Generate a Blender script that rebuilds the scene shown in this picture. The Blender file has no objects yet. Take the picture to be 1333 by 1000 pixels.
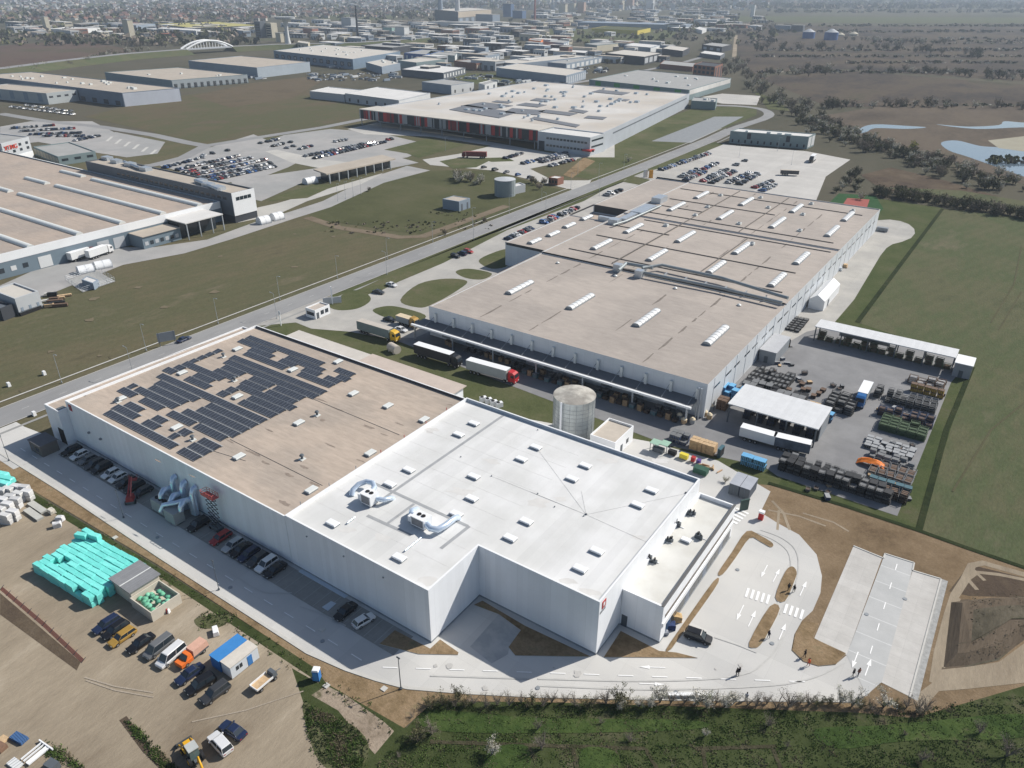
import bpy, math, random
import numpy as np
from mathutils import Vector, Matrix
random.seed(7); rng = np.random.default_rng(7)
sc = bpy.context.scene
COL = sc.collection
R_ = math.radians
# ------------------------------------------------------------------ camera, sky, sun, exposure
FPX, PITCH, ROLL, YAW, HCAM = 984.43, 0.484937, 0.004755, -0.600773, 100.0
_c, _s = math.cos, math.sin
FW = Vector((_s(YAW)*_c(PITCH), _c(YAW)*_c(PITCH), -_s(PITCH)))
_R0 = Vector((_c(YAW), -_s(YAW), 0)); _U0 = _R0.cross(FW)
RT = _c(ROLL)*_R0 + _s(ROLL)*_U0; UP = -_s(ROLL)*_R0 + _c(ROLL)*_U0
cam = bpy.data.cameras.new('camera'); co = bpy.data.objects.new('camera', cam); COL.objects.link(co)
cam.sensor_width = 36; cam.lens = FPX/1333*36; cam.clip_start = .5; cam.clip_end = 40000
mw = Matrix((RT, UP, -FW)).transposed().to_4x4(); mw.translation = (0, 0, HCAM); co.matrix_world = mw
sc.camera = co
SUN_AZ, SUN_EL = R_(59.3), R_(40.2)          # azimuth measured from +x towards +y
w = bpy.data.worlds.new('World'); sc.world = w; w.use_nodes = True
nt = w.node_tree; sky = nt.nodes.new('ShaderNodeTexSky'); sky.sky_type = 'NISHITA'; sky.sun_disc = False
sky.sun_elevation = SUN_EL; sky.sun_rotation = math.pi/2 - SUN_AZ; sky.air_density = 1.0; sky.dust_density = 1.0
bg = nt.nodes['Background']; bg.inputs[1].default_value = .085; nt.links.new(sky.outputs[0], bg.inputs[0])
sl = bpy.data.lights.new('sun', 'SUN'); sl.energy = 5.0; sl.angle = R_(.5); sl.color = (1, .95, .87)
so = bpy.data.objects.new('sun', sl); COL.objects.link(so)
sd = Vector((_c(SUN_EL)*_c(SUN_AZ), _c(SUN_EL)*_s(SUN_AZ), _s(SUN_EL)))
so.rotation_euler = sd.to_track_quat('Z', 'Y').to_euler(); so.location = sd*300
sc.view_settings.view_transform = 'Standard'; sc.view_settings.look = 'None'
sc.view_settings.exposure = .14; sc.view_settings.gamma = 1
sc.render.engine = 'CYCLES'
sc.cycles.max_bounces = 4; sc.cycles.diffuse_bounces = 2; sc.cycles.glossy_bounces = 2
sc.cycles.transmission_bounces = 2; sc.cycles.volume_bounces = 0; sc.cycles.transparent_max_bounces = 4
# survey helper: a photo pixel (1333x1000 frame) seen on the level z -> world point
def G(x, y, z=0.):
    d = FPX*FW + (x-666.5)*RT - (y-500)*UP
    t = (z-HCAM)/d.z
    return Vector((d.x*t, d.y*t, z))
def GP(pts, z=0.): return [G(a, b, z) for a, b in pts]
# ------------------------------------------------------------------ materials
MATS = {}
def N(nt, t, **kw):
    n = nt.nodes.new(t)
    for k, v in kw.items(): setattr(n, k, v)
    return n
def lin(*c):
    return tuple(c)+(1,)
def mat(name, col, var=.12, sc_=.25, rough=.85, metal=0., col2=None, big=None, seam=None, bump=0., spec=.3, streak=None, obj=False):
    """procedural surface: base colour varied by two noises at world scale; seam=(axis,step,width,dark) adds panel joints"""
    if name in MATS: return MATS[name]
    m = bpy.data.materials.new(name); MATS[name] = m; m.use_nodes = True
    nt = m.node_tree; b = nt.nodes['Principled BSDF']; L = nt.links.new
    b.inputs['Roughness'].default_value = rough; b.inputs['Metallic'].default_value = metal
    b.inputs['Specular IOR Level'].default_value = spec
    if obj:
        pos = N(nt, 'ShaderNodeTexCoord').outputs['Object']
    else:
        pos = N(nt, 'ShaderNodeNewGeometry').outputs['Position']
    src = pos
    if streak:                                 # stretch the noise along a direction
        mp = N(nt, 'ShaderNodeMapping'); mp.inputs['Rotation'].default_value = (0, 0, streak[0]); mp.inputs['Scale'].default_value = (1, streak[1], 1)
        L(pos, mp.inputs[0]); src = mp.outputs[0]
    n1 = N(nt, 'ShaderNodeTexNoise'); n1.inputs['Scale'].default_value = sc_; n1.inputs['Detail'].default_value = 6; n1.inputs['Roughness'].default_value = .65
    L(src, n1.inputs['Vector'])
    mr = N(nt, 'ShaderNodeMapRange'); mr.inputs[1].default_value = .25; mr.inputs[2].default_value = .75
    mr.inputs[3].default_value = 1-var; mr.inputs[4].default_value = 1+var; L(n1.outputs[0], mr.inputs[0])
    base = None
    if col2 is not None:
        n2 = N(nt, 'ShaderNodeTexNoise'); n2.inputs['Scale'].default_value = big or sc_*.2; n2.inputs['Detail'].default_value = 5; n2.inputs['Roughness'].default_value = .6
        L(pos, n2.inputs['Vector'])
        r2 = N(nt, 'ShaderNodeMapRange'); r2.interpolation_type = 'SMOOTHSTEP'; r2.inputs[1].default_value = .38; r2.inputs[2].default_value = .62; L(n2.outputs[0], r2.inputs[0])
        mx = N(nt, 'ShaderNodeMix', data_type='RGBA'); mx.inputs[6].default_value = lin(*col); mx.inputs[7].default_value = lin(*col2)
        L(r2.outputs[0], mx.inputs[0]); base = mx.outputs[2]
    vm = N(nt, 'ShaderNodeVectorMath', operation='MULTIPLY')
    if base: L(base, vm.inputs[0])
    else: vm.inputs[0].default_value = col
    L(mr.outputs[0], vm.inputs[1]); out = vm.outputs[0]
    for sm in (seam if isinstance(seam, list) else [seam] if seam else []):
        ax, step, wd, dark = sm
        sx = N(nt, 'ShaderNodeSeparateXYZ'); L(pos, sx.inputs[0])
        if ax == 'xy':
            a = N(nt, 'ShaderNodeMath', operation='ADD'); L(sx.outputs[0], a.inputs[0]); L(sx.outputs[1], a.inputs[1]); v = a.outputs[0]
        else: v = sx.outputs['xyz'.index(ax)]
        d = N(nt, 'ShaderNodeMath', operation='DIVIDE'); L(v, d.inputs[0]); d.inputs[1].default_value = step
        f = N(nt, 'ShaderNodeMath', operation='FRACT'); L(d.outputs[0], f.inputs[0])
        g = N(nt, 'ShaderNodeMath', operation='LESS_THAN'); L(f.outputs[0], g.inputs[0]); g.inputs[1].default_value = wd/step
        q = N(nt, 'ShaderNodeMath', operation='MULTIPLY_ADD'); L(g.outputs[0], q.inputs[0]); q.inputs[1].default_value = dark-1; q.inputs[2].default_value = 1
        v2 = N(nt, 'ShaderNodeVectorMath', operation='MULTIPLY'); L(out, v2.inputs[0]); L(q.outputs[0], v2.inputs[1]); out = v2.outputs[0]
        # each strip between joints gets a slightly different tone
        fl = N(nt, 'ShaderNodeMath', operation='FLOOR'); L(d.outputs[0], fl.inputs[0])
        wn = N(nt, 'ShaderNodeTexWhiteNoise', noise_dimensions='1D'); L(fl.outputs[0], wn.inputs['W'])
        q2 = N(nt, 'ShaderNodeMapRange'); q2.inputs[3].default_value = .965; q2.inputs[4].default_value = 1.035; L(wn.outputs[0], q2.inputs[0])
        v3 = N(nt, 'ShaderNodeVectorMath', operation='MULTIPLY'); L(out, v3.inputs[0]); L(q2.outputs[0], v3.inputs[1]); out = v3.outputs[0]
    L(out, b.inputs['Base Color'])
    if bump:
        bp = N(nt, 'ShaderNodeBump'); bp.inputs['Strength'].default_value = bump; bp.inputs['Distance'].default_value = .3
        n3 = N(nt, 'ShaderNodeTexNoise'); n3.inputs['Scale'].default_value = sc_*4; n3.inputs['Detail'].default_value = 4; L(pos, n3.inputs['Vector'])
        L(n3.outputs[0], bp.inputs['Height']); L(bp.outputs[0], b.inputs['Normal'])
    return m
def ground(name, cols, scales=(.012, .06, .5), streak=None, rough=1., stops=None, fine=.22, mow=None):
    """soil / grass: a colour ramp over mixed noises, plus fine mottling"""
    if name in MATS: return MATS[name]
    m = bpy.data.materials.new(name); MATS[name] = m; m.use_nodes = True
    nt = m.node_tree; b = nt.nodes['Principled BSDF']; L = nt.links.new
    b.inputs['Roughness'].default_value = rough; b.inputs['Specular IOR Level'].default_value = .05
    pos = N(nt, 'ShaderNodeNewGeometry').outputs['Position']; src = pos
    if streak:
        mp = N(nt, 'ShaderNodeMapping'); mp.inputs['Rotation'].default_value = (0, 0, streak[0]); mp.inputs['Scale'].default_value = (1, streak[1], 1)
        L(pos, mp.inputs[0]); src = mp.outputs[0]
    acc = None
    for i, s_ in enumerate(scales):
        n = N(nt, 'ShaderNodeTexNoise'); n.inputs['Scale'].default_value = s_; n.inputs['Detail'].default_value = 5; n.inputs['Roughness'].default_value = .62
        L(pos if i == 0 else src, n.inputs['Vector'])
        a = N(nt, 'ShaderNodeMath', operation='MULTIPLY'); L(n.outputs[0], a.inputs[0]); a.inputs[1].default_value = (.45, .35, .2)[i]
        if acc:
            ad = N(nt, 'ShaderNodeMath', operation='ADD'); L(acc, ad.inputs[0]); L(a.outputs[0], ad.inputs[1]); acc = ad.outputs[0]
        else: acc = a.outputs[0]
    cr = N(nt, 'ShaderNodeValToRGB'); L(acc, cr.inputs[0]); e = cr.color_ramp.elements
    st = stops or [.36 + .28*i/(len(cols)-1) for i in range(len(cols))]
    e[0].position = st[0]; e[0].color = lin(*cols[0]); e[1].position = st[-1]; e[1].color = lin(*cols[-1])
    for i in range(1, len(cols)-1):
        k = e.new(st[i]); k.color = lin(*cols[i])
    n = N(nt, 'ShaderNodeTexNoise'); n.inputs['Scale'].default_value = 2.2; n.inputs['Detail'].default_value = 8; n.inputs['Roughness'].default_value = .75; L(src, n.inputs['Vector'])
    mr = N(nt, 'ShaderNodeMapRange'); mr.inputs[1].default_value = .3; mr.inputs[2].default_value = .7; mr.inputs[3].default_value = 1-fine; mr.inputs[4].default_value = 1+fine; L(n.outputs[0], mr.inputs[0])
    vm = N(nt, 'ShaderNodeVectorMath', operation='MULTIPLY'); L(cr.outputs[0], vm.inputs[0]); L(mr.outputs[0], vm.inputs[1])
    out = vm.outputs[0]
    if mow:                                    # faint swaths left by machines: (angle, width, strength)
        mp = N(nt, 'ShaderNodeMapping'); mp.inputs['Rotation'].default_value = (0, 0, mow[0]); L(pos, mp.inputs[0])
        wv = N(nt, 'ShaderNodeTexWave'); wv.inputs['Scale'].default_value = .314/mow[1]; wv.inputs['Distortion'].default_value = 3.5; wv.inputs['Detail'].default_value = 3; wv.inputs['Detail Scale'].default_value = .6; L(mp.outputs[0], wv.inputs['Vector'])
        mq = N(nt, 'ShaderNodeMapRange'); mq.inputs[3].default_value = 1-mow[2]; mq.inputs[4].default_value = 1+mow[2]; L(wv.outputs['Fac'], mq.inputs[0])
        v2 = N(nt, 'ShaderNodeVectorMath', operation='MULTIPLY'); L(out, v2.inputs[0]); L(mq.outputs[0], v2.inputs[1]); out = v2.outputs[0]
    L(out, b.inputs['Base Color'])
    bp = N(nt, 'ShaderNodeBump'); bp.inputs['Strength'].default_value = .5; bp.inputs['Distance'].default_value = .25
    L(n.outputs[0], bp.inputs['Height']); L(bp.outputs[0], b.inputs['Normal'])
    return m
# ------------------------------------------------------------------ mesh building
class MB:
    def __init__(s): s.v = []; s.f = []; s.m = []; s.sm = []
    def add(s, vs, fs, m=0, smooth=False):
        o = len(s.v); s.v += [tuple(p) for p in vs]; s.f += [tuple(i+o for i in f) for f in fs]; s.m += [m]*len(fs); s.sm += [smooth]*len(fs); return s
    def box(s, x0, x1, y0, y1, z0, z1, m=0, T=None, taper=0):
        t = taper
        vs = [(x0, y0, z0), (x1, y0, z0), (x1, y1, z0), (x0, y1, z0), (x0+t, y0+t, z1), (x1-t, y0+t, z1), (x1-t, y1-t, z1), (x0+t, y1-t, z1)]
        if T is not None: vs = [T @ Vector(p) for p in vs]
        return s.add(vs, [(3, 2, 1, 0), (4, 5, 6, 7), (0, 1, 5, 4), (1, 2, 6, 5), (2, 3, 7, 6), (3, 0, 4, 7)], m)
    def prism(s, pts, z0, z1, m=0, mt=None, bottom=True):
        n = len(pts); vs = [(p[0], p[1], z0) for p in pts]+[(p[0], p[1], z1) for p in pts]
        ar = sum(pts[i][0]*pts[(i+1) % n][1]-pts[(i+1) % n][0]*pts[i][1] for i in range(n))
        q = [(i, (i+1) % n, n+(i+1) % n, n+i) for i in range(n)] if ar > 0 else [((i+1) % n, i, n+i, n+(i+1) % n) for i in range(n)]
        s.add(vs, q, m)
        s.add(vs[n:], [tuple(range(n)) if ar > 0 else tuple(range(n-1, -1, -1))], m if mt is None else mt)
        if bottom: s.add(vs[:n], [tuple(range(n-1, -1, -1)) if ar > 0 else tuple(range(n))], m)
        return s
    def sheet(s, pts, z, m=0):
        n = len(pts); ar = sum(pts[i][0]*pts[(i+1) % n][1]-pts[(i+1) % n][0]*pts[i][1] for i in range(n))
        return s.add([(p[0], p[1], z) for p in pts], [tuple(range(n)) if ar > 0 else tuple(range(n-1, -1, -1))], m)
    def cyl(s, p, q, r0, r1=None, n=12, m=0, cap=True, smooth=True):
        r1 = r0 if r1 is None else r1; p = Vector(p); q = Vector(q); d = (q-p)
        if d.length < 1e-6: return s
        d.normalize(); a = d.orthogonal().normalized(); b = d.cross(a)
        vs = []
        for c, r in ((p, r0), (q, r1)):
            for i in range(n):
                t = 2*math.pi*i/n; vs.append(c+(a*math.cos(t)+b*math.sin(t))*r)
        s.add(vs, [(i, (i+1) % n, n+(i+1) % n, n+i) for i in range(n)], m, smooth)
        if cap: s.add(vs, [tuple(range(n-1, -1, -1)), tuple(range(n, 2*n))], m)
        return s
    def tube(s, pts, r, n=8, m=0, smooth=True):
        rs = r if isinstance(r, (list, tuple)) else [r]*len(pts)
        P = [Vector(p) for p in pts]; vs = []; ref = None
        for i, p in enumerate(P):
            d = (P[min(i+1, len(P)-1)]-P[max(i-1, 0)]).normalized()
            if ref is None: ref = d.orthogonal().normalized()
            a = (ref-d*ref.dot(d)).normalized(); ref = a; b = d.cross(a)
            for k in range(n):
                t = 2*math.pi*k/n; vs.append(p+(a*math.cos(t)+b*math.sin(t))*rs[i])
        fs = [(i*n+k, i*n+(k+1) % n, (i+1)*n+(k+1) % n, (i+1)*n+k) for i in range(len(P)-1) for k in range(n)]
        s.add(vs, fs, m, smooth); s.add(vs, [tuple(range(n-1, -1, -1)), tuple(range(len(vs)-n, len(vs)))], m); return s
    def loft(s, rings, m=0, smooth=False, cap=True):
        n = len(rings[0]); vs = [p for r in rings for p in r]
        s.add(vs, [(i*n+k, i*n+(k+1) % n, (i+1)*n+(k+1) % n, (i+1)*n+k) for i in range(len(rings)-1) for k in range(n)], m, smooth)
        if cap: s.add(vs, [tuple(range(n-1, -1, -1)), tuple(range(len(vs)-n, len(vs)))], m)
        return s
    def mesh(s, name, mats):
        me = bpy.data.meshes.new(name); me.from_pydata(s.v, [], s.f)
        for x in (mats if isinstance(mats, (list, tuple)) else [mats]): me.materials.append(x)
        me.polygons.foreach_set('material_index', s.m); me.polygons.foreach_set('use_smooth', s.sm); me.update(); return me
    def build(s, name, mats, parent=None, loc=None, rz=0):
        return link(name, s.mesh(name, mats), parent, loc, rz)
def link(name, data, parent=None, loc=None, rz=0):
    o = bpy.data.objects.new(name, data); COL.objects.link(o)
    if loc is not None: o.location = loc
    if rz: o.rotation_euler = (0, 0, rz)
    if parent is not None: o.parent = parent
    return o
def tag(o, label=None, cat=None, group=None, kind=None):
    if label: o['label'] = label
    if cat: o['category'] = cat
    if group: o['group'] = group
    if kind: o['kind'] = kind
    return o
def thing(name, label, cat, loc=(0, 0, 0), rz=0, group=None):
    return tag(link(name, None, None, loc, rz), label, cat, group)
def struct(name, bm, mats): return tag(bm.build(name, mats), kind='structure')
def dup(o, loc=None, rz=None, label=None, group=None, scale=None):
    c = o.copy(); COL.objects.link(c)
    if loc is not None: c.location = loc
    if rz is not None: c.rotation_euler = (0, 0, rz)
    if label: c['label'] = label
    if group: c['group'] = group
    if scale is not None: c.scale = scale if hasattr(scale, '__len__') else (scale,)*3
    for ch in KIDS.get(o.name, ()):
        d = ch.copy(); COL.objects.link(d); d.parent = c
        for g in KIDS.get(ch.name, ()):
            e = g.copy(); COL.objects.link(e); e.parent = d
    return c
KIDS = {}
def proto(o):                                   # remember a thing's parts so that dup() can copy them
    for x in bpy.data.objects:
        if x.parent is not None and (x.parent == o or x.parent.parent == o):
            KIDS.setdefault(x.parent.name, [])
            if x not in KIDS[x.parent.name]: KIDS[x.parent.name].append(x)
    return o
ORD = ['first', 'second', 'third', 'fourth', 'fifth', 'sixth', 'seventh', 'eighth', 'ninth', 'tenth', 'eleventh', 'twelfth', 'thirteenth', 'fourteenth', 'fifteenth', 'sixteenth', 'seventeenth', 'eighteenth', 'nineteenth', 'twentieth']
def ordn(i):
    if i < 20: return ORD[i]
    return ['twenty', 'thirty', 'forty', 'fifty', 'sixty', 'seventy', 'eighty'][(i+1)//10-2]+('-'+ORD[(i+1) % 10-1] if (i+1) % 10 else 'th')
# shared surfaces
WHITE = mat('white_paint', (.78, .79, .80), .04, .3, .5)
ROOFWHITE = mat('white_membrane', (.68, .68, .675), .06, .12, .6, col2=(.60, .60, .585), big=.05, seam=[('x', 1.55, .05, .93)])
ROOFTAN = mat('tan_membrane', (.44, .365, .30), .15, .3, .9, col2=(.37, .315, .265), big=.06, seam=[('y', 1.0, .05, .88)], streak=(0, 4))
ROOFBEIGE = mat('beige_membrane', (.405, .358, .318), .12, .25, .9, col2=(.345, .307, .275), big=.035, streak=(0, 3))
CLAD = mat('white_cladding', (.84, .86, .89), .03, .4, .5, seam=[('xy', 1.15, .05, .955), ('xy', 6.9, .09, .93)])
CLADG = mat('grey_cladding', (.42, .46, .50), .05, .4, .5, seam=[('xy', 2.3, .06, .86)])
DARKG = mat('dark_grey_metal', (.10, .115, .13), .1, .4, .5)
MIDG = mat('mid_grey_metal', (.25, .27, .29), .1, .4, .5)
GLASS = mat('dark_glass', (.025, .035, .045), .2, .5, .12, spec=.6)
BLACK = mat('black_rubber', (.018, .018, .02), .2, 2, .8)
STEEL = mat('galvanised_steel', (.5, .54, .58), .12, .5, .38, .55)
FOIL = mat('shiny_duct_foil', (.66, .76, .88), .12, .8, .25, .55)
CONC = mat('pale_concrete', (.56, .55, .525), .09, .12, .9, col2=(.47, .465, .45), big=.06, seam=[('x', 5.0, .05, .9), ('y', 5.0, .05, .9)])
ASPH = mat('yard_asphalt', (.235, .235, .238), .13, .25, .95, col2=(.20, .20, .205), big=.04)
ASPHD = mat('road_asphalt', (.27, .27, .268), .10, .3, .95, col2=(.24, .24, .242), big=.05, streak=(0, .15))
KERB = mat('kerb_stone', (.50, .49, .46), .1, .6, .9)
PAINT = mat('road_paint_white', (.80, .80, .79), .08, 1.2, .7)
RED = mat('red_paint', (.42, .035, .035), .1, .5, .5)
ORANGE = mat('orange_paint', (.75, .17, .03), .1, .6, .6)
YELLOW = mat('yellow_paint', (.62, .36, .03), .1, .6, .5)
BLUE = mat('blue_paint', (.045, .19, .48), .1, .6, .5)
WOOD = mat('pale_timber', (.52, .37, .22), .25, 1.5, .85)
GREEN = mat('green_paint', (.12, .30, .16), .1, .6, .6)
# ------------------------------------------------------------------ the ground and everything laid on it
GRASS = ground('meadow_grass', [(.088, .080, .050), (.122, .108, .066), (.098, .098, .055), (.15, .128, .086)], (.012, .06, .4), streak=(.1, .35), mow=(.2, 4.5, .025))
GRASSG = ground('fresh_grass', [(.058, .070, .032), (.082, .094, .042), (.105, .108, .056), (.14, .122, .078)], (.03, .1, .6))
LUSH = ground('lush_grass', [(.027, .047, .014), (.042, .070, .02), (.062, .092, .028), (.09, .088, .048)], (.06, .2, .8))
FIELD = ground('field_grass', [(.072, .082, .045), (.106, .106, .060), (.080, .096, .048), (.128, .120, .076)], (.018, .08, .45), streak=(.25, .3), mow=(.35, 5, .03))
SOIL = ground('bare_soil', [(.12, .085, .052), (.18, .13, .08), (.225, .165, .105), (.29, .225, .15)], (.04, .12, .6))
SOILD = ground('dark_soil', [(.055, .043, .034), (.085, .064, .048), (.11, .085, .06), (.14, .11, .08)], (.03, .1, .5))
SOILV = ground('verge_soil', [(.15, .105, .06), (.215, .155, .09), (.27, .195, .12), (.20, .165, .095)], (.05, .2, .8))
SAND = ground('sandy_gravel', [(.175, .138, .098), (.265, .22, .163), (.32, .268, .20), (.43, .37, .29)], (.03, .09, .3), streak=(.6, .25), fine=.12)
SCRUB = ground('scrub_ground', [(.025, .034, .014), (.042, .056, .02), (.060, .074, .03), (.11, .096, .064)], (.05, .16, .6))
REED = ground('reed_bed', [(.068, .056, .046), (.10, .082, .064), (.13, .105, .08), (.088, .08, .056)], (.006, .04, .3), streak=(.5, .4))
MOOR = ground('brown_moor', [(.036, .033, .032), (.062, .053, .046), (.10, .08, .06), (.055, .06, .038)], (.006, .03, .2), streak=(.5, .3), fine=.42)
TERR = ground('far_terrain', [(.05, .052, .038), (.08, .077, .055), (.105, .095, .07), (.075, .09, .05)], (.0015, .006, .05), streak=(.4, .4))
PAVER = mat('pale_pavers', (.51, .495, .47), .09, .5, .95, seam=[('x', 2.5, .05, .9), ('y', 2.5, .05, .8)], col2=(.465, .45, .425), big=.1)
CONCG = mat('grey_concrete', (.455, .458, .452), .08, .2, .9, col2=(.42, .425, .42), big=.12, seam=[('y', 5.2, .22, 1.25)])
b = MB()
for i in range(14):
    for j in range(13):
        x0, y0 = -8000+i*1000, -1000+j*1000
        b.sheet([(x0, y0), (x0+1000, y0), (x0+1000, y0+1000), (x0, y0+1000)], -.06)
struct('ground', b, TERR)
LV = [0.0]
def lay(z):
    LV[0] += .0006; return z+LV[0]          # no two sheets ever share a plane
def patch(name, pts, m, z, px=True):
    P = GP(pts) if px else pts
    return struct(name, MB().sheet(P, lay(z)), m)
def rect(name, x0, x1, y0, y1, m, z): return patch(name, [(x0, y0), (x1, y0), (x1, y1), (x0, y1)], m, z, False)
def smooth(pts, n=5, closed=True):
    """round a polygon's corners (Catmull-Rom)"""
    out = []; L = len(pts)
    for i in range(L):
        p0, p1, p2, p3 = (Vector((*pts[(i+k-1) % L][:2], 0)) for k in range(4))
        for k in range(n):
            t = k/n; out.append(.5*((2*p1)+(p2-p0)*t+(2*p0-5*p1+4*p2-p3)*t*t+(3*p1-p0-3*p2+p3)*t**3))
    return out
def blob(name, pts, m, z, n=5): return struct(name, MB().sheet(smooth(GP(pts), n), lay(z)), m)
def band(name, pts, wd, m, z, px=True):
    P = GP(pts) if px else [Vector((*p[:2], 0)) for p in pts]; z = lay(z)
    Lf, Rt = [], []
    for i, p in enumerate(P):
        d = (P[min(i+1, len(P)-1)]-P[max(i-1, 0)]); d.z = 0; d.normalize(); nrm = Vector((-d.y, d.x, 0))*wd/2
        Lf.append(p+nrm); Rt.append(p-nrm)
    bm = MB()
    for i in range(len(P)-1): bm.sheet([Lf[i], Rt[i], Rt[i+1], Lf[i+1]], z)
    return struct(name, bm, m)
def kerb(pts, px=True, wd=.28, h=.14, closed=False):
    P = GP(pts) if px else [Vector((*p[:2], 0)) for p in pts]
    if closed: P = P+[P[0]]
    bm = MB()
    for i in range(len(P)-1):
        a, c = P[i], P[i+1]; d = (c-a); d.z = 0
        if d.length < .05: continue
        d.normalize(); q = Vector((-d.y, d.x, 0))*wd/2
        bm.prism([a-q, c-q, c+q, a+q], 0, h)
    return struct('kerb', bm, KERB)
# ---- near fields
rect('meadow', -560, -160, 20, 470, GRASS, -.04)
patch('field', [(1228, 272), (1500, 300), (1800, 560), (1800, 960), (1333, 738), (1195, 690), (1120, 415)], FIELD, -.03)
patch('grass_strip', [(1140, 258), (1228, 271), (1117, 420), (1266, 470), (1196, 690), (1164, 682), (1000, 628), (830, 590), (840, 560), (1050, 420)], ground('strip_grass', [(.042, .058, .024), (.060, .078, .031), (.078, .090, .040), (.10, .096, .056)], (.03, .1, .6)), -.02)
rect('lawn', -101, -30, 126.5, 165, GRASSG, -.015)
rect('lawn', -201, -101, 126.5, 163, GRASSG, -.012)
rect('verge', -201, -148, 163, 430, GRASSG, -.012)
patch('bare_earth', [(960, 628), (1005, 632), (1100, 660), (1196, 690), (1333, 739), (1420, 770), (1420, 950), (1150, 980), (860, 925), (800, 860), (900, 700)], SOIL, -.01)
patch('dry_grass', [(1255, 782), (1333, 776), (1420, 775), (1420, 835), (1333, 832), (1300, 860), (1262, 868), (1224, 871), (1232, 830)], ground('dry_tussock', [(.05, .045, .033), (.085, .075, .055), (.12, .105, .078), (.06, .066, .035)], (.1, .3, .9), streak=(.3, .4)), .004)
patch('ploughed_earth', [(1235, 782), (1262, 780), (1256, 868), (1222, 872), (1226, 835)], ground('furrowed_earth', [(.085, .068, .052), (.12, .095, .07), (.15, .12, .09)], (.05, .3, .9), streak=(1.2, .12)), .008)
patch('ploughed_earth', [(1235, 770), (1262, 735), (1333, 752), (1420, 775), (1420, 786), (1333, 778), (1262, 776)], SOILD, .0)
for pts, wd in (([(1216, 890), (1222, 850), (1235, 800), (1243, 775), (1256, 755), (1265, 736), (1280, 733), (1333, 748), (1420, 775)], 1.5), ([(1246, 775), (1258, 755), (1272, 745), (1300, 748), (1340, 756)], .9), ([(1258, 752), (1272, 768)], .8), ([(1265, 740), (1282, 756)], .7), ([(1225, 868), (1232, 820), (1246, 778)], 1.2)):
    band('dirt_track', pts, wd, SAND, .014)
for pts, wd in (([(1005, 652), (1020, 668), (1028, 690)], .6), ([(1000, 664), (1040, 672), (1075, 685)], .5), ([(1014, 664), (1012, 690)], .5), ([(1045, 668), (1085, 680), (1105, 692)], .45)):
    band('dirt_track', pts, wd, SAND, .012)
patch('dirt_track', [(1188, 908), (1215, 888), (1224, 872), (1262, 868), (1300, 862), (1333, 838), (1420, 825), (1420, 885), (1333, 889), (1260, 897), (1222, 900), (1200, 925)], SAND, .018)
patch('sandy_lot', [(-60, 590), (0, 618), (200, 738), (402, 868), (415, 890), (505, 955), (515, 968), (478, 985), (440, 1100), (-300, 1150), (-500, 700)], SAND, -.008)
patch('scrub_ground', [(380, 870), (525, 952), (560, 915), (700, 913), (1120, 928), (1190, 935), (1333, 893), (1600, 860), (1800, 1300), (200, 1300), (440, 1000), (410, 960)], SCRUB, -.005)
patch('scrub_ground', [(0, 616), (205, 738), (410, 869), (530, 948), (520, 963), (405, 882), (200, 746), (-6, 622)], SCRUB, .0)
patch('bare_earth', [(450, 905), (500, 940), (513, 952), (488, 982), (470, 962), (440, 925), (405, 905), (425, 893)], ground('tracked_sand', [(.16, .13, .09), (.26, .21, .16), (.33, .27, .21), (.1, .095, .05)], (.2, .5, 1.2)), .006)
blob('weeds', [(395, 915), (425, 930), (460, 945), (480, 970), (470, 1000), (445, 1010), (415, 990), (400, 950)], GRASSG, .010)
blob('weeds', [(255, 805), (300, 800), (290, 815), (262, 818)], GRASSG, .010)
patch('verge', [(-12, 580), (0, 590), (80, 640), (210, 727), (400, 850), (450, 872), (490, 886), (530, 897), (600, 903), (900, 912), (1110, 914), (1110, 926), (700, 914), (565, 913), (526, 948), (425, 890), (410, 870), (205, 735), (0, 613), (-14, 604)], SOILV, .004)
patch('ditch', [(0, 772), (105, 862), (100, 873), (0, 800)], SOILD, .004)
band('ditch', [(160, 935), (190, 975), (225, 1010)], 1.1, SOILD, .004)
# ---- concrete round the white warehouse
FRONTC = [(-14, 568), (-12, 580), (0, 590), (80, 640), (210, 727), (400, 850), (450, 872), (490, 885.5), (530, 896), (600, 902), (700, 907), (900, 911), (1110, 913), (1128, 906), (1146, 888), (1102, 853), (1087, 866), (1065, 868), (1045, 862), (1030, 847), (1034, 826), (1044, 808), (1058, 795), (1068, 772), (1070, 750), (1063, 722), (1040, 696), (1012, 681), (990, 667), (1003, 640), (935, 600), (845, 575)]
P = GP(FRONTC)+[Vector((-92, 143, 0)), Vector((-180, 68, 0)), Vector((-196, 66, 0))]
struct('pavement', MB().sheet(P, .012), CONC)
kerb([(-12, 580), (0, 590), (80, 640), (210, 727), (400, 850), (450, 872), (490, 885.5), (530, 896), (600, 902), (700, 907), (900, 911), (1110, 913)], wd=.55, h=.12)
rect('parking_bays', -176, -68, 64.2, 69.3, mat('bay_pavers', (.27, .265, .25), .1, .8, .95, seam=[('x', .5, .04, .88), ('y', 2.6, .05, .85)]), .017)
patch('asphalt_patch', [(649, 800), (682, 816), (664, 840), (661, 852), (640, 864), (612, 842)], mat('grey_apron', (.34, .35, .355), .06, .4, .9, col2=(.43, .43, .42), big=.35), .018)
patch('lot_pavers', [(1111, 711), (1148, 727), (1102, 853), (1060, 831)], PAVER, .014)
patch('lot_pavers', [(1188, 743), (1224, 754), (1184, 907), (1142, 886)], PAVER, .014)
patch('lot_drive', [(1152, 721), (1190, 733), (1148, 888), (1128, 905), (1102, 853)], CONCG, .018)
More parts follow.
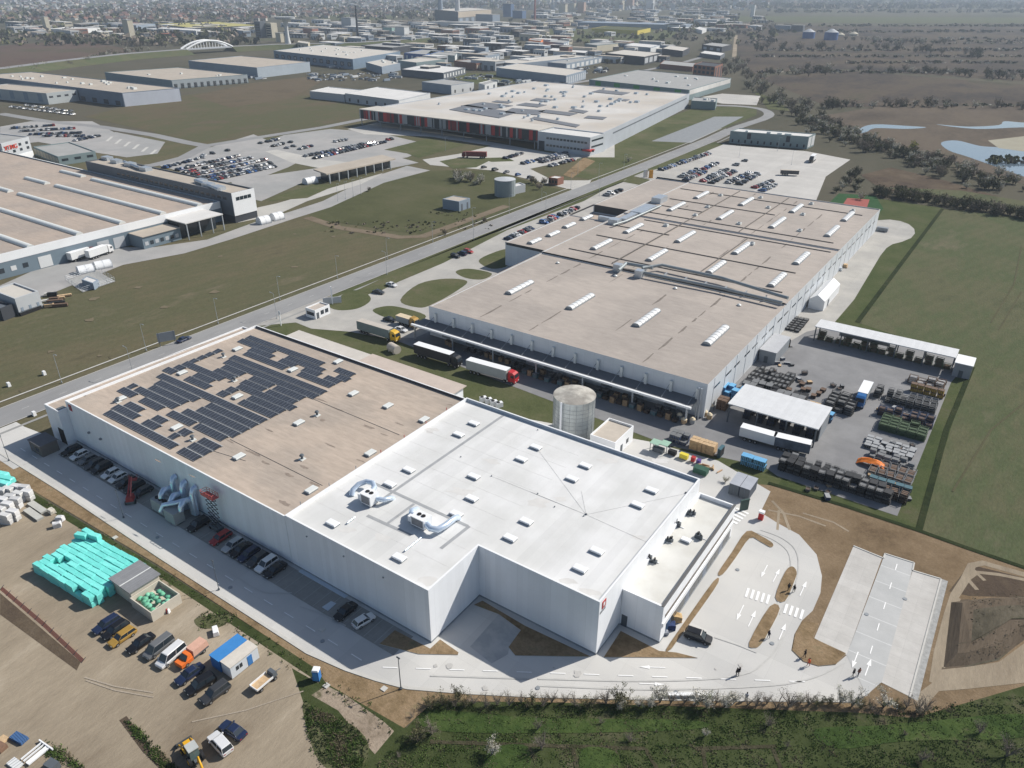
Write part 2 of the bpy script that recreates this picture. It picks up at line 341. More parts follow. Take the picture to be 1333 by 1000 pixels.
kerb([(1111, 711), (1150, 727), (1152, 721), (1190, 733), (1188, 743), (1225, 754), (1184, 908)])
band('gravel_strip', [(1229, 755), (1189, 910)], 1.3, mat('grey_gravel', (.33, .33, .32), .3, 1.5, .95), .012)
def island(pts, n=4, m=None):
    S = smooth(GP(pts), n); bm = MB().prism(S, 0.0, .13, 0, 1)
    return struct('planting_bed', bm, [KERB, m or SOILV])
for pts in ([(972, 692), (990, 698), (1006, 708), (1003, 713), (990, 706), (976, 701), (958, 726), (941, 748), (935, 746), (953, 719)],
            [(929, 757), (935, 759), (912, 793), (882, 834), (873, 846), (867, 846), (890, 812)],
            [(1022, 745), (1031, 738), (1037, 745), (1034, 757), (1022, 783), (1009, 778)],
            [(1002, 790), (1015, 793), (1000, 824), (990, 840), (982, 844), (975, 837)]): island(pts, 3)
for pts in ([(1044, 810), (1066, 812), (1058, 831), (1101, 851), (1088, 865.5), (1065, 867.5), (1046, 861.5), (1031, 847), (1035, 826)],
            [(494, 839), (514, 821), (560, 845), (573, 833), (597, 850), (596, 853), (545, 852)],
            [(617, 788), (628, 782.5), (683, 815), (769, 855.5), (671, 854), (662, 843), (678, 821), (649, 800)],
            [(786, 856), (808, 822), (858, 848), (880, 850), (908, 857)]):
    struct('planting_bed', MB().prism(GP(pts), 0, .12, 0, 1), [KERB, SOILV])
# markings
MZ = .075
def dash(name, pts, wd, m=PAINT, z=.045): return band(name, pts, wd, m, z)
bm = MB()
for i in range(21):
    x = -186+i*5.6; bm.sheet([(x, 60.3), (x+2.4, 60.3), (x+2.4, 60.48), (x, 60.48)], MZ)
struct('lane_marking', bm, PAINT)
bm = MB()
A0, A1 = G(498, 869), G(1065, 888.5); d = (A1-A0); Ln = d.length; d.normalize(); q = Vector((-d.y, d.x, 0))*.1
t = 0.
while t < Ln:
    a, c = A0+d*t, A0+d*(t+2.5); bm.sheet([a-q, c-q, c+q, a+q], MZ); t += 5.55
struct('lane_marking', bm, PAINT)
bm = MB()
for x in np.arange(-172, -72, 2.55): bm.sheet([(x, 64.4), (x+.11, 64.4), (x+.11, 69.2), (x, 69.2)], MZ)
struct('bay_marking', bm, mat('faded_bay_paint', (.40, .40, .385), .2, 1.2, .9))
def zebra(p0, p1, n, ln):
    a, c = G(*p0), G(*p1); bm = MB(); d = (c-a)/n; u = d.normalized(); v = Vector((-u.y, u.x, 0))*ln
    for i in range(n):
        p = a+d*i; bm.sheet([p, p+d*.5, p+d*.5+v, p+v], MZ)
    struct('crossing_marking', bm, PAINT)
zebra((969, 777), (1003, 788), 5, 2.6); zebra((1019, 798), (1047, 808), 4, 2.6)
zebra((959, 683), (977, 667), 5, 2.9)
def arrow(tail, tip):
    a, c = G(*tail), G(*tip); d = (c-a); L = d.length; u = d/L; v = Vector((-u.y, u.x, 0)); bm = MB()
    h = a+u*(L*.6)
    bm.sheet([a-v*.09, h-v*.09, h+v*.09, a+v*.09], MZ); bm.sheet([h-v*.38, c, h+v*.38], MZ)
    struct('arrow_marking', bm, PAINT)
for a, c in (((999, 736), (990.5, 752)), ((1006, 758), (1015, 741)), ((1041, 776), (1050, 757)), ((968, 788), (958.5, 808)), ((974, 816), (984, 795)), ((1014, 833), (1023, 812)), ((1117, 849), (1109, 870)), ((1126, 880), (1134, 858))): arrow(a, c)
bm = MB()
for f in (.06, .24, .42, .6, .78):
    a = Vector(G(1170, 727))*(1-f)+Vector(G(1124, 880))*f; c = Vector(G(1170, 727))*(1-f-.06)+Vector(G(1124, 880))*(f+.06)
    u = (c-a).normalized(); v = Vector((-u.y, u.x, 0))*.09; bm.sheet([a-v, c-v, c+v, a+v], MZ)
struct('lane_marking', bm, PAINT)
arrow((866, 869.5), (832, 868.5)); arrow((832, 890), (866, 891.5))
# ---- main road
def mainroad(x0, x1, z, m, name):
    Y = [-40, 150, 300, 450, 560, 612]; off = [0, 0, 0, 0, -1, -4]
    bm = MB()
    for i in range(len(Y)-1): bm.sheet([(x0+off[i], Y[i]), (x1+off[i], Y[i]), (x1+off[i+1], Y[i+1]), (x0+off[i+1], Y[i+1])], z)
    return struct(name, bm, m)
mainroad(-210.5, -200.5, .13, ASPHD, 'main_road')
mainroad(-214.6, -214.0, .13, KERB, 'footpath')
mainroad(-210.75, -210.5, .16, KERB, 'kerb'); mainroad(-200.5, -200.25, .16, KERB, 'kerb')
bm = MB()
for y in np.arange(60, 600, 10): bm.sheet([(-205.57, y), (-205.43, y), (-205.43, y+2), (-205.57, y+2)], .15)
struct('lane_marking', bm, mat('worn_paint', (.48, .48, .47), .2, 1.2, .8))
mainroad(-197.6, -196.6, .05, mat('grey_path', (.28, .28, .27), .1, .4), 'footpath')
rect('pavement', -200, -178, 55, 66, CONC, .02)
# ---- factory surrounds
FCON = mat('factory_concrete', (.40, .385, .355), .1, .2, .9, col2=(.35, .34, .32), big=.06, seam=[('x', 6, .05, .9), ('y', 6, .05, .9)])
patch('factory_yard', [(1052, 425), (1075, 418), (1262, 470), (1238, 498), (1168, 672), (1012, 620), (995, 608), (870, 580), (720, 523), (612, 482), (538, 452), (468, 425), (440, 410), (560, 395), (930, 470)], ASPH, .01)
patch('service_road', [(985, 470), (1080, 330), (1142, 287), (1158, 286), (1172, 288), (1183, 292), (1190, 298), (1191, 304), (1186, 310), (1174, 315), (1162, 318), (1154, 323), (1146, 333), (1112, 390), (1082, 425), (1050, 432)], FCON, .016)
rect('factory_apron', -190, -150, 168, 380, FCON, .006)
patch('service_road', [(330, 425), (395, 395), (430, 386), (470, 402), (520, 372), (660, 300), (760, 262), (800, 240), (860, 215), (900, 205), (1000, 240), (800, 330), (540, 440), (500, 440), (455, 432), (405, 428), (385, 420)], FCON, .02)
patch('factory_car_park', [(800, 252), (930, 186), (960, 190), (1050, 197), (1107, 208), (1075, 230), (1062, 262), (1045, 280), (830, 280)], mat('car_park_concrete', (.47, .455, .43), .08, .12, .9, seam=[('x', 8, .08, .9), ('y', 8, .08, .9)]), .006)
for pts in ([(428, 398), (440, 388), (458, 378), (478, 383), (482, 392), (465, 402), (440, 404)], [(521, 391), (545, 370), (580, 363), (608, 366), (596, 378), (560, 398), (540, 400)],
            [(485, 405), (500, 399), (520, 400), (553, 410), (545, 418), (510, 416)], [(593, 354), (610, 350), (640, 356), (628, 364), (606, 362)], [(623, 340), (640, 330), (662, 325), (662, 345), (640, 350)]):
    blob('lawn', pts, GRASSG, .03, 4)
patch('lawn', [(450, 385), (497, 378), (660, 297), (742, 262), (790, 240), (822, 233), (812, 236), (690, 284), (520, 352)], GRASSG, .026)
patch('lawn', [(822, 228), (838, 222), (930, 185), (942, 188), (870, 217)], GRASSG, .026)
patch('lawn', [(811, 237), (822, 229), (846, 234), (838, 242)], GRASSG, .03)
patch('sports_court', [(1068, 275), (1092, 252), (1140, 255), (1150, 272), (1140, 282)], ground('court_green', [(.03, .075, .03), (.045, .10, .045)], (.05, .2, .8)), .02)
patch('sports_court', [(1096, 268), (1103, 258), (1132, 260), (1128, 272)], mat('court_red', (.30, .075, .06), .1, .5), .03)
# ---- middle distance: car parks, roads, fields (left of the main road)
AS2 = mat('far_asphalt', (.30, .30, .295), .1, .1, .95, col2=(.35, .34, .33), big=.03)
FC2 = mat('far_concrete', (.47, .455, .42), .08, .1, .9, col2=(.41, .40, .375), big=.03)
patch('service_road', [(0, 372), (60, 345), (120, 322), (200, 322), (270, 312), (330, 290), (380, 275), (420, 262), (478, 233), (530, 216), (560, 222), (500, 238), (430, 270), (385, 284), (300, 312), (240, 330), (160, 345), (60, 385), (0, 400)], AS2, .0)
patch('service_road', [(300, 278), (360, 265), (430, 245), (500, 225), (470, 240), (400, 262), (360, 280), (310, 290)], FC2, .004)
patch('car_park', [(205, 215), (270, 193), (330, 175), (400, 205), (375, 218), (330, 235), (270, 240), (240, 225)], AS2, .0)
patch('car_park', [(330, 190), (370, 176), (430, 168), (490, 172), (565, 190), (530, 205), (440, 218), (380, 205)], AS2, .0)
patch('car_park', [(300, 235), (420, 218), (520, 205), (545, 212), (480, 225), (400, 235), (340, 262), (310, 255)], AS2, .002)
patch('plaza', [(360, 195), (420, 208), (470, 213), (430, 222), (380, 212), (345, 197)], FC2, .006)
patch('car_park', [(0, 165), (40, 158), (120, 158), (160, 178), (110, 195), (50, 185), (0, 190)], AS2, .0)
patch('truck_park', [(100, 195), (150, 172), (215, 185), (205, 200), (165, 205)], AS2, .002)
for k in range(6):
    a = (146+k*11.5, 178+k*3.4); band('lane_marking', [a, (a[0]-7, a[1]+6)], 2.0, KERB, .02)
band('road', [(0, 148), (60, 158), (130, 165), (200, 176), (245, 186), (268, 190)], 9, ASPHD, .01)
band('road', [(268, 190), (330, 180), (420, 166), (490, 152), (540, 140), (640, 125), (780, 103)], 9, ASPHD, .012)
band('road', [(268, 190), (240, 205), (200, 215), (120, 225), (0, 240)], 9, ASPHD, .012)
patch('brown_field', [(110, 152), (200, 130), (330, 112), (420, 118), (495, 140), (480, 152), (420, 164), (330, 178), (262, 187), (200, 172)], ground('brown_meadow', [(.085, .072, .048), (.118, .098, .064), (.092, .095, .052), (.13, .098, .074)], (.008, .03, .3), streak=(.5, .4)), -.02)
patch('brown_field', [(250, 125), (330, 108), (400, 100), (420, 106), (380, 128), (300, 140)], ground('tan_meadow', [(.10, .08, .055), (.13, .105, .072), (.085, .075, .05)], (.01, .04, .3)), -.012)
patch('meadow', [(415, 265), (500, 235), (560, 222), (640, 222), (700, 240), (735, 248), (650, 283), (560, 305), (520, 302), (400, 284)], ground('green_paddock', [(.062, .066, .034), (.084, .088, .044), (.11, .104, .06)], (.02, .06, .4)), -.02)
band('dirt_track', [(400, 283), (440, 296), (520, 309), (550, 308), (600, 290), (660, 268)], 5, ground('track_brown', [(.15, .12, .085), (.21, .17, .125)], (.05, .2, .6)), .0)
patch('lawn', [(350, 262), (400, 258), (440, 240), (410, 240), (360, 255)], GRASSG, .008)
# logistics hall surroundings
patch('truck_yard', [(452, 168), (490, 160), (560, 168), (640, 185), (720, 200), (800, 178), (800, 205), (760, 205), (690, 220), (720, 235), (770, 235), (760, 250), (735, 245), (640, 222), (560, 215), (550, 208), (600, 200), (640, 190), (560, 178), (475, 175)], FC2, .006)
patch('lawn', [(572, 210), (600, 205), (640, 208), (620, 218), (590, 220)], GRASSG, .012)
patch('lawn', [(620, 206), (660, 205), (670, 210), (640, 211)], GRASSG, .012)
patch('lawn', [(735, 228), (800, 180), (905, 140), (985, 138), (985, 150), (960, 160), (830, 212), (775, 235)], GRASSG, -.004)
patch('canal', [(848, 184), (930, 152), (968, 152), (900, 186)], mat('grey_liner', (.24, .25, .255), .12, .3, .6), .004)
patch('dry_bank', [(733, 228), (760, 205), (775, 210), (745, 232)], SOILV, .0)
patch('lawn', [(500, 195), (560, 180), (605, 188), (580, 196), (545, 206), (530, 200)], GRASSG, .004)
patch('paving', [(905, 128), (940, 122), (990, 125), (985, 137), (940, 135)], FC2, .004)
# right: reed beds, ponds, moors
patch('reed_bed', [(1075, 150), (1150, 138), (1333, 138), (1600, 150), (1700, 300), (1333, 240), (1225, 205), (1120, 178)], REED, -.03)
patch('brown_field', [(1120, 228), (1160, 218), (1230, 235), (1330, 265), (1240, 262), (1150, 248)], SOILD, -.02)
patch('moor', [(985, 100), (1100, 92), (1333, 110), (1700, 130), (1700, 148), (1333, 136), (1080, 140)], MOOR, -.035)
patch('moor', [(960, 70), (1100, 66), (1333, 84), (1600, 95), (1700, 125), (1333, 106), (1100, 90), (980, 96)], MOOR, -.034)
patch('grass_strip', [(1150, 244), (1240, 258), (1333, 276), (1500, 300), (1500, 296), (1333, 262), (1250, 248)], FIELD, -.012)
WATER = mat('pond_water', (.13, .18, .23), .06, .02, .08, spec=.6)
blob('pond', [(1225, 186), (1245, 183), (1275, 190), (1300, 192), (1345, 197), (1400, 205), (1400, 228), (1345, 232), (1310, 222), (1262, 205), (1235, 196)], WATER, .0, 4)
patch('sandbank', [(1286, 183), (1345, 176), (1400, 180), (1400, 206), (1345, 199), (1300, 193)], ground('pale_mud', [(.3, .28, .22), (.36, .34, .27)], (.02, .1, .5)), .006)
blob('stream', [(1116, 174), (1122, 166), (1140, 162), (1180, 164), (1206, 166), (1180, 168), (1140, 167), (1128, 172)], WATER, .0, 4)
blob('stream', [(1218, 162), (1260, 165), (1300, 163), (1308, 158), (1340, 160), (1400, 158), (1400, 166), (1330, 166), (1270, 168)], WATER, .0, 4)
for pts, m in (([(0, 60), (100, 52), (180, 66), (120, 80), (0, 97)], ground('purple_heath', [(.085, .06, .05), (.115, .082, .065), (.08, .075, .045)], (.006, .03, .2))), ([(690, 38), (880, 38), (880, 48), (800, 60), (745, 52)], GRASSG), ([(380, 22), (470, 16), (560, 20), (470, 28)], FIELD),
               ([(570, 96), (690, 94), (690, 108), (620, 110)], GRASSG), ([(960, 30), (1100, 34), (1333, 34), (1650, 46), (1650, 94), (1333, 83), (1100, 65), (960, 69)], MOOR), ([(960, 21), (1333, 23), (1333, 30), (1100, 30), (960, 28)], FIELD), ([(0, 6), (200, 4), (60, 16), (0, 22)], GRASSG), ([(980, 118), (1010, 130), (1030, 145), (1000, 142)], GRASSG)):
    patch('field', pts, m, -.02)
S_ = [Vector((-205.5, 560, 0)), Vector((-209.5, 612, 0))]+GP([(978, 160), (993, 155), (1001, 150), (998, 145), (985, 141), (962, 138.5), (935, 137.5), (900, 137)]); CR = []
for i in range(1, len(S_)-2):
    for k in range(6): t = k/6; p0, p1, p2, p3 = S_[i-1:i+3]; CR.append(.5*((2*p1)+(p2-p0)*t+(2*p0-5*p1+4*p2-p3)*t*t+(3*p1-p0-3*p2+p3)*t**3))
band('road', [S_[0]]+CR+[S_[-1]], 9, ASPHD, .03, False)
band('dirt_track', [(955, 82), (957, 60), (958, 46)], 7, SAND, .0)
band('road', [(780, 103), (880, 84), (930, 70), (950, 60)], 9, ASPHD, .012)
band('road', [(480, 60), (560, 52), (680, 40), (760, 30)], 10, ASPHD, .012)
# the raised ring road with its embankment
# tyre tracks across the sandy lot and on the fields, plot lines in the scrub, a pale slab by the wall
TRK = ground('wheel_track', [(.30, .255, .20), (.35, .30, .24), (.39, .335, .27)], (.05, .2, .6), fine=.1)
for pts, wd in (([(110, 882), (150, 894), (200, 902)], .25), ([(112, 886), (150, 899), (200, 908)], .25), ([(250, 940), (320, 925), (395, 900)], .22)): band('wheel_track', pts, wd, TRK, .0)
for pts in ([(1290, 420), (1320, 370), (1330, 320)], [(1300, 430), (1330, 380)], [(1240, 640), (1290, 560), (1400, 470)]): band('wheel_track', pts, .5, ground('field_track', [(.08, .078, .045), (.10, .095, .055)], (.05, .2, .6)), .0)
for a, c in (((560, 966), (840, 975)), ((640, 970), (628, 1010)), ((690, 968), (686, 1010)), ((745, 970), (752, 1010)), ((800, 974), (806, 1010)), ((840, 975), (860, 1010)), ((905, 975), (1010, 972)), ((1005, 972), (1020, 1010)), ((915, 976), (920, 1010))): band('furrow', [a, c], .6, ground('furrow_soil', [(.035, .034, .02), (.06, .055, .034), (.09, .08, .052)], (.1, .4, 1.)), .0)
for pts in ([(640, 975), (686, 972), (684, 1010), (630, 1010)], [(758, 975), (800, 978), (804, 1010), (760, 1010)], [(1060, 950), (1140, 945), (1200, 940), (1333, 930), (1333, 960), (1180, 965), (1090, 975)], [(560, 925), (700, 935), (900, 938), (900, 950), (700, 955), (560, 950)]): blob('grass', pts, LUSH, .0, 4)
for pts in ([(419, 791), (431, 783), (438, 786), (427, 796)],): patch('slab', pts, mat('pale_blue_slab', (.5, .56, .62), .05, .5), .03)
TM = mat('tyre_mark', (.475, .47, .45), .12, .6, .9)
for pts, wd in (([(990, 690), (1020, 702), (1038, 722), (1036, 760), (1015, 800)], .22), ([(986, 694), (1012, 706), (1028, 724), (1026, 758), (1004, 800)], .22), ([(700, 893), (850, 898), (1000, 893), (1060, 882), (1100, 862)], .3), ([(700, 884), (850, 887), (960, 880), (1000, 858), (1020, 830)], .3), ([(930, 830), (960, 840), (985, 850)], .25), ([(390, 790), (420, 800), (450, 815)], .2), ([(300, 745), (340, 770), (380, 772)], .2), ([(560, 880), (620, 882), (690, 884)], .3)): band('tyre_mark', [q for i in range(len(pts)-1) for q in [tuple(.5*((2*p1)+(p2-p0)*t+(2*p0-5*p1+4*p2-p3)*t*t+(3*p1-p0-3*p2+p3)*t**3) for p0, p1, p2, p3 in zip(pts[max(i-1, 0)], pts[i], pts[i+1], pts[min(i+2, len(pts)-1)])) for t in (0, .25, .5, .75)]]+[pts[-1]], wd, TM, .0)
OILS = mat('paving_stain', (.45, .44, .42), .2, .8, .9)
rs = random.Random(31)
for k in range(9):
    c = (rs.uniform(560, 1140), rs.uniform(862, 905)) if k < 12 else (rs.uniform(900, 1040), rs.uniform(720, 870)) if k < 20 else (rs.uniform(1080, 1200), rs.uniform(730, 880)); p = G(*c); r = rs.uniform(.2, .8)
    struct('stain', MB().sheet([(p.x+r*rs.uniform(.5, 1.2)*math.cos(t*.7), p.y+r*rs.uniform(.5, 1.2)*math.sin(t*.7)) for t in range(9)], lay(.0)), OILS)
for px in ((700, 896), (880, 902), (1005, 838), (420, 835), (300, 765), (205, 700), (960, 742), (1128, 800), (1178, 780)):
    p = G(*px); struct('manhole', MB().cyl((p.x, p.y, 0), (p.x, p.y, lay(.03)), .38, .38, 14), MIDG)
for px in ((425, 893), (500, 897), (419, 820), (150, 700)):
    p = G(*px); struct('drain_cover', MB().box(p.x-.45, p.x+.45, p.y-.45, p.y+.45, 0, lay(.06)), KERB)
DK = ground('ditch_grass', [(.018, .026, .012), (.028, .038, .016), (.04, .046, .022)], (.05, .2, .8))
band('ditch', [(1227, 272), (1172, 345), (1116, 420)], 1.6, DK, .0); band('ditch', [(1266, 478), (1232, 560), (1196, 691)], 1.3, DK, .0); band('ditch', [(1000, 629), (1100, 659), (1196, 691), (1260, 714), (1333, 739), (1420, 770)], 1.1, DK, .0)
for c0, n in (((1005, 705), 1), ((985, 690), 1)): pass
PATCH = mat('worn_turf', (.15, .125, .08), .2, .5, 1.)
for k in range(40):
    c = (rs.uniform(0, 500), rs.uniform(300, 480)) if k < 24 else (rs.uniform(1180, 1330), rs.uniform(310, 690)); p = G(*c); r = rs.uniform(.5, 2.2)
    if c[1] < 545-.42*c[0]-12: struct('bare_patch', MB().sheet([(p.x+r*rs.uniform(.4, 1.3)*math.cos(t*.7), p.y+r*rs.uniform(.4, 1.3)*math.sin(t*.7)) for t in range(9)], lay(.0)), PATCH)
# ------------------------------------------------------------------ large buildings near the camera
def inset(pts, t):
    n = len(pts); out = []
    for i in range(n):
        a, b, c = (Vector((*pts[(i+k) % n][:2], 0)) for k in (-1, 0, 1))
        u = (b-a).normalized(); v = (c-b).normalized(); nu = Vector((-u.y, u.x, 0)); nv = Vector((-v.y, v.x, 0))
        k = (nu+nv); out.append(b+k*(t/max(.3, 1+nu.dot(nv))))
    return out
def ccw(pts):
    n = len(pts); ar = sum(pts[i][0]*pts[(i+1) % n][1]-pts[(i+1) % n][0]*pts[i][1] for i in range(n))
    return list(pts) if ar > 0 else list(pts)[::-1]
def ring(bm, pts, t, z0, z1, zr, m=0, mc=None):
    """outer wall with a parapet: outside face, coping, inside face down to the roof"""
    pts = ccw(pts); n = len(pts); I = inset(pts, t); mc = m if mc is None else mc
    for i in range(n):
        j = (i+1) % n; a, b, c, d = pts[i], pts[j], I[j], I[i]
        bm.add([(a[0], a[1], z0), (b[0], b[1], z0), (b[0], b[1], z1), (a[0], a[1], z1)], [(0, 1, 2, 3)], m)
        bm.add([(a[0], a[1], z1), (b[0], b[1], z1), (c[0], c[1], z1), (d[0], d[1], z1)], [(0, 1, 2, 3)], mc)
        bm.add([(d[0], d[1], z1), (c[0], c[1], z1), (c[0], c[1], zr-.1), (d[0], d[1], zr-.1)], [(0, 1, 2, 3)], m)
    return bm
def part(name, bm, mats, root, label=None):
    rl = root.location if root.parent is None else root.location+root.parent.location
    o = bm.build(name, mats, root, -Vector(rl))
    if label: o['label'] = label
    return o
def wallrect(bm, P, Q, u0, u1, z0, z1, d=.06, m=0):
    """thin slab standing d proud of the wall P->Q (outside is to the right of P->Q)"""
    P = Vector((*P[:2], 0)); Q = Vector((*Q[:2], 0)); u = (Q-P).normalized(); n = Vector((u.y, -u.x, 0))
    a, c = P+u*u0-n*.05, P+u*u1-n*.05
    vs = [a, c, c+n*(d+.05), a+n*(d+.05)]
    bm.add([(v.x, v.y, z0) for v in vs]+[(v.x, v.y, z1) for v in vs], [(0, 1, 5, 4), (1, 2, 6, 5), (2, 3, 7, 6), (3, 0, 4, 7), (4, 5, 6, 7), (3, 2, 1, 0)][::1], m)
    return bm
CABLE0 = mat('grey_conduit', (.28, .25, .22), .1, 1); R_PALE = mat('pale_screed', (.50, .47, .43), .1, .3); R_PINK = mat('pinkish_screed', (.47, .40, .35), .1, .3)
# ================= the white warehouse in front
wh = thing('warehouse', 'large white warehouse in front, its flat roof half tan with solar rows, half white', 'warehouse', (-110, 98, 0))
TAN = [(-178, 70), (-99.7, 70), (-99.7, 126), (-177.4, 126)]
WHT = [(-99.6, 70), (-64.5, 70), (-64.5, 83.8), (-40, 83.8), (-40, 126), (-99.6, 126)]
WNG = [(-39.95, 92.3), (-32.3, 92.3), (-32.3, 126.6), (-39.95, 126.6)]
ANX = [(-184.4, 67.8), (-178.05, 67.8), (-178.05, 126), (-184.0, 126)]
bm = MB(); ring(bm, TAN, .3, 0, 11.5, 10.9, 0, 1); ring(bm, WHT, .35, 0, 11.85, 11.1, 0, 1); ring(bm, WNG, .4, 0, 8.2, 7.4, 0, 1); ring(bm, ANX, .3, 0, 9.5, 9.1, 0, 1)
part('wall', bm, [CLAD, WHITE], wh)
part('lean_to', MB().box(-176.5, -112.0, 126.05, 140.2, 0, 4.6), CLAD, wh); part('lean_to_roof', MB().box(-176.8, -146, 126.06, 140.6, 4.6, 4.85), R_PALE, wh); part('lean_to_roof', MB().box(-145.9, -111.4, 126.06, 141.0, 4.75, 5.0), R_PINK, wh)
part('roof', MB().sheet(inset(ccw(TAN), .29), 10.9), ROOFTAN, wh, 'tan membrane roof with dark streaks')
part('roof', MB().sheet(inset(ccw(WHT), .34), 11.1), ROOFWHITE, wh, 'white membrane roof')
part('roof', MB().sheet(inset(ccw(WNG), .39), 7.4), mat('cream_membrane', (.64, .635, .60), .06, .2, .6, col2=(.58, .57, .53), big=.15), wh, 'cream roof of the low wing')
part('roof', MB().sheet(inset(ccw(ANX), .29), 9.1), ROOFTAN, wh)
bm = MB()
for P, Q, L in (((-178, 70), (-64.5, 70), 113.5), ((-64.5, 70), (-64.5, 83.8), 13.8), ((-64.5, 83.8), (-40, 83.8), 24.5), ((-40, 83.8), (-40, 92.2), 8.4), ((-39.9, 92.3), (-32.3, 92.3), 7.6), ((-32.3, 92.3), (-32.3, 126.6), 34.3)):
    wallrect(bm, P, Q, .02, L-.02, 0, .35, .03)
part('plinth', bm, MIDG, wh)
bm = MB()          # dark inner face of the far parapet and the flashing
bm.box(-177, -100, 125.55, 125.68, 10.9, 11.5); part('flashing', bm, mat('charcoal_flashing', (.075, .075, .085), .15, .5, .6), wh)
bm = MB(); bm.box(-99.2, -40.5, 125.5, 125.62, 11.1, 11.7); part('flashing', bm, mat('blue_grey_flashing', (.33, .39, .46), .1, .5, .5), wh)
RT_, RW_, RL_ = 10.9, 11.1, 7.4
def skylight(px, z, sx=2.4, sy=1.45, m=WHITE, root=None, h=.55):
    p = G(*px, z+.3); bm = MB(); x, y = p.x, p.y
    bm.box(x-sx/2, x+sx/2, y-sy/2, y+sy/2, z, z+h*.62, 1); bm.box(x-sx/2-.06, x+sx/2+.06, y-sy/2-.06, y+sy/2+.06, z+h*.62, z+h, 0, taper=.12)
    return part('skylight', bm, [m, MIDG], root or wh)
OPAL = mat('opal_acrylic', (.66, .68, .66), .05, .5, .35)
for p in ((237, 485), (157, 519), (230, 556), (309, 454), (309, 516), (311, 594), (381, 481), (440, 470.5), (460, 512), (505, 528), (552, 546), (389, 550), (482, 589.5), (405, 637.5)): skylight(p, RT_, 1.5, 2.4, OPAL)
for p in ((532, 611.5), (507.5, 630), (614, 648.6), (594, 669), (519.7, 725.6), (616.7, 551), (597, 565.4), (697.6, 582), (678.6, 597.5), (616.7, 620), (744.6, 623), (762, 606), (685, 678.5), (664, 700), (755, 740), (777, 717), (830, 657), (848, 638), (433, 681)): skylight(p, RW_)
skylight((893, 703), RL_, 1.8, 1.2)
for p in ((413, 541), (393.5, 598), (291, 465), (305.5, 496), (154, 523.5), (251, 573)):
    q = G(*p, RT_); bm = MB(); bm.cyl((q.x, q.y, RT_), (q.x, q.y, RT_+1.0), .28, .28, 10); bm.cyl((q.x, q.y, RT_+.95), (q.x, q.y, RT_+1.25), .55, .35, 10); bm.box(q.x-.6, q.x+.6, q.y-.6, q.y+.6, RT_, RT_+.18, 1)
    part('roof_vent', bm, [DARKG, OPAL], wh)
# walkway strips on the white roof
WALK = mat('grey_walkway', (.33, .34, .35), .12, .6, .9)
def strip(a, c, wd=.7, z=RW_+.02):
    P, Q = G(*a, z), G(*c, z); u = (Q-P).normalized(); v = Vector((-u.y, u.x, 0))*wd/2
    return part('walkway', MB().sheet([P-v, Q-v, Q+v, P+v], z), WALK, wh)
strip((655, 541), (511, 640.5)); strip((480.5, 626), (609, 685), .7, RW_+.026); strip((539, 656), (505, 681), .6, RW_+.03); strip((478, 671), (535, 697), .7, RW_+.024); strip((611, 685), (574, 714), .7, RW_+.03); strip((511, 640.5), (499, 649), .6, RW_+.034)
# solar rows
SOL = mat('solar_cell', (.046, .051, .062), .25, .8, .18, spec=.55, seam=[('x', 1.02, .09, 4.0)])
ALU = mat('aluminium_frame', (.38, .40, .42), .1, .5, .45, .3)
def solar(z, a, c, off, sc_):
    P = G(off[0]+a[0]/sc_, off[1]+a[1]/sc_, RT_+.25); Q = G(off[0]+c[0]/sc_, off[1]+c[1]/sc_, RT_+.25)
    y = min(SROW, key=lambda r: abs(r-(P.y+Q.y)/2)); x0, x1 = min(P.x, Q.x), max(P.x, Q.x)
    x0 = round(x0/1.02)*1.02; x1 = max(x0+2.04, round(x1/1.02)*1.02)
    key = (y,)
    for s_ in SPANS.setdefault(key, []):
        if x0 < s_[1] and x1 > s_[0]: x0 = max(x0, s_[1]+.05) if x0 >= s_[0] else x0; x1 = min(x1, s_[0]-.05) if x0 < s_[0] else x1
    if x1-x0 < 1: return
    SPANS[key].append((x0, x1))
    bm = MB(); h0, h1 = RT_+.16, RT_+.40; w2 = .95
    vs = [(x0, y-w2, h0), (x1, y-w2, h0), (x1, y+w2, h1), (x0, y+w2, h1)]
    bm.add(vs, [(0, 1, 2, 3)], 0); bm.add([(x0, y-w2, h0-.04), (x1, y-w2, h0-.04), (x1, y+w2, h1-.04), (x0, y+w2, h1-.04)], [(3, 2, 1, 0)], 1)
    bm.box(x0, x1, y+w2, y+w2+.05, RT_, h1+.01, 1); bm.box(x0, x1, y-w2-.04, y-w2, h0-.05, h0+.012, 1)
    x = x0
    while x < x1: bm.box(x, x+.06, y-w2+.05, y+w2-.05, RT_, RT_+.12, 1); x += 3.06
    bm.add([(x0, y+w2+.06, RT_+.2), (x1, y+w2+.06, RT_+.2), (x1, y+w2+.5, RT_+.06), (x0, y+w2+.5, RT_+.06)], [(0, 1, 2, 3)], 2)  # pale grey far halves of the row, sky reflection put into the colour
    part('solar_row', bm, [SOL, ALU, mat('sky_lit_panel_half', (.33, .34, .35), .15, .8, .7)], wh)
SPANS = {}; SROW = (73.05, 75.6, 78.0, 81.3, 83.8, 86.3, 88.75, 91.3, 94.3, 96.75, 99.2, 101.25, 103.8, 106.2, 108.8, 112.5, 114.9, 117.0, 119.67)
Z6 = ((120, 430), 5.88); Z7 = ((290, 420), 7.016)
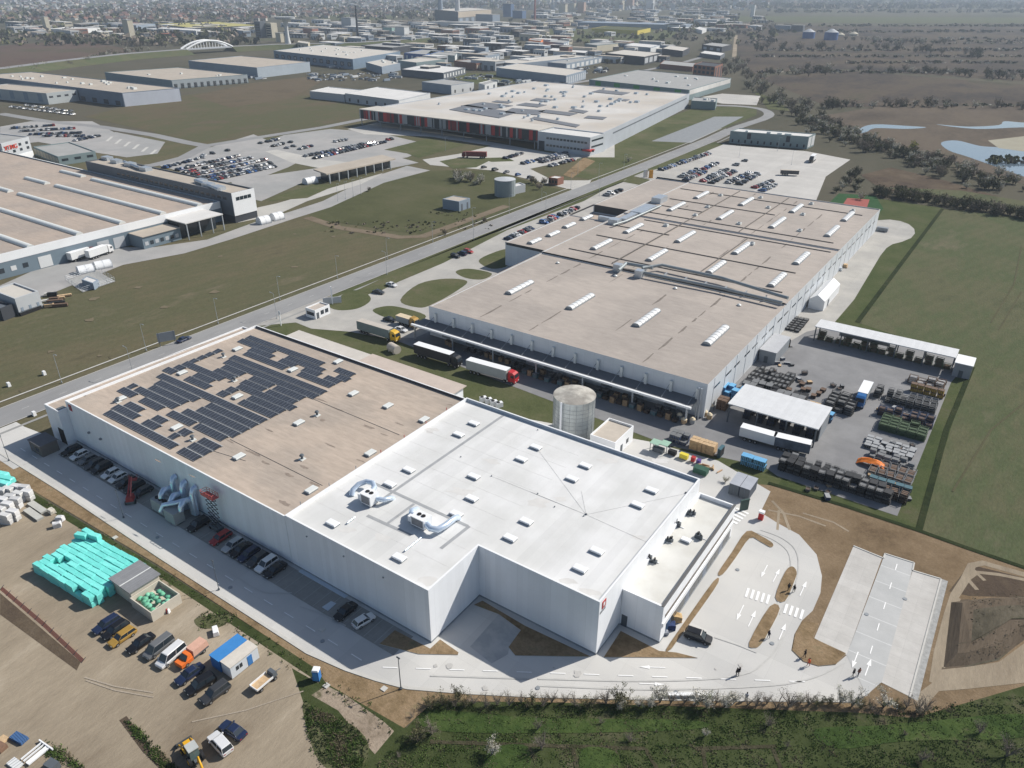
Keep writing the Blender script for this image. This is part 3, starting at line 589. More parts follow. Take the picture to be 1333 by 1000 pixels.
for a in ((90, 630, 640, 885), (170, 590, 350, 660), (245, 560, 385, 610), (385, 700, 510, 745), (470, 665, 550, 700), (590, 810, 640, 820), (660, 770, 750, 800), (680, 920, 810, 975), (760, 880, 880, 935), (830, 845, 960, 895), (200, 455, 330, 500), (270, 420, 320, 430), (330, 450, 650, 580), (380, 535, 540, 605), (425, 435, 710, 550), (490, 400, 820, 530), (500, 350, 1335, 688), (600, 630, 780, 710), (700, 615, 1120, 800), (800, 735, 1030, 825), (800, 600, 1192, 752), (870, 570, 1258, 728), (560, 300, 620, 322), (630, 272, 700, 300), (715, 360, 900, 430), (780, 335, 930, 395), (690, 250, 1000, 370), (760, 225, 800, 243), (810, 205, 850, 220), (870, 175, 900, 185), (930, 150, 965, 160), (930, 305, 1090, 360), (990, 275, 1150, 335), (960, 470, 1030, 495), (1030, 440, 1100, 465)):
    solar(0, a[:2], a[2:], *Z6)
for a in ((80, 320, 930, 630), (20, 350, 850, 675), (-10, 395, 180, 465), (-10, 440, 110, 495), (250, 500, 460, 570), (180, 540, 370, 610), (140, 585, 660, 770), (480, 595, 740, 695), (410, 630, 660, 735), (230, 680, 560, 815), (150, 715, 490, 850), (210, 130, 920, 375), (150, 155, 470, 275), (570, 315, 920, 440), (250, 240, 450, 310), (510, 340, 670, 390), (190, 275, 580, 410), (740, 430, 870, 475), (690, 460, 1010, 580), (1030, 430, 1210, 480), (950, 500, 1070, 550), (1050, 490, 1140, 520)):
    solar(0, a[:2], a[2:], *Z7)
# rooftop units
def roof_unit(px, L, W, H, dirs, big):
    p = G(*px, RW_); x, y = p.x, p.y; z = RW_
    bm = MB(); bm.box(x-L/2, x+L/2, y-W/2, y+W/2, z+.35, z+H, 0); bm.box(x-L/2+.25, x+L/2-.25, y-W/2-.03, y-W/2, z+.6, z+H-.2, 1); bm.box(x-L/2+.2, x+L/2-.2, y-W/2+.2, y+W/2-.2, z, z+.35, 1); bm.box(x-L/2-.9, x-L/2, y-W/2+.2, y+W/2-.2, z+.6, z+H*.75, 0)
    u = part('rooftop_unit', bm, [WHITE, mat('grille_grey', (.22, .22, .23), .2, .8, .6)], wh)
    for k in (-.55, .55):
        f = MB(); f.cyl((x+k*.9, y+.1, z+H), (x+k*.9, y+.1, z+H+.12), .42, .42, 14, 0); part('fan', f, [BLACK], u)
    for pts, r in dirs:
        part('duct', MB().tube([(x+a, y+b_, z+c) for a, b_, c in pts], r, 14), FOIL, u)
roof_unit((482, 655), 2.6, 2.4, 2.5, [([(-.6, 1.0, 1.6), (-1.2, 2.6, 1.7), (-2.6, 3.6, 1.6), (-4.2, 3.4, 1.4), (-5.0, 2.0, 1.2), (-5.0, .4, .8), (-4.6, -.4, 0)], .55), ([(1.2, .6, 1.2), (2.6, 1.2, 1.1), (3.0, 2.6, .9), (2.6, 3.6, 0)], .5)], 1)
roof_unit((549, 684), 3.2, 2.4, 2.3, [([(1.4, -.4, 1.4), (3.0, -1.0, 1.3), (4.2, -.4, 1.2), (4.6, 1.4, 1.2), (4.6, 4.0, 1.1), (4.4, 5.2, .5), (4.4, 5.3, 0)], .6), ([(-1.4, .2, 1.3), (-2.6, .2, 1.2), (-3.4, 1.2, 1.1), (-3.4, 2.6, .6), (-3.4, 2.8, 0)], .6)], 1)
for a, c in (((462, 673), (452, 681)), ((548, 700), (527, 717))):
    part('pipe', MB().tube([G(*a, RW_+.3), G(*c, RW_+.3)], .16), FOIL, wh)
# dirt, laps and cables on the two near roofs
DIRTW = mat('roof_dirt_pale', (.60, .59, .57), .08, .6, .8); DIRTT = mat('roof_dirt_brown', (.25, .205, .17), .3, .8, .95); CAB = mat('thin_cable', (.3, .3, .3), .1, 2); zz = [0]
def smear(c, r, z, m, el=1., a0=0., n=11, seed=0):
    rr = random.Random(seed+int(c[0]*31+c[1])); q = G(*c, z); zz[0] += .0005; pts = []
    for k in range(n):
        t = 2*math.pi*k/n; d = r*rr.uniform(.45, 1.3); x, y = d*el*math.cos(t), d*math.sin(t); pts.append((q.x+x*math.cos(a0)-y*math.sin(a0), q.y+x*math.sin(a0)+y*math.cos(a0)))
    part('stain', MB().sheet(pts, z+.006+zz[0]), m, wh)
for c, r in (((763, 772), 1.2), ((740, 758), .8), ((560, 757), 1.0), ((700, 655), 1.4), ((640, 600), 1.2), ((730, 650), .9), ((860, 600), 1.0), ((830, 700), .8), ((600, 640), 1.5), ((500, 700), 1.2), ((452, 690), .9), ((560, 560), 1.1), ((790, 600), 1.1)): smear(c, r, RW_, DIRTW, 1.8, .4)
for c, r, el in (((415, 520), .35, 7), ((440, 533), .3, 6), ((480, 556), .4, 6), ((500, 566), .25, 5), ((395, 608), .5, 2.5), ((420, 547), .5, 2), ((330, 590), .3, 8), ((345, 602), .3, 5), ((375, 618), .35, 5), ((408, 630), .4, 4), ((300, 575), .25, 7), ((585, 527), .4, 2), ((575, 540), .3, 3), ((370, 655), .5, 3), ((350, 560), .2, 9), ((430, 580), .2, 9), ((470, 600), .2, 7), ((520, 552), .22, 6), ((205, 600), .2, 8), ((110, 515), .35, 2), ((250, 620), .2, 6)): smear(c, r, RT_, DIRTT, el, .02)
for a, c in (((763, 670), (847, 708)), ((763, 670), (700, 585)), ((763, 670), (905, 640)), ((763, 670), (690, 640)), ((640, 620), (763, 670)), ((763, 670), (757, 640))): part('cable', MB().tube([G(*a, RW_+.04), G(*c, RW_+.04)], .014, 4), CAB, wh)
for a, c in (((300, 572), (420, 632)), ((400, 516), (520, 566)), ((200, 470), (330, 425)), ((255, 580), (320, 600))): part('cable', MB().tube([G(*a, RT_+.05), G(*c, RT_+.05)], .05, 4), CABLE0, wh)
for c in ((763, 670), (893, 642)):
    q = G(*c, RW_); part('anchor', MB().box(q.x-.18, q.x+.18, q.y-.15, q.y+.15, RW_, RW_+.22), DARKG, wh)
for i in range(9): y = 77+i*5.4; part('membrane_lap', MB().box(-99.1, -65.0, y, y+.06, RW_+.001, RW_+.012), DIRTW, wh) if y < 126 else None
# small units on the low wing's roof, clutter along the parapet
for i, p in enumerate(((898, 670), (883, 685), (867, 705), (912, 700), (850, 730))):
    q = G(*p, RL_); bm = MB(); rr = random.Random(i)
    for k in range(3):
        a, c = q.x+rr.uniform(-.9, .9), q.y+rr.uniform(-.7, .7); s_ = rr.uniform(.3, .55)
        bm.box(a-s_, a+s_, c-s_*.6, c+s_*.6, RL_, RL_+rr.uniform(.5, 1.1), 0); bm.cyl((a, c, RL_+.4), (a, c, RL_+1.2), .16, .16, 8, 1)
    bm.box(q.x-1.2, q.x+1.2, q.y-.15, q.y+.05, RL_+.02, RL_+.12, 2)
    part('condenser', bm, [DARKG, BLACK, WHITE], wh)
for x, y in [(-99.9+.2, 74+i*7.4) for i in range(7)]:
    part('anchor_post', MB().cyl((x, y, 11.8), (x, y, 12.5), .08, .08, 6), RED if y > 95 else MIDG, wh)
for p in ((640, 620), (700, 643), (722, 660), (600, 595), (760, 672), (700, 560)):
    q = G(*p, RW_); part('roof_drain', MB().cyl((q.x, q.y, RW_), (q.x, q.y, RW_+.22), .16, .12, 8), MIDG, wh)
# doors, glazing, emblem panels
A, B_ = (-39.9, 92.3), (-32.3, 92.3)
part('door', wallrect(MB(), A, B_, .25, 1.35, 0, 2.6, .05), DARKG, wh)
C_, D_ = (-32.3, 92.3), (-32.3, 126.6)
for i in range(15):
    part('window', wallrect(MB(), C_, D_, 2.2+i*2.1, 4.1+i*2.1, .5, 2.7, .04), GLASS if i % 4 else mat('blue_glass', (.05, .09, .16), .3, .6, .12, spec=.6), wh)
part('window', wallrect(MB(), C_, D_, 1.2, 33.5, 4.9, 5.6, .05), mat('brown_glass', (.09, .07, .055), .3, .7, .2, spec=.5), wh, 'long brown ribbon window')
part('string_course', MB().box(-32.3, -32.05, 92.5, 126.4, 3.6, 4.4), WHITE, wh)
part('coping', MB().box(-32.75, -32.25, 92.3, 126.6, 8.21, 8.3), mat('dark_coping', (.12, .12, .12), .1, .5), wh)
E_, F_ = (-40, 83.8), (-40, 92.2)
bm = MB(); wallrect(bm, E_, F_, .9, 2.2, 9.6, 11.1, .08, 0); wallrect(bm, E_, F_, 1.25, 1.85, 10.0, 10.75, .1, 1); part('emblem', bm, [RED, WHITE], wh, 'red square emblem with a white mark')
bm = MB()
for k in range(4): wallrect(bm, E_, F_, .35+k*.5, .7+k*.5, 8.9, 9.35, .05)
part('lettering', bm, MIDG, wh)
H_, I_ = (-178, 70), (-64.5, 70)
bm = MB(); wallrect(bm, H_, I_, 1.2, 2.5, 9.3, 10.9, .08, 0); wallrect(bm, H_, I_, 1.5, 2.1, 9.7, 10.4, .1, 1); part('emblem', bm, [RED, DARKG], wh, 'red square emblem on the shaded wall')
part('door', wallrect(MB(), (-184.4, 67.8), (-178.05, 67.8), 3.6, 6.2, 0, 4.2, .05), BLACK, wh, 'dark open doorway of the annex')
part('window', MB().box(-180.2, -178.2, 68.3, 70.2, 9.12, 9.3), DARKG, wh, 'dark roof hatch')
for u in (8, 13): part('wall_lamp', wallrect(MB(), H_, I_, u, u+.5, 5.3, 5.7, .5), MIDG, wh)
for i in range(3): part('wall_lamp', wallrect(MB(), H_, I_, 84+i*9.6, 84.25+i*9.6, 9.4, 9.6, .2), MIDG, wh)
for u in (80,): part('signboard', wallrect(MB(), H_, I_, 81, 93.5, .02, .05, .9), mat('pale_blue_slab', (.5, .56, .62), .05, .5), wh)
# ================= the tan roofed factory
fa = thing('factory', 'huge low factory with pale brown flat roof, rows of white skylights and a dock canopy', 'factory', (-102, 270, 0))
FX0, FX1, FY0, FY1 = -148.3, -55.4, 169.5, 377.
H1 = [(FX0, FY0), (FX1, FY0), (FX1, 236), (FX0, 236)]; H2 = [(FX0, 236.05), (FX1, 236.05), (FX1, 304), (FX0, 304)]; H3 = [(FX0, 304.05), (FX1, 304.05), (FX1, FY1), (FX0, FY1)]
O1 = [(-168, 240), (-148.35, 240), (-148.35, 290), (-168, 290)]; O2 = [(-168, 290.05), (-148.35, 290.05), (-148.35, 312), (-168, 312)]; O3 = [(-168, 312.05), (-148.35, 312.05), (-148.35, 380), (-168, 380)]
bm = MB(); FH = ((H1, 10., 9.7, .5), (H2, 10.4, 10.0, .3), (H3, 10.6, 10.2, .3), (O1, 9.6, 9.3, .3), (O2, 6.2, 5.9, .3), (O3, 9.6, 9.3, .3))
for P, t, r, k in FH: ring(bm, P, k, 0, t, r, 0, 1)
part('wall', bm, [mat('factory_cladding', (.60, .63, .66), .04, .4, .5, seam=[('xy', 3.0, .07, .88)]), ROOFBEIGE], fa)
for P, t, r, k in FH: part('roof', MB().sheet(inset(ccw(P), k-.01), r), ROOFBEIGE if P is not O2 else ROOFTAN, fa)
bm = MB(); 
for y in (236, 304): bm.box(FX0+.5, FX1-.5, y-.12, y-.02, 9.8, 10.5)
bm.box(-167.5, -148.8, 239.86, 239.98, 8.6, 9.62); bm.box(-168.1, -168.0, 240, 380, 8.9, 9.62)
bm.box(-167.5, -149, 312.06-.14, 312.06-.04, 6.2, 9.6); bm.box(-167.5, -149, 380.02, 380.12, 8.9, 10.2)
part('fascia', bm, mat('dark_fascia', (.05, .052, .055), .15, .5, .6), fa)  # near-black strips: shade on the low step walls is put into the colour
# seams and stains on the roof
STAIN = mat('roof_stain', (.19, .165, .145), .3, .6, .95)
for x in (-130, -112, -91, -75):
    for y0, y1, r in ((172, 234, 9.7), (240, 302, 10.0), (306, 374, 10.2)):
        rr = random.Random(int(x*y0)); y = y0
        bm = MB()
        while y < y1:
            l = rr.uniform(3, 12); wv = rr.uniform(.2, .7)
            if rr.random() < .62:
                bm.sheet([(x-wv*.2, y), (x+wv*.2, y), (x+wv, y+l*.4), (x+wv*.3, min(y+l, y1)), (x-wv*.6, min(y+l, y1))], r+.012)
            y += l+rr.uniform(0, 4)
        if bm.f: part('stain', bm, STAIN, fa)
CABLE = mat('cable_tray', (.15, .135, .125), .2, .6, .8)
for seg in ([(-142, 246), (-60, 246)], [(-142, 268), (-62, 268)], [(-120, 240), (-120, 374)], [(-142, 285), (-118, 285)], [(-136, 300), (-58, 300)], [(-142, 312), (-60, 312)], [(-142, 340), (-92, 340)], [(-146, 362), (-60, 362)], [(-96, 306), (-96, 374)], [(-90, 246), (-90, 300)], [(-140, 326), (-120, 326)]):
    (x0, y0), (x1, y1) = seg; z = 10.0 if max(y0, y1) < 303 else 10.2
    part('cable_tray', MB().box(min(x0, x1)-.18, max(x0, x1)+.18, min(y0, y1)-.18, max(y0, y1)+.18, z+.05, z+.3), CABLE, fa)
def saddle(px0, px1, z):
    """long translucent barrel rooflight with ribs"""
    a, c = G(*px0, z), G(*px1, z); x = (a.x+c.x)/2; y0, y1 = min(a.y, c.y), max(a.y, c.y); wv = 1.25; bm = MB(); rg = []
    n = 6
    for y in (y0, y1): rg.append([(x+wv*math.cos(math.pi*i/n), y, z+.25+.75*math.sin(math.pi*i/n)) for i in range(n+1)])
    bm.loft(rg, 0, True); bm.box(x-wv-.1, x+wv+.1, y0-.1, y1+.1, z, z+.27, 1)
    k = max(3, int((y1-y0)/2.0))
    for i in range(k+1):
        y = y0+(y1-y0)*i/k; rg = []
        for yy in (y-.1, y+.1): rg.append([(x+(wv+.05)*math.cos(math.pi*i2/n), yy, z+.26+.80*math.sin(math.pi*i2/n)) for i2 in range(n+1)])
        bm.loft(rg, 2, False)
    part('skylight', bm, [mat('white_polycarbonate', (.72, .73, .73), .05, .5, .35), MIDG, mat('rib_grey', (.42, .43, .43), .1, .5)], fa)
for a, c in (((661, 383), (692, 368)), ((741, 403), (770, 385)), ((827, 425), (856, 405)), ((918, 449), (946, 427))): saddle(a, c, 9.7)
for a, c in (((771, 325), (795, 314)), ((815, 304), (834, 293)), ((844, 340), (866, 327)), ((882, 316), (902, 303)), ((922, 356), (942, 342)), ((955, 331), (975, 318)), ((1001, 373), (1022, 358)), ((1033, 344), (1053, 331))): saddle(a, c, 10.0)
for a, c in (((872, 275), (889, 265)), ((906, 259), (920, 251)), ((935, 286), (953, 276)), ((964, 268), (979, 259)), ((1003, 297), (1021, 285)), ((1029, 277), (1044, 268)), ((1075, 308), (1091, 296)), ((1096, 288), (1111, 278))): saddle(a, c, 10.2)
for a, c in (((690, 318), (702, 312)), ((712, 308), (728, 303)), ((734, 297), (748, 292)), ((757, 287), (770, 282))): saddle(a, c, 9.3)
for a, c in (((777, 275), (787, 270)), ((787, 269), (797, 265)), ((798, 265), (809, 261))): saddle(a, c, 5.9)
for p in ((726, 343), (801, 360), (879, 376), (962, 398)):
    q = G(*p, 9.7); bm = MB(); bm.cyl((q.x, q.y, 9.7), (q.x, q.y, 10.0), .7, .7, 14, 1); bm.cyl((q.x, q.y, 10), (q.x, q.y, 10.35), .72, .25, 14, 0); part('roof_dome', bm, [OPAL, MIDG], fa)
# the big silver duct along the step of the roof, and plant on the left strip
def duct(pts, r): part('duct', MB().tube(pts, r, 14), mat('dull_duct', (.30, .33, .34), .15, .5, .5, .3), fa)
duct([G(836, 349, 12) + Vector((-20, 0, 0))*0, G(862, 345, 12), G(940, 362, 12), G(1012, 384, 12), G(1026, 388, 12)], .55)
duct([G(832, 352, 11.2), G(838, 355, 11.4), G(938, 375, 11.4), G(1018, 394, 11.4)], .5)
bm = MB()
for p in ((804, 352), (832, 360)):
    q = G(*p, 10); bm.box(q.x-1.3, q.x+1.3, q.y-1.3, q.y+1.3, 9.7, 12.4)
for k in range(7):
    q = G(840+k*26, 354+k*6, 10); bm.box(q.x-.1, q.x+.1, q.y-1.4, q.y+1.4, 9.7, 11.2)
part('duct_support', bm, STEEL, fa)
for a, c in (((805, 352), (815, 343)), ((815, 343), (850, 349))): duct([G(*a, 11.6), G(*c, 11.6)], .6)
for k, (p, sx, sy, h) in enumerate((((800, 292), 2.2, 2.2, 2.4), ((838, 275), 3, 8, 1.4), ((858, 264), 2.4, 4, 3.0), ((818, 284), 1.6, 6, 1.2), ((790, 287), 4, 1, 1.5))):
    q = G(*p, 9.7); part('rooftop_plant', MB().box(q.x-sx, q.x+sx, q.y-sy, q.y+sy, 9.4, 9.7+h, taper=.1), STEEL, fa)
duct([G(798, 293, 11), G(815, 288, 11), G(860, 268, 11)], .45)
for p in ((867, 294), (921, 270), (938, 255), (990, 258), (1000, 271), (1041, 301), (1056, 266), (1110, 275), (1045, 280), (905, 281), (962, 292), (979, 318)):
    q = G(*p, 10.2); bm = MB(); bm.box(q.x-.9, q.x+.9, q.y-.9, q.y+.9, 10, 10.9); bm.cyl((q.x, q.y, 10.9), (q.x, q.y, 11.2), .6, .5, 10, 1); part('roof_vent', bm, [OPAL, MIDG], fa)
# side windows
P, Q = (FX1, FY0), (FX1, FY1)
for i in range(26):
    u = 5+i*7.6+.9*(i % 2)
    part('window', wallrect(MB(), P, Q, u, u+4.6, 6.3, 6.9, .04), GLASS, fa)
for i in range(24):
    u = 5.0+i*8.4; part('downpipe', wallrect(MB(), P, Q, u, u+.12, 0, 9.8, .1), WHITE, fa)
# dock canopy along the front, with raking struts and wall boxes
part('canopy', MB().box(-150.5, -57.3, 164.0, 169.45, 4.9, 5.25), mat('canopy_deck', (.13, .135, .145), .1, .5, .6), fa)
part('gutter', MB().box(-150.8, -57.0, 163.3, 164.0, 4.85, 5.4), WHITE, fa)
for i in range(13):
    x = FX0+3+i*7.3
    part('wall_duct', MB().box(x-.35, x+.35, 168.7, 169.46, 5.3, 8.3), OPAL, fa)
    part('strut', MB().tube([(x-.6, 169.2, 7.0), (x-.6, 164.3, 5.35)], .07), MIDG, fa)
for i in range(7): part('column', MB().box(-150+i*15.3-.2, -150+i*15.3+.2, 164.0, 164.4, .05, 4.85), STEEL, fa)
for i in range(9): part('dock_door', wallrect(MB(), (FX0, FY0), (FX1, FY0), 5+i*9.6, 8.4+i*9.6, .6, 4.2, .06), MIDG, fa)
for k in (0, .7): part('pipe', MB().tube([(-57.0+k, 167.9, .1), (-57.0+k, 167.9, 9.2)], .22), STEEL, fa)
# ------------------------------------------------------------------ vehicles
PAINTS = {'black': (.012, .012, .014), 'dark grey': (.05, .052, .056), 'grey': (.16, .165, .17), 'silver': (.42, .43, .44), 'white': (.74, .74, .74), 'dark blue': (.018, .03, .075), 'blue': (.04, .12, .32), 'red': (.36, .03, .03), 'dark red': (.12, .02, .025), 'yellow brown': (.40, .24, .05), 'orange': (.72, .16, .04), 'green': (.05, .12, .07), 'beige': (.45, .38, .28)}
def paint(c): return mat(c.replace(' ', '_')+'_car_paint', PAINTS[c], .04, 1, .28, .15, spec=.6)
LAMP = mat('headlamp_glass', (.6, .62, .62), .05, 1, .15, spec=.7); TAIL = mat('taillight_red', (.35, .02, .02), .05, 1, .25); RIM = mat('wheel_rim', (.35, .36, .37), .1, 1, .35, .6)
CK = {'hatchback': (4.2, 1.78, 1.48, (.5, .47, .27, -.42, -.5), (.24, .07, -.36, -.47)), 'saloon': (4.75, 1.82, 1.45, (.5, .46, .27, -.4, -.5), (.23, .07, -.22, -.37)),
      'estate': (4.7, 1.82, 1.5, (.5, .47, .27, -.43, -.5), (.24, .08, -.41, -.48)), 'suv': (4.75, 1.92, 1.74, (.5, .47, .28, -.44, -.5), (.26, .10, -.42, -.48)), 'van': (5.2, 1.98, 2.0, (.5, .48, .36, -.46, -.5), (.35, .2, -.46, -.49))}
def car_parts(kind):
    L, W, H, st, gh = CK[kind]; w = W/2; zt0 = .98 if kind in ('suv', 'van') else .88
    tops = [zt0*.68, zt0*.80, zt0*.97, zt0*1.02, zt0*.94]; wid = [.80, .95, 1, 1, .88]
    def rg(x, ww, zt, zb): return [(x, -ww*.9, zb), (x, -ww, zb+.22), (x, -ww, zt-.14), (x, -ww*.9, zt), (x, 0, zt+.02), (x, ww*.9, zt), (x, ww, zt-.14), (x, ww, zb+.22), (x, ww*.9, zb)]
    body = MB(); body.loft([rg(s_*L, w*k, t, .34 if i in (0, 4) else .22)[::-1] for i, (s_, k, t) in enumerate(zip(st, wid, tops))], 0)
    a, c, d, e = (g*L for g in gh); zb = zt0*.94; tw = w*.74
    def sq(z, x0, x1, ww): return [(x0, -ww, z), (x0, ww, z), (x1, ww, z), (x1, -ww, z)]
    win = MB(); win.loft([sq(zb, a, e, w*.9), sq(H-.05, c, d, tw)], 0)
    body.loft([sq(H-.055, c+.03, d-.03, tw+.03), sq(H+.01, c-.10, d+.10, tw-.06)], 0)
    for sy in (-1, 1):
        for (x0, x1) in ((a, c), (e, d), ((a+e)/2, (c+d)/2)): body.tube([(x0, sy*w*.89, zb), (x1, sy*(tw+.01), H-.03)], .045, 4, 0)
        body.box(a-.35, a-.15, sy*(w+.12)-.1, sy*(w+.12)+.1, zb-.02, zb+.16, 0)
    wh = []
    for sx in (.30*L, -.29*L):
        for sy in (-1, 1):
            m = MB(); y0, y1 = sy*(w-.2), sy*(w+.015); m.cyl((sx, y0, .33), (sx, y1, .33), .33, .33, 14, 0); m.cyl((sx, y1, .33), (sx, y1+sy*.012, .33), .2, .2, 10, 1); wh.append(m)
    hl = [MB().box(.485*L-.06, .5*L+.005, sy*w*.55-.17, sy*w*.55+.17, zt0*.55, zt0*.70) for sy in (-1, 1)]
    tl = [MB().box(-.5*L-.012, -.49*L, sy*w*.62-.14, sy*w*.62+.14, zt0*.66, zt0*.84) for sy in (-1, 1)]
    return body, win, wh, hl, tl
SIMPLE, FULL = {}, {}
def simple_car(kind, c):
    if (kind, c) not in SIMPLE:
        b_, w_, wh_, h_, t_ = car_parts(kind); m = MB()
        for src, i in [(b_, 0), (w_, 1)]+[(x, 2) for x in wh_]: m.add(src.v, src.f, i)
        for x in h_: m.add(x.v, x.f, 3)
        for x in t_: m.add(x.v, x.f, 4)
        SIMPLE[kind, c] = m.mesh(kind+'_'+c.replace(' ', '_'), [paint(c), GLASS, BLACK, LAMP, TAIL])
    return SIMPLE[kind, c]
def car(kind, c, loc, rz, label, group, full=False):
    cat = 'van' if kind == 'van' else 'car'; nm = 'van' if kind == 'van' else 'parked_car'
    if not full:
        return tag(link(nm, simple_car(kind, c), None, loc, rz), label, cat, group)
    if (kind, c) not in FULL:
        b_, w_, wh_, h_, t_ = car_parts(kind); o = thing(nm, label, cat, loc, rz, group)
        b_.build('body', paint(c), o); w_.build('windows', GLASS, o)
        for x in wh_: x.build('wheel', [BLACK, RIM], o)
        for x in h_: x.build('headlight', LAMP, o)
        for x in t_: x.build('taillight', TAIL, o)
        FULL[kind, c] = proto(o); return o
    return dup(FULL[kind, c], loc, rz, label, group)
def span(rear, front, z=0.03):
    a, c = G(*rear), G(*front); d = c-a; p = (a+c)/2; p.z = z; return p, math.atan2(d.y, d.x)
for kind, c, r, f, lab in (
    ('estate', 'dark blue', (152, 808), (127, 824), 'dark blue estate car at the far left end of the row on the sandy lot'),
    ('estate', 'black', (165, 813), (137, 833), 'black estate car between the dark blue car and the yellow brown car'),
    ('estate', 'yellow brown', (174, 823), (146, 842), 'yellow brown estate car with a dark roof line on the sandy lot'),
    ('saloon', 'black', (199, 830), (169, 851), 'black saloon standing between the yellow brown car and the grey van'),
    ('van', 'grey', (224, 834), (191, 859), 'long grey passenger van on the sandy lot'),
    ('van', 'white', (236, 847), (211, 868), 'small white van between the grey van and the orange pickup'),
    ('saloon', 'dark blue', (263, 870), (232, 892), 'dark blue saloon beside the orange pickup'),
    ('suv', 'black', (279, 884), (245, 905), 'black off-road car near the white cabin, second from the right end of its row'),
    ('suv', 'dark grey', (298, 893), (264, 918), 'dark grey off-road car at the near right end of the sandy row'),
    ('saloon', 'dark blue', (315, 961), (293, 947), 'dark blue saloon standing alone behind the white car'),
    ('suv', 'white', (297, 982), (278, 961), 'white off-road car beside the yellow digger'),
    ('suv', 'black', (894, 827), (923, 837), 'black off-road car parked beside the low wing of the white warehouse')):
    p, a = span(r, f); o = car(kind, c, p, a, lab, 'cars parked near the white warehouse', True)
# the row in the shade of the white warehouse
for i, (kind, c, px, lab) in enumerate((
    ('estate', 'black', (85, 593), 'black car nearest the annex in the shaded row by the warehouse wall'), ('hatchback', 'white', (100, 597), 'white hatchback second in the shaded row from the annex'),
    ('hatchback', 'grey', (111, 603), 'grey hatchback third in the shaded row from the annex'), ('estate', 'dark grey', (121, 608), 'dark grey estate car fourth in the shaded row from the annex'), ('suv', 'black', (131, 613), 'black off-road car fifth in the shaded row from the annex'),
    ('hatchback', 'white', (143, 620), 'left one of two white cars side by side in the shaded row'), ('hatchback', 'white', (153, 625), 'right one of two white cars side by side in the shaded row'),
    ('estate', 'black', (163, 632), 'black estate car right beside the two white cars in the shade'), ('suv', 'black', (173, 638), 'black off-road car behind the red boom lift'), ('estate', 'dark grey', (182, 645), 'dark grey estate car closest to the silver ducts'),
    ('suv', 'black', (259, 686), 'black off-road car alone between the silver ducts and the red car'), ('estate', 'red', (291, 701), 'red car in the shade below the scissor lift'),
    ('estate', 'silver', (306, 711), 'silver estate car right of the red car in the shade'), ('saloon', 'black', (315, 718), 'black saloon right of the silver estate car in the shade'), ('estate', 'dark blue', (325, 724), 'dark blue estate car third right of the red car in the shade'),
    ('estate', 'dark grey', (335, 732), 'dark grey estate car left of the last white car in the shade'), ('suv', 'white', (346, 739), 'white off-road car next to the end of the shaded row'), ('saloon', 'black', (357, 746), 'black saloon at the right end of the shaded row'),
    ('saloon', 'black', (450, 799), 'black car standing alone left of the lone white car'), ('hatchback', 'white', (474, 811), 'lone white car near the front corner of the white warehouse'))):
    p = G(*px); p.z = .03; p.y = 66.6 if i < 18 else p.y
    car(kind, c, p, -math.pi/2 if i != 19 else math.pi/2-.2, lab, 'cars parked in the shade of the white warehouse', True)
# trucks
def wheels(root, xs, w, r=.48, n=14):
    for x in xs:
        for sy in (-1, 1): MB().cyl((x, sy*(w-.28), r), (x, sy*w, r), r, r, n, 0).cyl((x, sy*w, r), (x, sy*(w+.015), r), r*.55, r*.55, 10, 1).build('wheel', [BLACK, RIM], root)
def truck(name, label, rear, front, cab, side, roof, L=13.6, cat='truck', cabL=2.3, H=4.0, group=None):
    p, a = span(rear, front); tot = L+cabL+.6
    o = thing(name, label, cat, p, a, group); x0 = -tot/2
    t = MB(); t.box(x0, x0+L, -1.27, 1.27, 1.15, H-.05, 0); t.box(x0-.01, x0+L+.01, -1.28, 1.28, H-.05, H, 1); t.box(x0, x0+L, -1.0, 1.0, .85, 1.15, 2)
    for k in range(int(L/1.1)): t.box(x0+.4+k*1.1, x0+.46+k*1.1, -1.29, 1.29, 1.2, H-.1, 3)
    t.build('trailer', [side, roof, DARKG, side], o)
    if cab:
        c0 = x0+L+.5; m = MB(); m.loft([[(c0, -1.2, .7), (c0+cabL, -1.2, .7), (c0+cabL, 1.2, .7), (c0, 1.2, .7)], [(c0, -1.22, 2.2), (c0+cabL, -1.2, 2.2), (c0+cabL, 1.2, 2.2), (c0, 1.22, 2.2)], [(c0, -1.15, 3.4), (c0+cabL-.25, -1.12, 3.2), (c0+cabL-.25, 1.12, 3.2), (c0, 1.15, 3.4)], [(c0, -1.0, 3.8), (c0+cabL-.9, -1.0, 3.6), (c0+cabL-.9, 1.0, 3.6), (c0, 1.0, 3.8)]], 0)
        m.box(c0-2.2, c0+.2, -.45, .45, .75, 1.0, 1); m.build('cab', [cab, DARKG], o)
        MB().loft([[(c0+cabL+.01, -1.08, 2.1), (c0+cabL+.02, 1.08, 2.1)][::1]+[(c0+cabL-.2, 1.0, 3.1), (c0+cabL-.2, -1.0, 3.1)], [(c0+cabL+.04, -1.08, 2.1), (c0+cabL+.05, 1.08, 2.1), (c0+cabL-.17, 1.0, 3.1), (c0+cabL-.17, -1.0, 3.1)]], 0).build('windshield', GLASS, o)
        for sy in (-1, 1):
            MB().box(c0+.9, c0+cabL-.4, sy*1.215-.012, sy*1.215+.012, 2.1, 2.85).build('side_window', GLASS, o)
            MB().box(c0+cabL+.0, c0+cabL+.05, sy*.85-.2, sy*.85+.2, .85, 1.1).build('headlight', LAMP, o)
        wheels(o, (c0+cabL-1.0, c0-1.2), 1.24)
    wheels(o, (x0+1.5, x0+2.8, x0+4.1), 1.24)
    return o
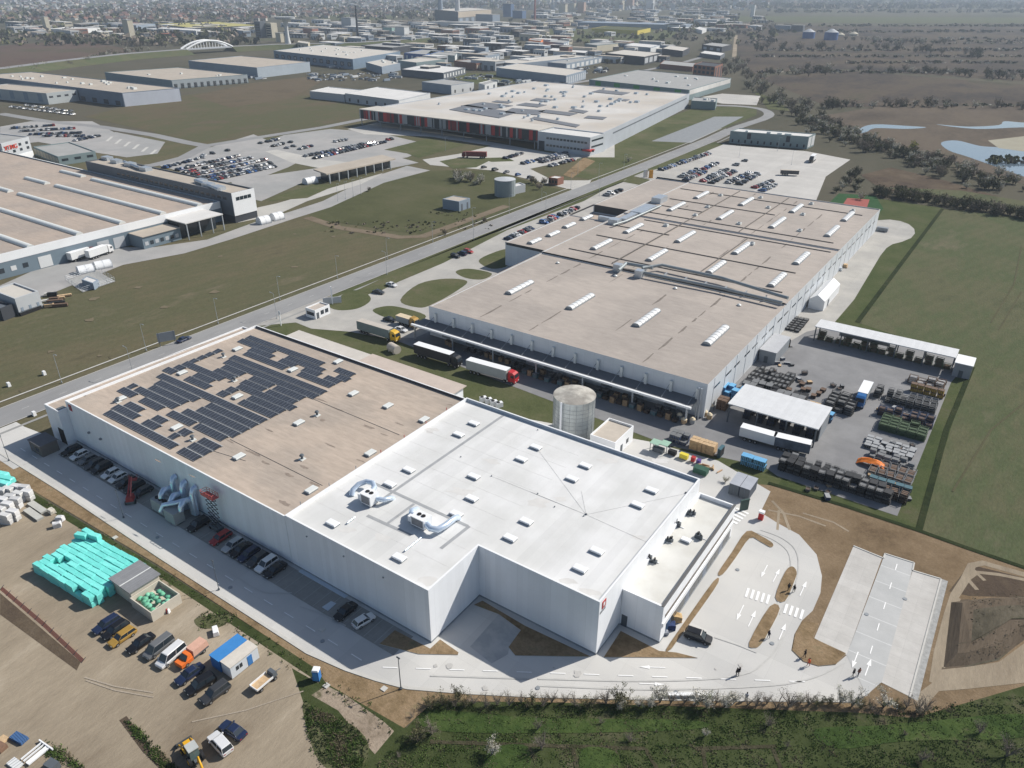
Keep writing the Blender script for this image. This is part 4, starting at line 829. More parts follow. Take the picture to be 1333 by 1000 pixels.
W_CAB = paint('white'); TARPG = mat('grey_tarpaulin', (.34, .36, .36), .08, .8, .6); TARPK = mat('black_tarpaulin', (.03, .03, .034), .15, .8, .5); TARPGN = mat('grey_green_tarpaulin', (.16, .20, .20), .1, .8, .6)
BEI = mat('beige_roof', (.47, .43, .38), .08, .6, .8); CABY = paint('yellow brown'); BODYW = mat('truck_white', (.66, .67, .67), .05, .8, .5)
truck('truck', 'articulated truck with yellow cab, grey green sides and beige trailer roof', (466, 430), (522, 447), mat('yellow_cab', (.62, .38, .04), .05, 1, .35), TARPGN, BEI)
truck('truck', 'black articulated truck with a white trailer roof on the factory forecourt', (543, 462), (599, 479), mat('black_cab', (.02, .02, .022), .05, 1, .3), TARPK, WHITE)
truck('truck', 'articulated truck with red cab and white trailer roof by the factory dock', (611, 483), (672, 500), mat('red_cab', (.45, .03, .035), .05, 1, .3), TARPG, WHITE)
truck('truck', 'truck with blue cab and white box roof in the storage yard', (1131, 504), (1112, 541), mat('blue_cab', (.03, .14, .36), .05, 1, .35), TARPG, WHITE, 8.2, H=3.7)
truck('trailer', 'white box trailer parked left in front of the near yard shelter', (972, 572), (1014, 584), None, BODYW, WHITE, 8.6, 'trailer', H=3.6)
truck('trailer', 'open sided trailer with white roof parked right in front of the near yard shelter', (1016, 584), (1058, 594), None, mat('dark_curtain', (.10, .12, .15), .5, .7, .6), WHITE, 8.6, 'trailer', H=3.6)
truck('truck', 'dark red box truck on the concrete loop before the striped logistics hall', (634, 206), (601, 205), mat('dull_red', (.2, .04, .035), .05, 1, .4), mat('red_tarpaulin', (.22, .05, .045), .1, .8, .6), mat('red_roof', (.25, .09, .08), .1, .8, .6))
truck('truck', 'white articulated truck by the grey hall side door beyond the meadow', (98, 340), (118, 333), paint('dark red'), BODYW, WHITE, 9)
truck('bus', 'long dark bus alone on the factory car park', (1020, 228), (1041, 229), None, mat('bus_dark', (.06, .06, .065), .2, .6, .3), BEI, 10.5, 'bus', H=3.1)
truck('truck', 'white lorry with dark cab at the far edge of the factory car park', (1063, 205), (1051, 216), paint('black'), BODYW, WHITE, 9)
truck('truck', 'white articulated truck with white cab beside the red cabbed one by the grey hall', (121, 337), (141, 330), W_CAB, BODYW, WHITE, 9)
# orange pickup with a pale tilt
p, a = span((267, 843), (234, 870)); o = thing('pickup_truck', 'orange pickup truck with a faded pink tarpaulin over its bed', 'pickup truck', p, a)
m = MB(); m.box(-2.7, .4, -.95, .95, .55, .95, 1); m.loft([[(.4, -.95, .4), (2.7, -.9, .4), (2.7, .9, .4), (.4, .95, .4)], [(.4, -.97, 1.15), (2.65, -.9, 1.05), (2.65, .9, 1.05), (.4, .97, 1.15)]], 0); m.loft([[(.42, -.86, 1.14), (1.75, -.86, 1.1), (1.75, .86, 1.1), (.42, .86, 1.14)], [(.5, -.74, 1.9), (1.15, -.72, 1.86), (1.15, .72, 1.86), (.5, .74, 1.9)]], 0); m.build('cab', [ORANGE, DARKG], o)
MB().box(-2.75, .3, -1.0, 1.0, .95, 2.05, taper=.12).build('tarpaulin', mat('faded_pink_tarpaulin', (.60, .36, .27), .1, 1, .8), o)
MB().loft([[(1.70, -.8, 1.17), (1.70, .8, 1.17), (1.24, .68, 1.8), (1.24, -.68, 1.8)], [(1.78, -.8, 1.17), (1.78, .8, 1.17), (1.32, .68, 1.8), (1.32, -.68, 1.8)]], 0).build('windshield', GLASS, o)
wheels(o, (1.7, -1.7), .95, .36)
# yellow digger
p, a = span((262, 1001), (243, 972)); o = thing('backhoe_loader', 'yellow backhoe loader with a glass cab by the white car', 'digger', p, a)
YD = mat('digger_yellow', (.66, .36, .02), .08, 1, .45)
m = MB(); m.box(.3, 2.2, -.55, .55, .9, 1.7, 0, taper=.08); m.box(-2.0, 2.0, -.4, .4, .6, .95, 1); m.build('bonnet', [YD, DARKG], o)
MB().box(-1.2, .4, -.72, .72, 1.0, 2.75, taper=.1).build('cab', mat('cab_glass', (.10, .15, .15), .2, 1, .15, spec=.6), o); MB().box(-1.25, .45, -.75, .75, 2.75, 2.86).build('cab_roof', mat('pale_cab_roof', (.42, .44, .43), .1, 1), o)
m = MB(); [m.tube([(.2, s*.85, 1.5), (2.2, s*.85, 1.1), (3.1, s*.85, .5)], .12, 6) for s in (-1, 1)]; m.build('loader_arm', YD, o)
MB().loft([[(3.0, -1.15, .15), (3.9, -1.15, .1), (3.1, -1.15, .9)], [(3.0, 1.15, .15), (3.9, 1.15, .1), (3.1, 1.15, .9)]], 0).build('bucket', DARKG, o)
MB().tube([(-2.0, 0, 1.0), (-2.9, .1, 3.0), (-4.0, .2, 2.4), (-4.3, .2, 1.0)], .17, 6).build('digging_arm', YD, o); MB().box(-4.6, -3.9, -.2, .6, .5, 1.1, taper=.1).build('bucket', DARKG, o)
for x, r in ((1.6, .5), (-1.0, .78)):
    for s in (-1, 1): MB().cyl((x, s*.7, r), (x, s*1.1, r), r, r, 16, 0).cyl((x, s*1.1, r), (x, s*1.12, r), r*.5, r*.5, 10, 1).build('wheel', [BLACK, YD], o)
# tipper trailer with timber bed
p, a = span((331, 902), (357, 880)); o = thing('tipper_trailer', 'small white trailer with a timber bed standing alone on the sandy lot', 'trailer', p, a)
m = MB(); m.box(-2.0, 1.2, -.9, .9, .75, .85, 0); [m.box(-2.0, 1.2, s*.9-.05, s*.9+.05, .85, 1.2, 1) for s in (-1, 1)]; m.box(-2.05, -1.95, -.85, .85, .85, 1.2, 1); m.build('bed', [WOOD, WHITE], o)
m = MB(); m.box(1.25, 2.2, -.8, .8, .6, 1.5, 0, taper=.15); m.build('engine_housing', DARKG, o); MB().tube([(2.2, 0, .7), (3.4, 0, .5)], .07, 6).build('drawbar', DARKG, o)
wheels(o, (-1.2, 1.6), .92, .34)
# scissor lift raised against the wall
q = G(287, 686); q.z = .03; q.y = 68.3; o = thing('scissor_lift', 'scissor lift raised high against the white wall with a red platform', 'lift', (q.x, q.y, .03))
MB().box(-1.6, 1.6, -.7, .7, .3, .95, 0).build('base', DARKG, o)
for x in (-1.2, 1.2):
    for s in (-1, 1): MB().cyl((x, s*.45, .3), (x, s*.78, .3), .3, .3, 12).build('wheel', BLACK, o)
m = MB(); nS = 7; h = (8.3-.95)/nS
for k in range(nS):
    z = .95+k*h
    for s in (-.45, .45):
        m.tube([(-1.1, s, z), (1.1, s, z+h)], .07, 4); m.tube([(1.1, s, z), (-1.1, s, z+h)], .07, 4)
m.build('scissor_stack', BLACK, o)
PINKR = mat('red_lift_paint', (.62, .14, .12), .1, 1, .5); m = MB(); m.box(-1.9, 1.9, -.75, .75, 8.3, 8.5, 0)
for z in (8.95, 9.45):
    for s in (-.74, .74): m.tube([(-1.9, s, z), (1.9, s, z)], .05, 5)
    for x in (-1.88, 1.88): m.tube([(x, -.75, z), (x, .75, z)], .05, 5)
for x in (-1.88, -.9, 0, .9, 1.88):
    for s in (-.74, .74): m.tube([(x, s, 8.4), (x, s, 9.45)], .05, 5)
m.box(-1.9, 1.9, -.76, -.72, 8.5, 8.95); m.build('platform', PINKR, o)
# boom lift
p, a = span((167, 667), (176, 640)); o = thing('boom_lift', 'red boom lift with folded red arms on the shaded road', 'lift', p, a)
RL = mat('lift_dark_red', (.34, .04, .04), .1, 1, .5)
MB().box(-1.3, 1.3, -.9, .9, .35, .9, 0).build('base', DARKG, o); MB().box(-1.4, .6, -.8, .8, .9, 1.9, taper=.15).build('turret', RL, o)
MB().tube([(-.6, .3, 1.9), (4.6, .5, 3.4)], .2, 6).build('lower_arm', RL, o); MB().tube([(4.6, .2, 3.4), (-.4, -.5, 3.0), (-1.2, -.5, 2.2)], .14, 6).build('upper_arm', PINKR, o)
m = MB(); m.box(4.5, 5.6, -.7, .9, 2.4, 2.5); [m.tube([(x, y, 2.4), (x, y, 3.4)], .04, 4) for x in (4.5, 5.6) for y in (-.7, .9)]; [m.tube([(4.5, y, 3.4), (5.6, y, 3.4)], .04, 4) for y in (-.7, .9)]; m.build('basket', RL, o)
for x in (-.9, .9):
    for s in (-1, 1): MB().cyl((x, s*.8, .42), (x, s*1.1, .42), .42, .42, 14).build('wheel', BLACK, o)
# air handling plant with silver ducts against the wall
q = G(226, 668); o = thing('air_handler', 'grey air handling plant with tall silver ducts against the shaded white wall', 'air handler', (q.x, 67, .03)); x = 0
GB = mat('handler_grey', (.34, .355, .35), .06, .8, .6)
MB().box(-4.6, -.4, -2.6, -.2, .3, 3.0, 0, taper=.06).build('housing', GB, o); MB().box(1.0, 4.6, -3.2, -.8, .3, 3.0, 0, taper=.06).build('housing', GB, o); MB().box(-4.4, 4.4, -2.4, -1, 0, .3).build('skid', DARKG, o)
for k in range(3):
    MB().cyl((-3.6+k*1.25, -1.4, 3.0), (-3.6+k*1.25, -1.4, 3.25), .5, .5, 14).build('fan', BLACK, o)
for x in (-2.6, .9, 4.4):
    MB().tube([(x, -1.2, 2.8), (x, -1.0, 3.8), (x, -.2, 4.6), (x, .9, 4.4), (x, 1.4, 3.4), (x, 1.5, .6)], [.6, .65, .7, .7, .7, .7], 14).build('duct', FOIL, o)
    MB().tube([(x+.5, 1.6, .4), (x+.5, 1.7, 5.6), (x+.5, 2.2, 6.6), (x+.5, 2.85, 6.7)], .65, 14).build('duct', FOIL, o)
MB().tube([(.2, -3.3, 2.2), (.6, -2.6, 3.6), (2.6, -1.0, 4.0), (3.6, .6, 4.2)], .5, 12).build('duct', FOIL, o)
# ------------------------------------------------------------------ cars in rows further off
CC = ['black', 'dark grey', 'grey', 'silver', 'white', 'dark blue', 'white', 'black', 'silver', 'red', 'dark grey', 'blue', 'grey', 'black', 'dark blue', 'silver']
KK = ['hatchback', 'saloon', 'estate', 'hatchback', 'suv']
NC = [0]; REST = []
def row(a, c, n, where, head=None, skip=0., seed=0, jit=0., dirx=None, only=None):
    """n bays between two photo points; cars stand across the row"""
    P, Q = G(*a), G(*c); d = Q-P; ang = math.atan2(d.y, d.x)+math.pi/2; rr = random.Random(seed+int(a[0]*7+a[1]*13)); pi = 0
    step = d/max(1, n-1); k = 0
    for i in range(n):
        if rr.random() < skip: continue
        p = P+step*i; p = p+Vector((rr.uniform(-jit, jit), rr.uniform(-jit, jit), 0)); p.z = .1
        c_ = only[k % len(only)] if only else rr.choice(CC); kd = rr.choice(KK)
        rz = ang+(math.pi if rr.random() < .5 else 0)+rr.uniform(-.03, .03)
        if NC[0] < 258: car(kd, c_, p, rz, f"{c_} {kd}, {ordn(k)} from the left, {where[4:]}", 'cars in '+where)
        else: REST.append((kd, c_, p, rz))
        k += 1; NC[0] += 1
# beside the factory (lane between grass and office strip)
row((593, 335), (610, 329), 3, 'the trio on the factory lane', only=['black', 'dark blue', 'red'])
row((662, 312), (690, 299), 9, 'the row by the factory office wall', only=['dark blue', 'black', 'silver', 'white', 'dark grey', 'red', 'black', 'grey', 'dark blue'])
row((708, 291), (722, 284), 5, 'the second row beside the factory office wall')
row((730, 281), (750, 272), 6, 'the third row beside the factory office wall')
row((790, 255), (806, 249), 4, 'the group beside the factory office entrance')
for kind, c, r, f, lab in (('saloon', 'dark grey', (488, 381), (498, 383), 'dark grey saloon on the lane by the gatehouse'), ('saloon', 'white', (505, 371), (515, 374), 'white saloon on the lane ahead of the dark grey saloon'), ('saloon', 'white', (516, 429), (529, 433), 'white saloon beside the yellow truck cab'), ('saloon', 'black', (503, 417), (512, 419), 'black saloon near the pale lorry by the dock'), ('saloon', 'dark blue', (233, 447), (247, 441), 'dark blue saloon driving on the main road')):
    p, a_ = span(r, f); car(kind, c, p, a_, lab, None, True)
truck('lorry', 'short cream roofed lorry at the corner of the dock canopy', (520, 421), (543, 428), paint('yellow brown'), TARPG, mat('cream_tarpaulin', (.6, .5, .35), .1, 1), 5.6, 'lorry', H=3.2)
# car park behind the factory
row((861, 222), (922, 201), 24, 'the grass side row of the factory car park', skip=.08)
row((884, 232), (908, 222), 10, 'the second line of the factory car park', skip=.05); row((893, 235), (916, 225), 10, 'the third line of the factory car park', skip=.05)
row((909, 224), (932, 214), 9, 'the far second line of the factory car park', skip=.25)
row((915, 237), (945, 222), 13, 'the fourth line of the factory car park', skip=.1); row((926, 239), (956, 224), 13, 'the fifth line of the factory car park', skip=.1); row((955, 217), (972, 209), 7, 'the far short line of the factory car park', skip=.2)
row((948, 239), (976, 226), 12, 'the sixth line of the factory car park', skip=.15); row((960, 242), (986, 228), 12, 'the seventh line of the factory car park', skip=.3)
row((982, 245), (1003, 237), 8, 'the eighth line of the factory car park', skip=.2); row((992, 249), (1010, 241), 8, 'the ninth line of the factory car park', skip=.15)
# before the striped hall
row((658, 207), (678, 201), 8, 'the dark group before the striped hall', skip=.1)
row((681, 214), (735, 200), 16, 'the first row before the striped hall office', skip=.15); row((705, 212), (742, 203), 12, 'the second row before the striped hall office', skip=.2); row((717, 217), (746, 209), 10, 'the third row before the striped hall office', skip=.1)
row((630, 219), (690, 232), 5, 'the scattered line by the brick kiosk', skip=.2)
# the two big car parks in the middle distance
for j, (a, c, n, sk) in enumerate((((214, 214), (345, 217), 0, 0), ((232, 222), (310, 204), 24, .1), ((240, 226), (330, 206), 26, .08), ((252, 229), (345, 209), 28, .06), ((262, 233), (352, 214), 26, .06), ((274, 236), (357, 218), 22, .1), ((215, 219), (268, 205), 14, .45), ((265, 203), (300, 196), 10, .6))):
    if n: row(a, c, n, f'the {ordn(j)} line of the left meadow car park', skip=sk, seed=j)
for j, (a, c, n, sk) in enumerate((((398, 204), (485, 187), 24, .06), ((410, 207), (500, 186), 26, .08), ((352, 192), (378, 186), 8, .35), ((360, 197), (395, 188), 9, .4), ((376, 199), (398, 193), 7, .3), ((400, 192), (450, 183), 12, .5), ((505, 183), (510, 182), 3, .1), ((330, 189), (370, 181), 10, .65))):
    row(a, c, n, f'the {ordn(j)} line of the right meadow car park', skip=sk, seed=j+50)
# by the hall with the red lettering
for j, (a, c, n, sk) in enumerate((((16, 168), (70, 164), 18, .2), ((24, 172), (100, 168), 24, .12), ((40, 176), (105, 174), 22, .1), ((55, 178), (108, 178), 16, .15), ((98, 184), (128, 178), 10, .1), ((2, 231), (35, 226), 10, .2))):
    row(a, c, n, f'the {ordn(j)} line behind the red lettered hall', skip=sk, seed=j+90)
for j, (a, c, n, sk) in enumerate((((15, 140), (95, 150), 24, .08), ((35, 138), (92, 146), 18, .2))):
    row(a, c, n, f'the {ordn(j)} line before the upper left hall', skip=sk, seed=j+120, only=['white', 'silver', 'dark grey', 'white', 'grey'])
m = MB(); pal = sorted(PAINTS)
for kd, c_, p, rz in REST:
    T = Matrix.Translation(p) @ Matrix.Rotation(rz, 4, 'Z'); b_, w_, wh_, h_, t_ = car_parts(kd); m.add([T @ Vector(v) for v in b_.v], b_.f, pal.index(c_)); m.add([T @ Vector(v) for v in w_.v], w_.f, len(pal))
    for x in wh_: m.add([T @ Vector(v) for v in x.v], x.f, len(pal)+1)
tag(m.build('distant_parked_cars', [paint(c) for c in pal]+[GLASS, BLACK]), kind='stuff')
print('row cars', NC[0])
# ------------------------------------------------------------------ sheds, tanks and stored goods round the factory
def slabroof(name, label, cat, P, h, t, m, posts, back=None, legs=DARKG):
    c = sum((Vector((*p[:2], 0)) for p in P), Vector())/len(P); o = thing(name, label, cat, (c.x, c.y, .03))
    r = MB(); r.prism(ccw(P), h, h+t); part('roof', r, m, o)
    for x, y in posts: part('post', MB().box(x-.16, x+.16, y-.16, y+.16, .02, h), legs, o)
    if back: part('back_wall', back, MIDG, o)
    return o
SHW = mat('shed_sheet_white', (.60, .61, .62), .07, .5, .6, seam=[('x', 1.0, .05, .93)])
NS = [(-50, 170.9), (-27.4, 170.9), (-27.4, 184), (-50, 184)]
slabroof('open_shed', 'near white roofed open shed in the storage yard, on slim posts', 'shed', NS, 5.3, .28, SHW, [(x, y) for x in (-49.6, -42.3, -35, -27.9) for y in (171.3, 183.6)], MB().box(-27.75, -27.55, 175, 183.5, .05, 5.28))
LS = [(-45.6, 236), (-5.6, 236), (-5.6, 243), (-45.6, 243)]
slabroof('open_shed', 'long narrow white roofed open shed at the back of the storage yard', 'shed', LS, 4.8, .25, SHW, [(-45.2+i*7.85, y) for i in range(6) for y in (236.4, 242.6)], MB().box(-39, -24, 242.2, 242.5, 1.2, 4.75))
def hut(name, label, cat, x0, x1, y0, y1, h, wm, rm, parap=.0, over=.15, door=None, wins=()):
    o = thing(name, label, cat, ((x0+x1)/2, (y0+y1)/2, .03))
    if parap:
        m = MB(); ring(m, [(x0, y0), (x1, y0), (x1, y1), (x0, y1)], .25, 0, h, h-parap); part('wall', m, wm, o); part('roof', MB().sheet([(x0+.24, y0+.24), (x1-.24, y0+.24), (x1-.24, y1-.24), (x0+.24, y1-.24)], h-parap), rm, o)
    else:
        part('wall', MB().box(x0, x1, y0, y1, 0, h), wm, o); part('roof', MB().box(x0-over, x1+over, y0-over, y1+over, h, h+.2), rm, o)
    S = {'s': ((x0, y0), (x1, y0)), 'e': ((x1, y0), (x1, y1))}
    if door: part('door', wallrect(MB(), *S[door[0]], door[1], door[1]+1.1, .05, 2.2, .05), DARKG, o)
    for sd, u, wv, z0, z1 in wins: part('window', wallrect(MB(), *S[sd], u, u+wv, z0, z1, .05), GLASS, o)
    return o
hut('shed', 'small pale flat roofed shed at the right end of the long open shed', 'shed', -5.4, -.9, 234.2, 240.8, 4.2, mat('shed_grey', (.3, .31, .33), .08, .8, .7), WHITE, door=('s', 1.5))
hut('shed', 'grey roofed lean-to shed against the factory side wall', 'shed', -54.9, -50, 211.5, 225.5, 3.8, MIDG, mat('pale_grey_roof', (.42, .43, .45), .08, .6, .7), door=('s', 1.6))
hut('pump_house', 'small white pump house with parapet roof beside the steel tank', 'pump house', -72.3, -65.5, 138.9, 148.6, 4.5, WHITE, mat('warm_membrane', (.47, .42, .36), .1, .6), .5, door=('e', 3), wins=(('e', 6, 1.2, 1.2, 2.4),))
hut('gatehouse', 'white gatehouse with dark windows at the factory entrance', 'gatehouse', -192.6, -187.9, 157, 163.6, 3.3, WHITE, mat('pale_brown_roof', (.45, .40, .35), .1, .6), .35, door=('e', .5), wins=(('s', .5, 3.6, 1.1, 2.3), ('e', 2.4, 1.4, 1.0, 2.4), ('e', 4.4, 1.4, 1.0, 2.4)))
hut('kiosk', 'dark flat roofed hut in the shade beside the warehouse annex', 'hut', -183, -177.5, 61.5, 65.5, 2.9, mat('hut_brown', (.14, .13, .12), .15, .8), mat('hut_roof', (.14, .14, .15), .1, .8), door=('s', 1), wins=(('s', 2.8, 1.6, 1, 2),))
# white frame tent
o = thing('tent', 'white frame tent with a grey gable end beside the factory wall', 'tent', (-52, 273, .03)); m = MB()
prof = [(-54.6, .05), (-54.6, 3.6), (-52, 5.4), (-49.4, 3.6), (-49.4, .05)]
m.loft([[(x, y, z) for x, z in prof] for y in (263.5, 285)], 0); part('tent_skin', m, mat('tent_fabric', (.74, .75, .76), .03, .6, .6), o)
part('door', MB().box(-49.42, -49.36, 268.5, 270.5, .05, 2.6), DARKG, o)
# steel tank
def tank(name, label, cx, cy, r, h, m, rm, ladder=True):
    o = thing(name, label, 'tank', (cx, cy, .03)); b_ = MB(); b_.cyl((cx, cy, 0), (cx, cy, h), r, r, 40, 0, cap=False)
    for k in range(1, int(h/1.1)): b_.cyl((cx, cy, k*1.1), (cx, cy, k*1.1+.07), r+.035, r+.035, 40, 1)
    for k in range(20):
        t = 2*math.pi*k/20; b_.box(-.03, .03, -.03, .03, 0, h, 1, Matrix.Translation((cx+(r+.02)*math.cos(t), cy+(r+.02)*math.sin(t), 0)))
    part('shell', b_, [m, MIDG], o); part('roof', MB().cyl((cx, cy, h), (cx, cy, h+.7), r+.1, .4, 40, 0), rm, o)
    if ladder: part('ladder', MB().box(-.25, .25, -.12, .1, 0, h, 0, Matrix.Translation((cx-.6, cy-r-.1, 0))), WHITE, o)
tank('tank', 'big cylindrical galvanised steel water tank with a stained pale lid behind the white warehouse', -80.0, 144.2, 5.2, 10.6, mat('tank_steel', (.40, .43, .43), .16, .5, .4, .5, seam=[('z', 1.1, .05, .7)]), mat('stained_lid', (.50, .48, .43), .25, .35, .8, col2=(.30, .28, .25), big=.25))
# containers
def container(label, x0, x1, y0, y1, h, m, rm, doors=False):
    o = thing('container', label, 'container', ((x0+x1)/2, (y0+y1)/2, .03)); b_ = MB(); b_.box(x0, x1, y0, y1, .1, h)
    n = int((y1-y0)/.5)
    for k in range(n): b_.box(x0-.035, x1+.035, y0+.2+k*.5, y0+.42+k*.5, .25, h-.15)
    part('body', b_, m, o); part('roof', MB().box(x0-.05, x1+.05, y0-.05, y1+.05, h, h+.08), rm, o)
    for s in (0, 1): part('door', MB().box(x0+.08+s*(x1-x0)/2, x0+(x1-x0)/2-.08+s*(x1-x0)/2, y0-.06, y0, .25, h-.15), DARKG, o)
GC = mat('container_grey', (.13, .15, .18), .1, .8, .6); GCR = mat('container_roof', (.36, .38, .42), .1, .6, .6)
container('left one of two grey storage containers behind the white warehouse', -38.1, -35.9, 140.9, 146.2, 2.9, GC, GCR); container('right one of two grey storage containers behind the white warehouse', -35.7, -33.5, 140.9, 146.2, 2.9, GC, GCR)
def cabin(label, x0, x1, y0, y1, h, m, rm, wins):
    o = thing('site_cabin', label, 'cabin', ((x0+x1)/2, (y0+y1)/2, .03)); part('wall', MB().box(x0, x1, y0, y1, .15, h), m, o); part('roof', MB().box(x0-.08, x1+.08, y0-.08, y1+.08, h, h+.12), rm, o); part('base', MB().box(x0+.1, x1-.1, y0+.1, y1-.1, 0, .15), DARKG, o)
    if wins:
        E0 = ((x1, y0), (x1, y1)); part('door', wallrect(MB(), *E0, 3.2, 4.1, .2, 2.2, .05), BLUE, o)
        for u in (1.0, 1.7): part('window', wallrect(MB(), *E0, u, u+.5, 1.2, 2.0, .05), GLASS, o)
        part('panel', wallrect(MB(), (x0, y0), (x1, y0), .1, x1-x0-.1, .3, h-.2, .03), WHITE, o)
cabin('bright blue site cabin behind the white cabin on the sandy lot', -91, -88.6, 45.4, 50.9, 2.6, BLUE, mat('blue_roof', (.05, .22, .52), .08, .8, .5), False)
cabin('white site cabin with blue door and pale roof on the sandy lot', -88.4, -86, 45.6, 51.0, 2.6, mat('cabin_white', (.62, .66, .70), .04, .8, .5), mat('cabin_roof', (.58, .54, .48), .1, .8, .7), True)
p = G(413, 884); o = thing('portable_toilet', 'blue portable toilet with a white roof at the edge of the sandy lot', 'toilet', (p.x, p.y, 0), .5)
MB().box(-.55, .55, -.55, .55, .1, 2.15, taper=.04).build('cabin', BLUE, o); MB().box(-.6, .6, -.6, .6, 2.15, 2.4, taper=.12).build('roof', WHITE, o); MB().box(-.35, .35, -.6, -.54, .2, 1.95).build('door', mat('toilet_door_blue', (.07, .27, .58), .05, 1, .5), o)
# the little block with the pen of green nets
o = thing('storage_block', 'small cream block with a grey sheet roof next to the turquoise packs', 'storage building', (-117.8, 48.8, 0)); CR = mat('cream_render', (.56, .52, .44), .08, .8, .9)
part('wall', MB().box(-120.8, -114.6, 46, 51.6, 0, 3.1), CR, o); m = MB(); m.prism([(-121.1, 45.7), (-117.5, 45.7), (-117.5, 51.9), (-121.1, 51.9)], 3.1, 3.3); m.prism([(-117.3, 45.7), (-114.3, 45.7), (-114.3, 51.9), (-117.3, 51.9)], 3.1, 3.3); m.box(-117.5, -117.3, 45.7, 51.9, 3.2, 3.36, 1); part('roof', m, [mat('sheet_roof_grey', (.22, .225, .235), .12, .8, .7, seam=[('x', .6, .06, .8)]), OPAL], o)
o = thing('pen', 'low cream walled pen filled with green sacks beside the cream block', 'pen', (-111, 48.6, 0)); m = MB(); ring(m, [(-114.4, 45.6), (-108, 45.6), (-108, 51.4), (-114.4, 51.4)], .2, 0, 2.2, .1); m.sheet([(-114.2, 45.8), (-108.2, 45.8), (-108.2, 51.2), (-114.2, 51.2)], .9); part('wall', m, CR, o)
SACK = [mat('green_sack_%d' % i, c, .2, 2, .8) for i, c in enumerate(((.14, .42, .27), (.20, .50, .35), (.10, .33, .22)))]
def sackmesh(i):
    rr = random.Random(i); m = MB(); rg = []
    for z, r in ((0, .42), (.18, .55), (.38, .45), (.5, .15)): rg.append([((r*rr.uniform(.75, 1.15))*math.cos(t*math.pi/4), (r*rr.uniform(.75, 1.15))*math.sin(t*math.pi/4), z) for t in range(8)])
    m.loft(rg, 0, True); return m.mesh('sack', SACK[i % 3])
SM = [sackmesh(i) for i in range(6)]
for i in range(34):
    x, y = random.uniform(-113.7, -108.7), random.uniform(46.3, 50.7); k = link('sack', random.choice(SM), None, (x, y, .9+random.uniform(0, 1.1)*(1-abs(x+111)/4)), random.uniform(0, 6)); tag(k, 'green net sack heaped inside the cream walled pen', 'sack', 'green sacks in the pen')
# wrapped packs
def packmesh(i, m, sx, sy, sz, j=.06):
    rr = random.Random(i); b_ = MB(); rg = []
    for z, q in ((0, .97), (.12*sz, 1), (.8*sz, 1), (sz, .93)): rg.append([(x*sx/2*q+rr.uniform(-j, j)*.5, y*sy/2*q+rr.uniform(-j, j)*.5, z+rr.uniform(-j, j)*.5) for x, y in ((-1, -1), (0, -1), (1, -1), (1, 0), (1, 1), (0, 1), (-1, 1), (-1, 0))])
    b_.loft(rg); return b_.mesh('wrapped_pack', m)
TQ = [packmesh(i, mat('turquoise_wrap_%d' % (i % 3), ((.19, .72, .66), (.21, .75, .69), (.17, .68, .62))[i % 3], .05, 1.5, .4), 2.6, 1.06, 1.1, .07) for i in range(6)]
a0, a1, a2 = G(41, 734, 2.2), G(114, 692, 2.2), G(116, 780, 2.2); u, v = (a1-a0), (a2-a0); nu, nv = int(u.length/1.04), int(v.length/2.5); ang = math.atan2(v.y, v.x); R0_ = random.Random(5)
for i in range(nu):
    for j in range(nv):
        p = a0+u*((i+.5)/nu)+v*((j+.5)/nv)+v.normalized()*(.5*math.sin(i*2.3)); hole = (i, j) in ((2, 1), (3, 1))
        for lv in (0, 1):
            if lv == 0 and 0 < i < nu-1 and 0 < j < nv-1 and not hole: continue
            if lv == 1 and (hole or (i == 0 and j > nv-3 and j < nv-1)): continue
            k = link('wrapped_pack', R0_.choice(TQ), None, (p.x+R0_.uniform(-.05, .05), p.y+R0_.uniform(-.05, .05), .02+lv*1.11+(R0_.uniform(-.05, .08) if lv else 0)), ang+R0_.uniform(-.04, .04))
            tag(k, f"turquoise pack of the big stack, {'upper' if lv else 'lower'} layer, {ordn(i)} row, {ordn(j)} along", 'pack', 'turquoise packs on the sandy lot')
for k, (fu, fv) in enumerate(((.95, .07), (.95, .19), (.84, .06))):
    p = a0+u*fu+v*fv; tag(link('wrapped_pack', TQ[k], None, (p.x, p.y, 2.27), ang+.15*k), ('single', 'second single', 'third single')[k]+' turquoise pack lying on top of the far corner of the turquoise stack', 'pack', 'turquoise packs on the sandy lot')
WP = [packmesh(20+i, mat('white_wrap_%d' % i, ((.60, .60, .59), (.66, .66, .66), (.52, .52, .52))[i], .08, 1.5, .5), 2.4, 1.2, 1.2, .1) for i in range(3)]
for i, (px, lv) in enumerate([((x, y), l) for l in (0, 1) for x, y in ((-6, 650), (4, 648), (14, 646), (24, 643), (34, 644), (-4, 660), (6, 660), (16, 656), (27, 652), (38, 650), (-6, 676), (3, 672), (13, 666), (23, 660), (10, 681), (20, 676))]):
    p = G(*px); tag(link('wrapped_pack', WP[i % 3], None, (p.x, p.y, .02+lv*1.22), .3+.08*(i % 3)), f"white wrapped pack at the left edge, {'upper' if lv else 'lower'} layer, {ordn(i % 16)} of sixteen", 'pack', 'white packs at the left edge')
for i, px in enumerate(((-6, 628), (3, 627), (10, 633), (-2, 637), (5, 639))):
    p = G(*px); tag(link('wrapped_pack', TQ[i], None, (p.x, p.y, 1.3), .3, ), f'turquoise pack at the left edge behind the white packs, {ordn(i)} of five', 'pack', 'turquoise packs at the left edge').scale = (1.8, 1.2, 1.2)
